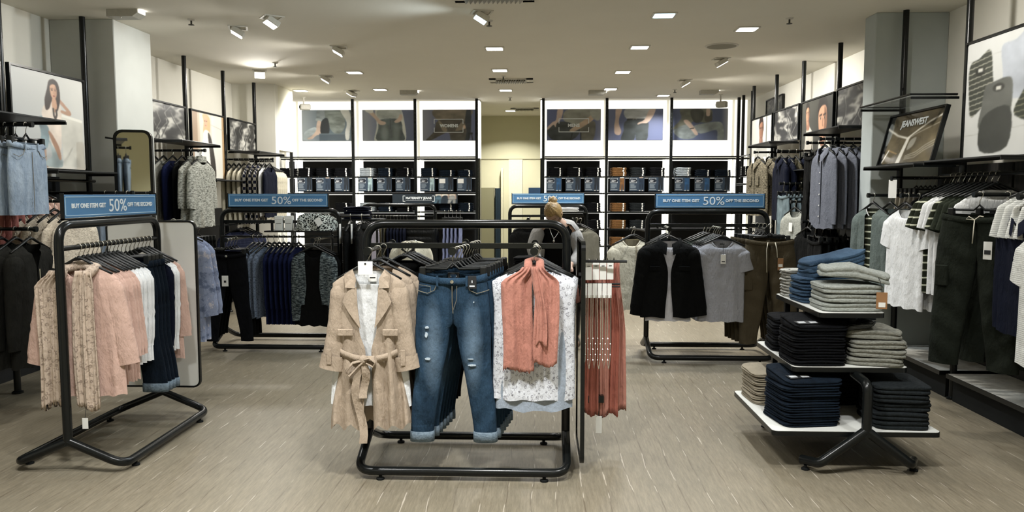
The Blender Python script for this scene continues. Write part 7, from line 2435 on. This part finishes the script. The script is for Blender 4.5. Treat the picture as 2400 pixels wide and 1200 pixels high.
# ------------------------------------------------------------------ folded clothes on the tiered table
Z1, Z2, Z3 = 0.226, 0.551, 0.851
ztop = pile('grey_sweatshirt', 'sweatshirt', SAGE if False else cloth('pale_grey_fleece', '#8f938e', 'melange', '#7f837e'), (TX + 0.02, TY - 0.135, Z3), 0, 0.33, 0.30, 0.048, 3, 'folded pale grey sweatshirt in the pile on the top tier', 'folded grey sweatshirts')
g = folded(0.36, 0.26, 0.055, 77, sag=0.0, lump=0.010)
g.v = [(x, y_, z + 0.03 * math.sin(2.2 * x / 0.36 + 2.0) - 0.25 * max(0, x) ** 1.5 * 1.0) for x, y_, z in g.v]
t = thing('grey_sweatshirt', 'crooked pale grey sweatshirt with a brown tag on top of the pile', 'sweatshirt', (TX + 0.05, TY - 0.15, ztop + 0.012), R(-14))
put('cloth', g.me('cloth', MC['pale_grey_fleece'], True, 60), t)
put('hang_tag', G().cbox(0.10, 0.155, -0.165, -0.163, -0.135, -0.045, 0.001).me('hang_tag', KRAFT), t, label='brown card tag')
put('tag_print', G().box(0.112, 0.146, -0.1665, -0.1655, -0.125, -0.10).me('tag_print', PAPER), t)
put('string', G().tube([(0.127, -0.164, -0.045), (0.12, -0.15, 0.01), (0.11, -0.10, 0.045)], 0.0018, 5).me('string', INK), t)
zt = pile('blue_jeans', 'jeans', cloth('folded_mid_denim', '#25364a', 'denim', '#4a627a'), (TX - 0.0, TY + 0.175, Z3), R(4), 0.32, 0.25, 0.036, 4, 'folded blue jeans in the middle pile of the top tier', 'folded blue jeans on the top tier')
for i in range(2):
    g = folded(0.34, 0.24, 0.05, 90 + i, sag=0.0, lump=0.012)
    g.v = [(x, y_, z + 0.10 * x + 0.03 * math.sin(5 * x)) for x, y_, z in g.v]
    t = thing('blue_jeans', 'rumpled blue jeans thrown on the folded blue jeans' if i else 'bent blue jeans right under the rumpled pair', 'jeans', (TX + 0.05, TY + 0.175, zt + 0.03 + 0.045 * i), R(6))
    put('cloth', g.me('cloth', MC['folded_mid_denim'], True, 60), t)
pile('striped_tee', 't-shirt', STR_BW, (TX - 0.02, TY + 0.40, Z3), 0, 0.29, 0.17, 0.017, 9, 'folded grey striped tee in the far pile of the top tier', 'folded striped tees')
# middle tier
zb = pile('black_jeans', 'jeans', BLACKD, (TX - 0.155, TY - 0.14, Z2), R(3), 0.30, 0.30, 0.030, 6, 'folded black jeans in the pile on the middle tier', 'folded black jeans on the middle tier')
slanted_top('black_jeans', BLACKD, (TX - 0.155, TY - 0.14, zb), R(5), 0.30, 0.30, 'slanting black jeans with a printed label on the middle tier')
pile('black_jeans', 'jeans', BLACKD, (TX - 0.14, TY + 0.225, Z2), R(-4), 0.30, 0.28, 0.032, 6, 'folded black jeans in the rear pile of the middle tier', 'folded black jeans at the rear of the middle tier')
zs = pile('grey_jumper', 'jumper', cloth('marl_taupe', '#77776f', 'melange', '#63645e'), (TX + 0.185, TY - 0.14, Z2), R(-10), 0.30, 0.30, 0.045, 3, 'rumpled grey jumper in the pile on the middle tier', 'grey jumpers on the middle tier', jit=7)
g = folded(0.30, 0.26, 0.05, 55, sag=0.012, lump=0.012)
t = thing('striped_jumper', 'grey jumper with a striped collar on top of the middle tier pile', 'jumper', (TX + 0.17, TY - 0.13, zs + 0.003), R(-14))
put('cloth', g.me('cloth', MC['marl_taupe'], True, 60), t)
put('collar', G().tube([(-0.15, -0.05, 0.045), (-0.11, -0.11, 0.06), (-0.03, -0.10, 0.072), (0.0, -0.02, 0.066), (-0.06, 0.05, 0.07)], 0.032, 10, flat=0.45).me('collar', cloth('collar_rib', '#2a2d30', 'stripe', '#8a8d8e', scale=8), True), t)
pile('charcoal_jumper', 'jumper', CHARC, (TX + 0.17, TY + 0.225, Z2), R(5), 0.27, 0.26, 0.045, 5, 'folded charcoal jumper at the back of the middle tier', 'folded charcoal jumpers on the middle tier')
# bottom tier
zb = pile('navy_jeans', 'jeans', DEN_DK, (TX - 0.22, TY - 0.19, Z1), R(8), 0.33, 0.33, 0.026, 8, 'folded dark navy jeans in the pile on the bottom tier', 'folded navy jeans')
slanted_top('navy_jeans', DEN_DK, (TX - 0.22, TY - 0.19, zb), R(10), 0.33, 0.33, 'slanting navy jeans with a printed label on the bottom tier')
pile('stone_trousers', 'trousers', BEIGET, (TX - 0.27, TY + 0.24, Z1), R(4), 0.30, 0.32, 0.026, 7, 'folded stone trousers at the back of the bottom tier', 'folded stone trousers', top='top folded stone trousers on the bottom tier pile')
pile('charcoal_sweatshirt', 'sweatshirt', CHARC, (TX + 0.28, TY - 0.20, Z1), R(-6), 0.30, 0.36, 0.046, 5, 'folded charcoal sweatshirt on the bottom tier', 'folded charcoal sweatshirts')
pile('black_trousers', 'trousers', BLACKC, (TX + 0.14, TY + 0.24, Z1), R(3), 0.34, 0.30, 0.035, 6, 'folded black trousers at the back of the bottom tier', 'folded black trousers on the bottom tier')

# ------------------------------------------------------------------ folded jeans on the back wall shelves
FM = {}


def fj(mat):
    if mat.name not in FM:
        FM[mat.name] = folded(0.25, 0.26, 0.034, 5, sag=0.002, lump=0.002).me('cloth', mat, True, 60)
    return FM[mat.name]


GREYJ = cloth('faded_grey_denim', '#79828a', 'denim', '#aab2b6')
stick_me = G().cbox(0.062, 0.082, -0.1335, -0.1315, 0.004, 0.031, 0.0008).me('size_sticker', PAPER)
topcard = G().cbox(-0.02, 0.05, -0.02, 0.03, 0.0, 0.002, 0.0005).me('size_card', PAPER)
CN = {'black_denim': 'black', 'dark_denim': 'dark navy', 'tan_cotton': 'tan', 'faded_grey_denim': 'faded grey', 'charcoal_fleece': 'charcoal'}


def stack(x, z, mat, n_, lay='womens'):
    col = CN[mat.name]
    for k in range(n_):
        t = thing('folded_jeans', 'folded %s jeans with a size sticker %s' % (col, lay), 'jeans', (x + rng.uniform(-.004, .004), YP + 0.145, z + 0.0005 + k * 0.0342), R(rng.uniform(-1, 1)), 'folded %s jeans %s' % (col, lay))
        put('cloth', fj(mat), t)
        put('size_sticker', stick_me, t, label='white size sticker')
        if k == n_ - 1 and rng.random() < 0.8:
            put('size_card', topcard, t, (0.0, 0, 0.036), (R(-8), 0, R(8)), label='white size card')


rows1 = {0: (BLACKD, BLACKD, BLACKD), 1: (GREYJ, DEN_DK, BLACKD), 2: (DEN_DK, DEN_DK, DEN_DK), 4: (BLACKD, BLACKD, BLACKD), 5: (TAN, CHARC, BLACKD), 6: (GREYJ, DEN_DK, DEN_DK)}
for i, ms in rows1.items():
    w_ = BX[i + 1] - BX[i]
    lay = BAYTXT[i]
    for j, m_ in enumerate(ms):
        x = BX[i] + w_ * (0.20 + 0.30 * j)
        stack(x, SZ[1], m_, 4 if i in (0, 1, 4, 5) else 3 + (j == 0), lay)
        for r_i, z in enumerate(SZ[3:7]):
            if i == 0 and (r_i > 0 or j < 2):
                continue
            if i == 1 and r_i > 0:
                continue
            if i == 2 and (r_i > 1 or j == 0):
                continue
            if i == 4 and (j < 2 or r_i > 2):
                continue
            if i == 5 and (j == 2 or (j == 1 and r_i > 1)):
                continue
            if i == 6 and r_i > 0:
                continue
            stack(x, z, TAN if (i == 5 and j == 0) else m_, 4, lay)
    if i == 5:
        stack(BX[i] + w_ * 0.2, SZ[7], TAN, 4, lay)
stack(-4.13, SZ[1], BLACKD, 4, 'behind the white bulkhead')
for z in (SZ[1],):
    for yy in (11.75, 12.0):
        for k in range(4):
            t = thing('folded_jeans', 'folded black jeans on the corner side shelf', 'jeans', (3.20, yy, z + 0.0005 + k * 0.0342), R(-90), 'folded jeans on the corner shelf')
            put('cloth', fj(BLACKD), t)
            put('size_sticker', stick_me, t, label='white size sticker')
# low stand of dark clothes that the woman sorts through
t = thing('sorting_stand', 'low black stand with dark folded clothes before the bending woman', 'table', (0.10, 6.80, 0))
put('top', G().prism(rrect(-0.36, 0.30, -0.17, 0.17, 0.03), 'z', 0.735, 0.755).me('top', BLACK), t)
for sx in (-0.30, 0.24):
    for sy in (-0.13, 0.13):
        put('leg', G().tube([(sx, sy, 0), (sx, sy, 0.735)], 0.013, 8).me('leg', BLACK), t)
pile('black_trousers', 'trousers', BLACKC, (0.14, 6.80, 0.756), R(4), 0.26, 0.26, 0.013, 2, 'folded black trousers under the hands of the bending woman', 'folded black trousers on the sorting stand')
pile('black_jersey', 'top', BLACKD, (-0.12, 6.80, 0.756), R(-6), 0.22, 0.26, 0.035, 5, 'folded black top piled on the sorting stand beside the woman', 'folded black tops on the sorting stand')
# ------------------------------------------------------------------ woman bending over a rack
def person():
    px, py = 0.125, 7.25
    t = thing('person', 'woman with tied up blonde hair in a grey cardigan bending over the rack', 'person', (px, py, 0))
    J = {  # joint: (x, y, z, rx, ry)
        'pelvis': (0.06, 0.16, 0.88, 0.150, 0.115), 'waist': (0.06, 0.08, 1.00, 0.125, 0.095), 'chest': (0.04, -0.03, 1.12, 0.130, 0.088), 'upper': (0.03, -0.085, 1.185, 0.100, 0.060),
        'neck': (0.02, -0.145, 1.245, 0.052, 0.052), 'skull': (0.0, -0.185, 1.30, 0.062, 0.065), 'crown': (-0.005, -0.20, 1.355, 0.066, 0.075),
        'shR': (-0.125, -0.075, 1.18, 0.052, 0.052), 'elR': (-0.20, -0.20, 0.98, 0.045, 0.045), 'wrR': (-0.13, -0.36, 0.86, 0.030, 0.026),
        'shL': (0.185, -0.06, 1.165, 0.055, 0.054), 'elL': (0.25, -0.10, 0.94, 0.047, 0.047), 'wrL': (0.15, -0.32, 0.85, 0.030, 0.026),
        'hipR': (-0.03, 0.17, 0.82, 0.098, 0.098), 'knR': (-0.03, 0.12, 0.46, 0.062, 0.065), 'anR': (-0.03, 0.17, 0.09, 0.042, 0.046), 'toR': (-0.04, 0.02, 0.035, 0.042, 0.030),
        'hipL': (0.15, 0.17, 0.82, 0.098, 0.098), 'knL': (0.16, 0.13, 0.46, 0.062, 0.065), 'anL': (0.16, 0.18, 0.09, 0.042, 0.046), 'toL': (0.17, 0.03, 0.035, 0.042, 0.030)}
    E_ = [('pelvis', 'waist'), ('waist', 'chest'), ('chest', 'upper'), ('upper', 'neck'), ('neck', 'skull'), ('skull', 'crown'), ('upper', 'shR'), ('shR', 'elR'), ('elR', 'wrR'), ('upper', 'shL'), ('shL', 'elL'), ('elL', 'wrL'),
          ('pelvis', 'hipR'), ('hipR', 'knR'), ('knR', 'anR'), ('anR', 'toR'), ('pelvis', 'hipL'), ('hipL', 'knL'), ('knL', 'anL'), ('anL', 'toL')]

    def skinned(name, keys, edges, J_, mat, grow=1.0, root='pelvis', sub=2):
        idx = {k: i for i, k in enumerate(keys)}
        me = bpy.data.meshes.new(name)
        me.from_pydata([J_[k][:3] for k in keys], [(idx[a], idx[b]) for a, b in edges if a in idx and b in idx], [])
        o = bpy.data.objects.new(name, me)
        COL.objects.link(o)
        md = o.modifiers.new('skin', 'SKIN')
        md.use_smooth_shade = True
        for k in keys:
            v = me.skin_vertices[0].data[idx[k]]
            v.radius = (J_[k][3] * grow, J_[k][4] * grow)
            v.use_root = k == root
        o.modifiers.new('sub', 'SUBSURF').levels = sub
        o.modifiers['sub'].render_levels = sub
        dg = bpy.context.evaluated_depsgraph_get()
        m2 = bpy.data.meshes.new_from_object(o.evaluated_get(dg))
        bpy.data.objects.remove(o)
        m2.name = name
        m2.materials.clear()
        m2.materials.append(mat)
        m2.polygons.foreach_set('use_smooth', [True] * len(m2.polygons))
        return m2

    # the body with its hands: five fingers on each palm
    keys = list(J)
    edges = list(E_)
    J2 = dict(J)
    for s_, w_ in (('R', 'wrR'), ('L', 'wrL')):
        x, y, z = J[w_][:3]
        d = 1 if s_ == 'R' else -1
        J2['pm' + s_] = (x + 0.01 * d, y - 0.055, z - 0.02, 0.032, 0.016)
        keys.append('pm' + s_)
        edges.append((w_, 'pm' + s_))
        for f, (fx, ln) in enumerate(((-0.028, 0.062), (-0.010, 0.072), (0.008, 0.068), (0.025, 0.055))):
            a, b = 'f%d%sa' % (f, s_), 'f%d%sb' % (f, s_)
            J2[a] = (x + fx + 0.01 * d, y - 0.055 - ln * 0.6, z - 0.028, 0.0088, 0.0085)
            J2[b] = (x + fx + 0.01 * d, y - 0.055 - ln * 0.9, z - 0.055, 0.0075, 0.0075)
            keys += [a, b]
            edges += [('pm' + s_, a), (a, b)]
        a, b = 't%sa' % s_, 't%sb' % s_
        J2[a] = (x + 0.045 * d, y - 0.045, z - 0.03, 0.0105, 0.010)
        J2[b] = (x + 0.052 * d, y - 0.075, z - 0.05, 0.009, 0.0085)
        keys += [a, b]
        edges += [('pm' + s_, a), (a, b)]
    put('body', skinned('body', keys, edges, J2, SKINM), t)
    rs = []
    for x, y, z, rx, ry in ((0.028, -0.115, 1.222, 0.075, 0.062), (0.03, -0.095, 1.205, 0.125, 0.078), (0.035, -0.065, 1.165, 0.160, 0.100), (0.04, -0.03, 1.11, 0.162, 0.112), (0.055, 0.05, 1.02, 0.143, 0.112), (0.06, 0.12, 0.93, 0.158, 0.125), (0.06, 0.16, 0.85, 0.175, 0.140)):
        rs.append([(x + rx * math.cos(2 * PI * k / 28), y + ry * math.sin(2 * PI * k / 28), z + 0.03 * math.sin(2 * PI * k / 28)) for k in range(28)])
    put('black_top', G().rings(rs).me('black_top', BLACKC, True), t, label='black top')
    tr = ['pelvis', 'hipR', 'knR', 'anR', 'hipL', 'knL', 'anL']
    put('trousers', skinned('trousers', tr, E_, J, BLACKD, 1.09), t, label='black trousers')
    for s_ in 'RL':
        sh = ['an' + s_, 'to' + s_]
        put('shoe', skinned('shoe', sh, E_, J, BLACKM, 1.15, root='an' + s_), t)
    # cardigan: an open shell over back and sides, with both sleeves
    cardm = cloth('dove_grey_cardigan', '#8e8d8b')
    rs = []
    for x, y, z, rx, ry, op in ((0.025, -0.10, 1.245, 0.080, 0.066, 50), (0.03, -0.085, 1.228, 0.165, 0.098, 52), (0.035, -0.055, 1.17, 0.205, 0.118, 56), (0.045, -0.015, 1.08, 0.200, 0.130, 54), (0.058, 0.07, 0.98, 0.176, 0.132, 52), (0.06, 0.15, 0.87, 0.196, 0.160, 50), (0.06, 0.17, 0.72, 0.21, 0.175, 50)):
        rs.append([(x + rx * math.cos(R(-90 + op + (360 - 2 * op) * q / 26)), y + ry * math.sin(R(-90 + op + (360 - 2 * op) * q / 26)), z + 0.03 * math.sin(R(-90 + op + (360 - 2 * op) * q / 26))) for q in range(27)])
    c = put('cardigan', G().rings(rs, closed=False).me('cardigan', cardm, True), t, label='soft grey cardigan')
    for s_ in 'RL':
        Js = {k: J[k] for k in ('sh' + s_, 'el' + s_, 'wr' + s_)}
        ks = list(Js)
        put('sleeve', skinned('sleeve', ks, E_, Js, cardm, 1.42, root=ks[0]), c)
    # head: face, ears, hair with a knot; she looks down towards the rail
    hx, hy, hz = -0.005, -0.205, 1.315
    M = Matrix.Translation((hx, hy, hz)) @ Matrix.Rotation(R(-22), 4, 'Z') @ Matrix.Rotation(R(58), 4, 'X')
    rs = []
    for i in range(17):
        a = R(-90 + 180 * i / 16)
        ring = []
        for k in range(24):
            b = 2 * PI * k / 24
            x_, y_, z_ = 0.070 * math.cos(a) * math.cos(b), 0.088 * math.cos(a) * math.sin(b), 0.108 * math.sin(a)
            if z_ < 0:
                x_ *= 1 + 0.9 * z_ / 0.2
                y_ *= 1 + 0.5 * z_ / 0.2
            f = max(0, -math.sin(b)) ** 6 * max(0, math.cos(a))
            if -0.045 < z_ < 0.01:
                y_ -= 0.020 * f ** 2 * (1 - abs(z_ + 0.025) / 0.035) if abs(z_ + 0.025) < 0.035 else 0
            ring.append((x_, y_, z_))
        rs.append(ring)
    hd = put('head', G().rings(rs).xf(M).me('head', SKINM, True), t)
    for s_ in (-1, 1):
        put('eye', G().lathe([(0.001, -0.006), (0.011, 0), (0.001, 0.006)], 10, (s_ * 0.028, -0.076, 0.004)).xf(M).me('eye', simple('eye_dark', '#3a2c24', 0.3)), hd)
        put('brow', G().tube([(s_ * 0.014, -0.083, 0.022), (s_ * 0.03, -0.080, 0.027), (s_ * 0.045, -0.070, 0.022)], 0.003, 5).xf(M).me('brow', simple('brow', '#5b4632', 0.9)), hd)
        put('ear', G().lathe([(0.002, -0.028), (0.012, -0.012), (0.015, 0.008), (0.003, 0.026)], 10, (s_ * 0.070, 0.004, -0.008)).xf(M).me('ear', SKINM, True), hd)
    put('nose', G().tube([(0, -0.086, 0.006), (0, -0.098, -0.016), (0, -0.104, -0.028), (0, -0.086, -0.034)], [0.006, 0.009, 0.012, 0.006], 8).xf(M).me('nose', SKINM, True), hd)
    put('mouth', G().tube([(-0.022, -0.074, -0.058), (0, -0.084, -0.057), (0.022, -0.074, -0.058)], 0.005, 6).xf(M).me('mouth', simple('lips', '#9a5a50', 0.5)), hd)
    HAIR, nt, bs = nodes('blonde_hair')
    st = noise(nt, coords(nt, (120, 18, 120)), 1.0, 4, 0.7)
    L(nt, ramp(nt, st, [(0.3, lin('#55421f')), (0.55, lin('#8f7447')), (0.75, lin('#b59a66'))]), bs.inputs['Base Color'])
    bs.inputs['Roughness'].default_value = 0.5
    rs = []
    for i in range(17):
        ring = []
        for k in range(32):
            b = 2 * PI * k / 32
            front = sstep(0.15, 0.75, -math.sin(b))
            a0 = lerp(-58, 30, front)
            a = R(a0 + (90 - a0) * i / 16)
            g_ = 1.13 + 0.025 * math.sin(11 * b + 2 * a)
            ring.append((0.071 * g_ * math.cos(a) * math.cos(b), 0.088 * g_ * math.cos(a) * math.sin(b) + 0.006, 0.108 * g_ * math.sin(a) + 0.003))
        rs.append(ring)
    hr = put('hair', G().rings(rs, cap1=True).xf(M).me('hair', HAIR, True), t, label='blonde hair tied up')
    rs = []
    for i in range(11):
        a = R(-90 + 18 * i)
        rs.append([((0.042 + 0.005 * math.sin(5 * b + a * 3)) * math.cos(a) * math.cos(b), 0.045 * math.cos(a) * math.sin(b) + 0.085, 0.036 * math.sin(a) + 0.075) for b in [2 * PI * k / 16 for k in range(16)]])
    put('hair_knot', G().rings(rs).xf(M).me('hair_knot', HAIR, True), hr)
    put('necklace', G().tube([(-0.05, -0.19, 1.215), (-0.02, -0.235, 1.12), (0.0, -0.24, 1.08), (0.03, -0.235, 1.12), (0.075, -0.18, 1.21)], 0.0028, 6).lathe([(0.001, -0.018), (0.012, -0.004), (0.001, 0.014)], 8, (0.0, -0.245, 1.065)).me('necklace', CHROME, True), t, label='silver pendant necklace')


person()
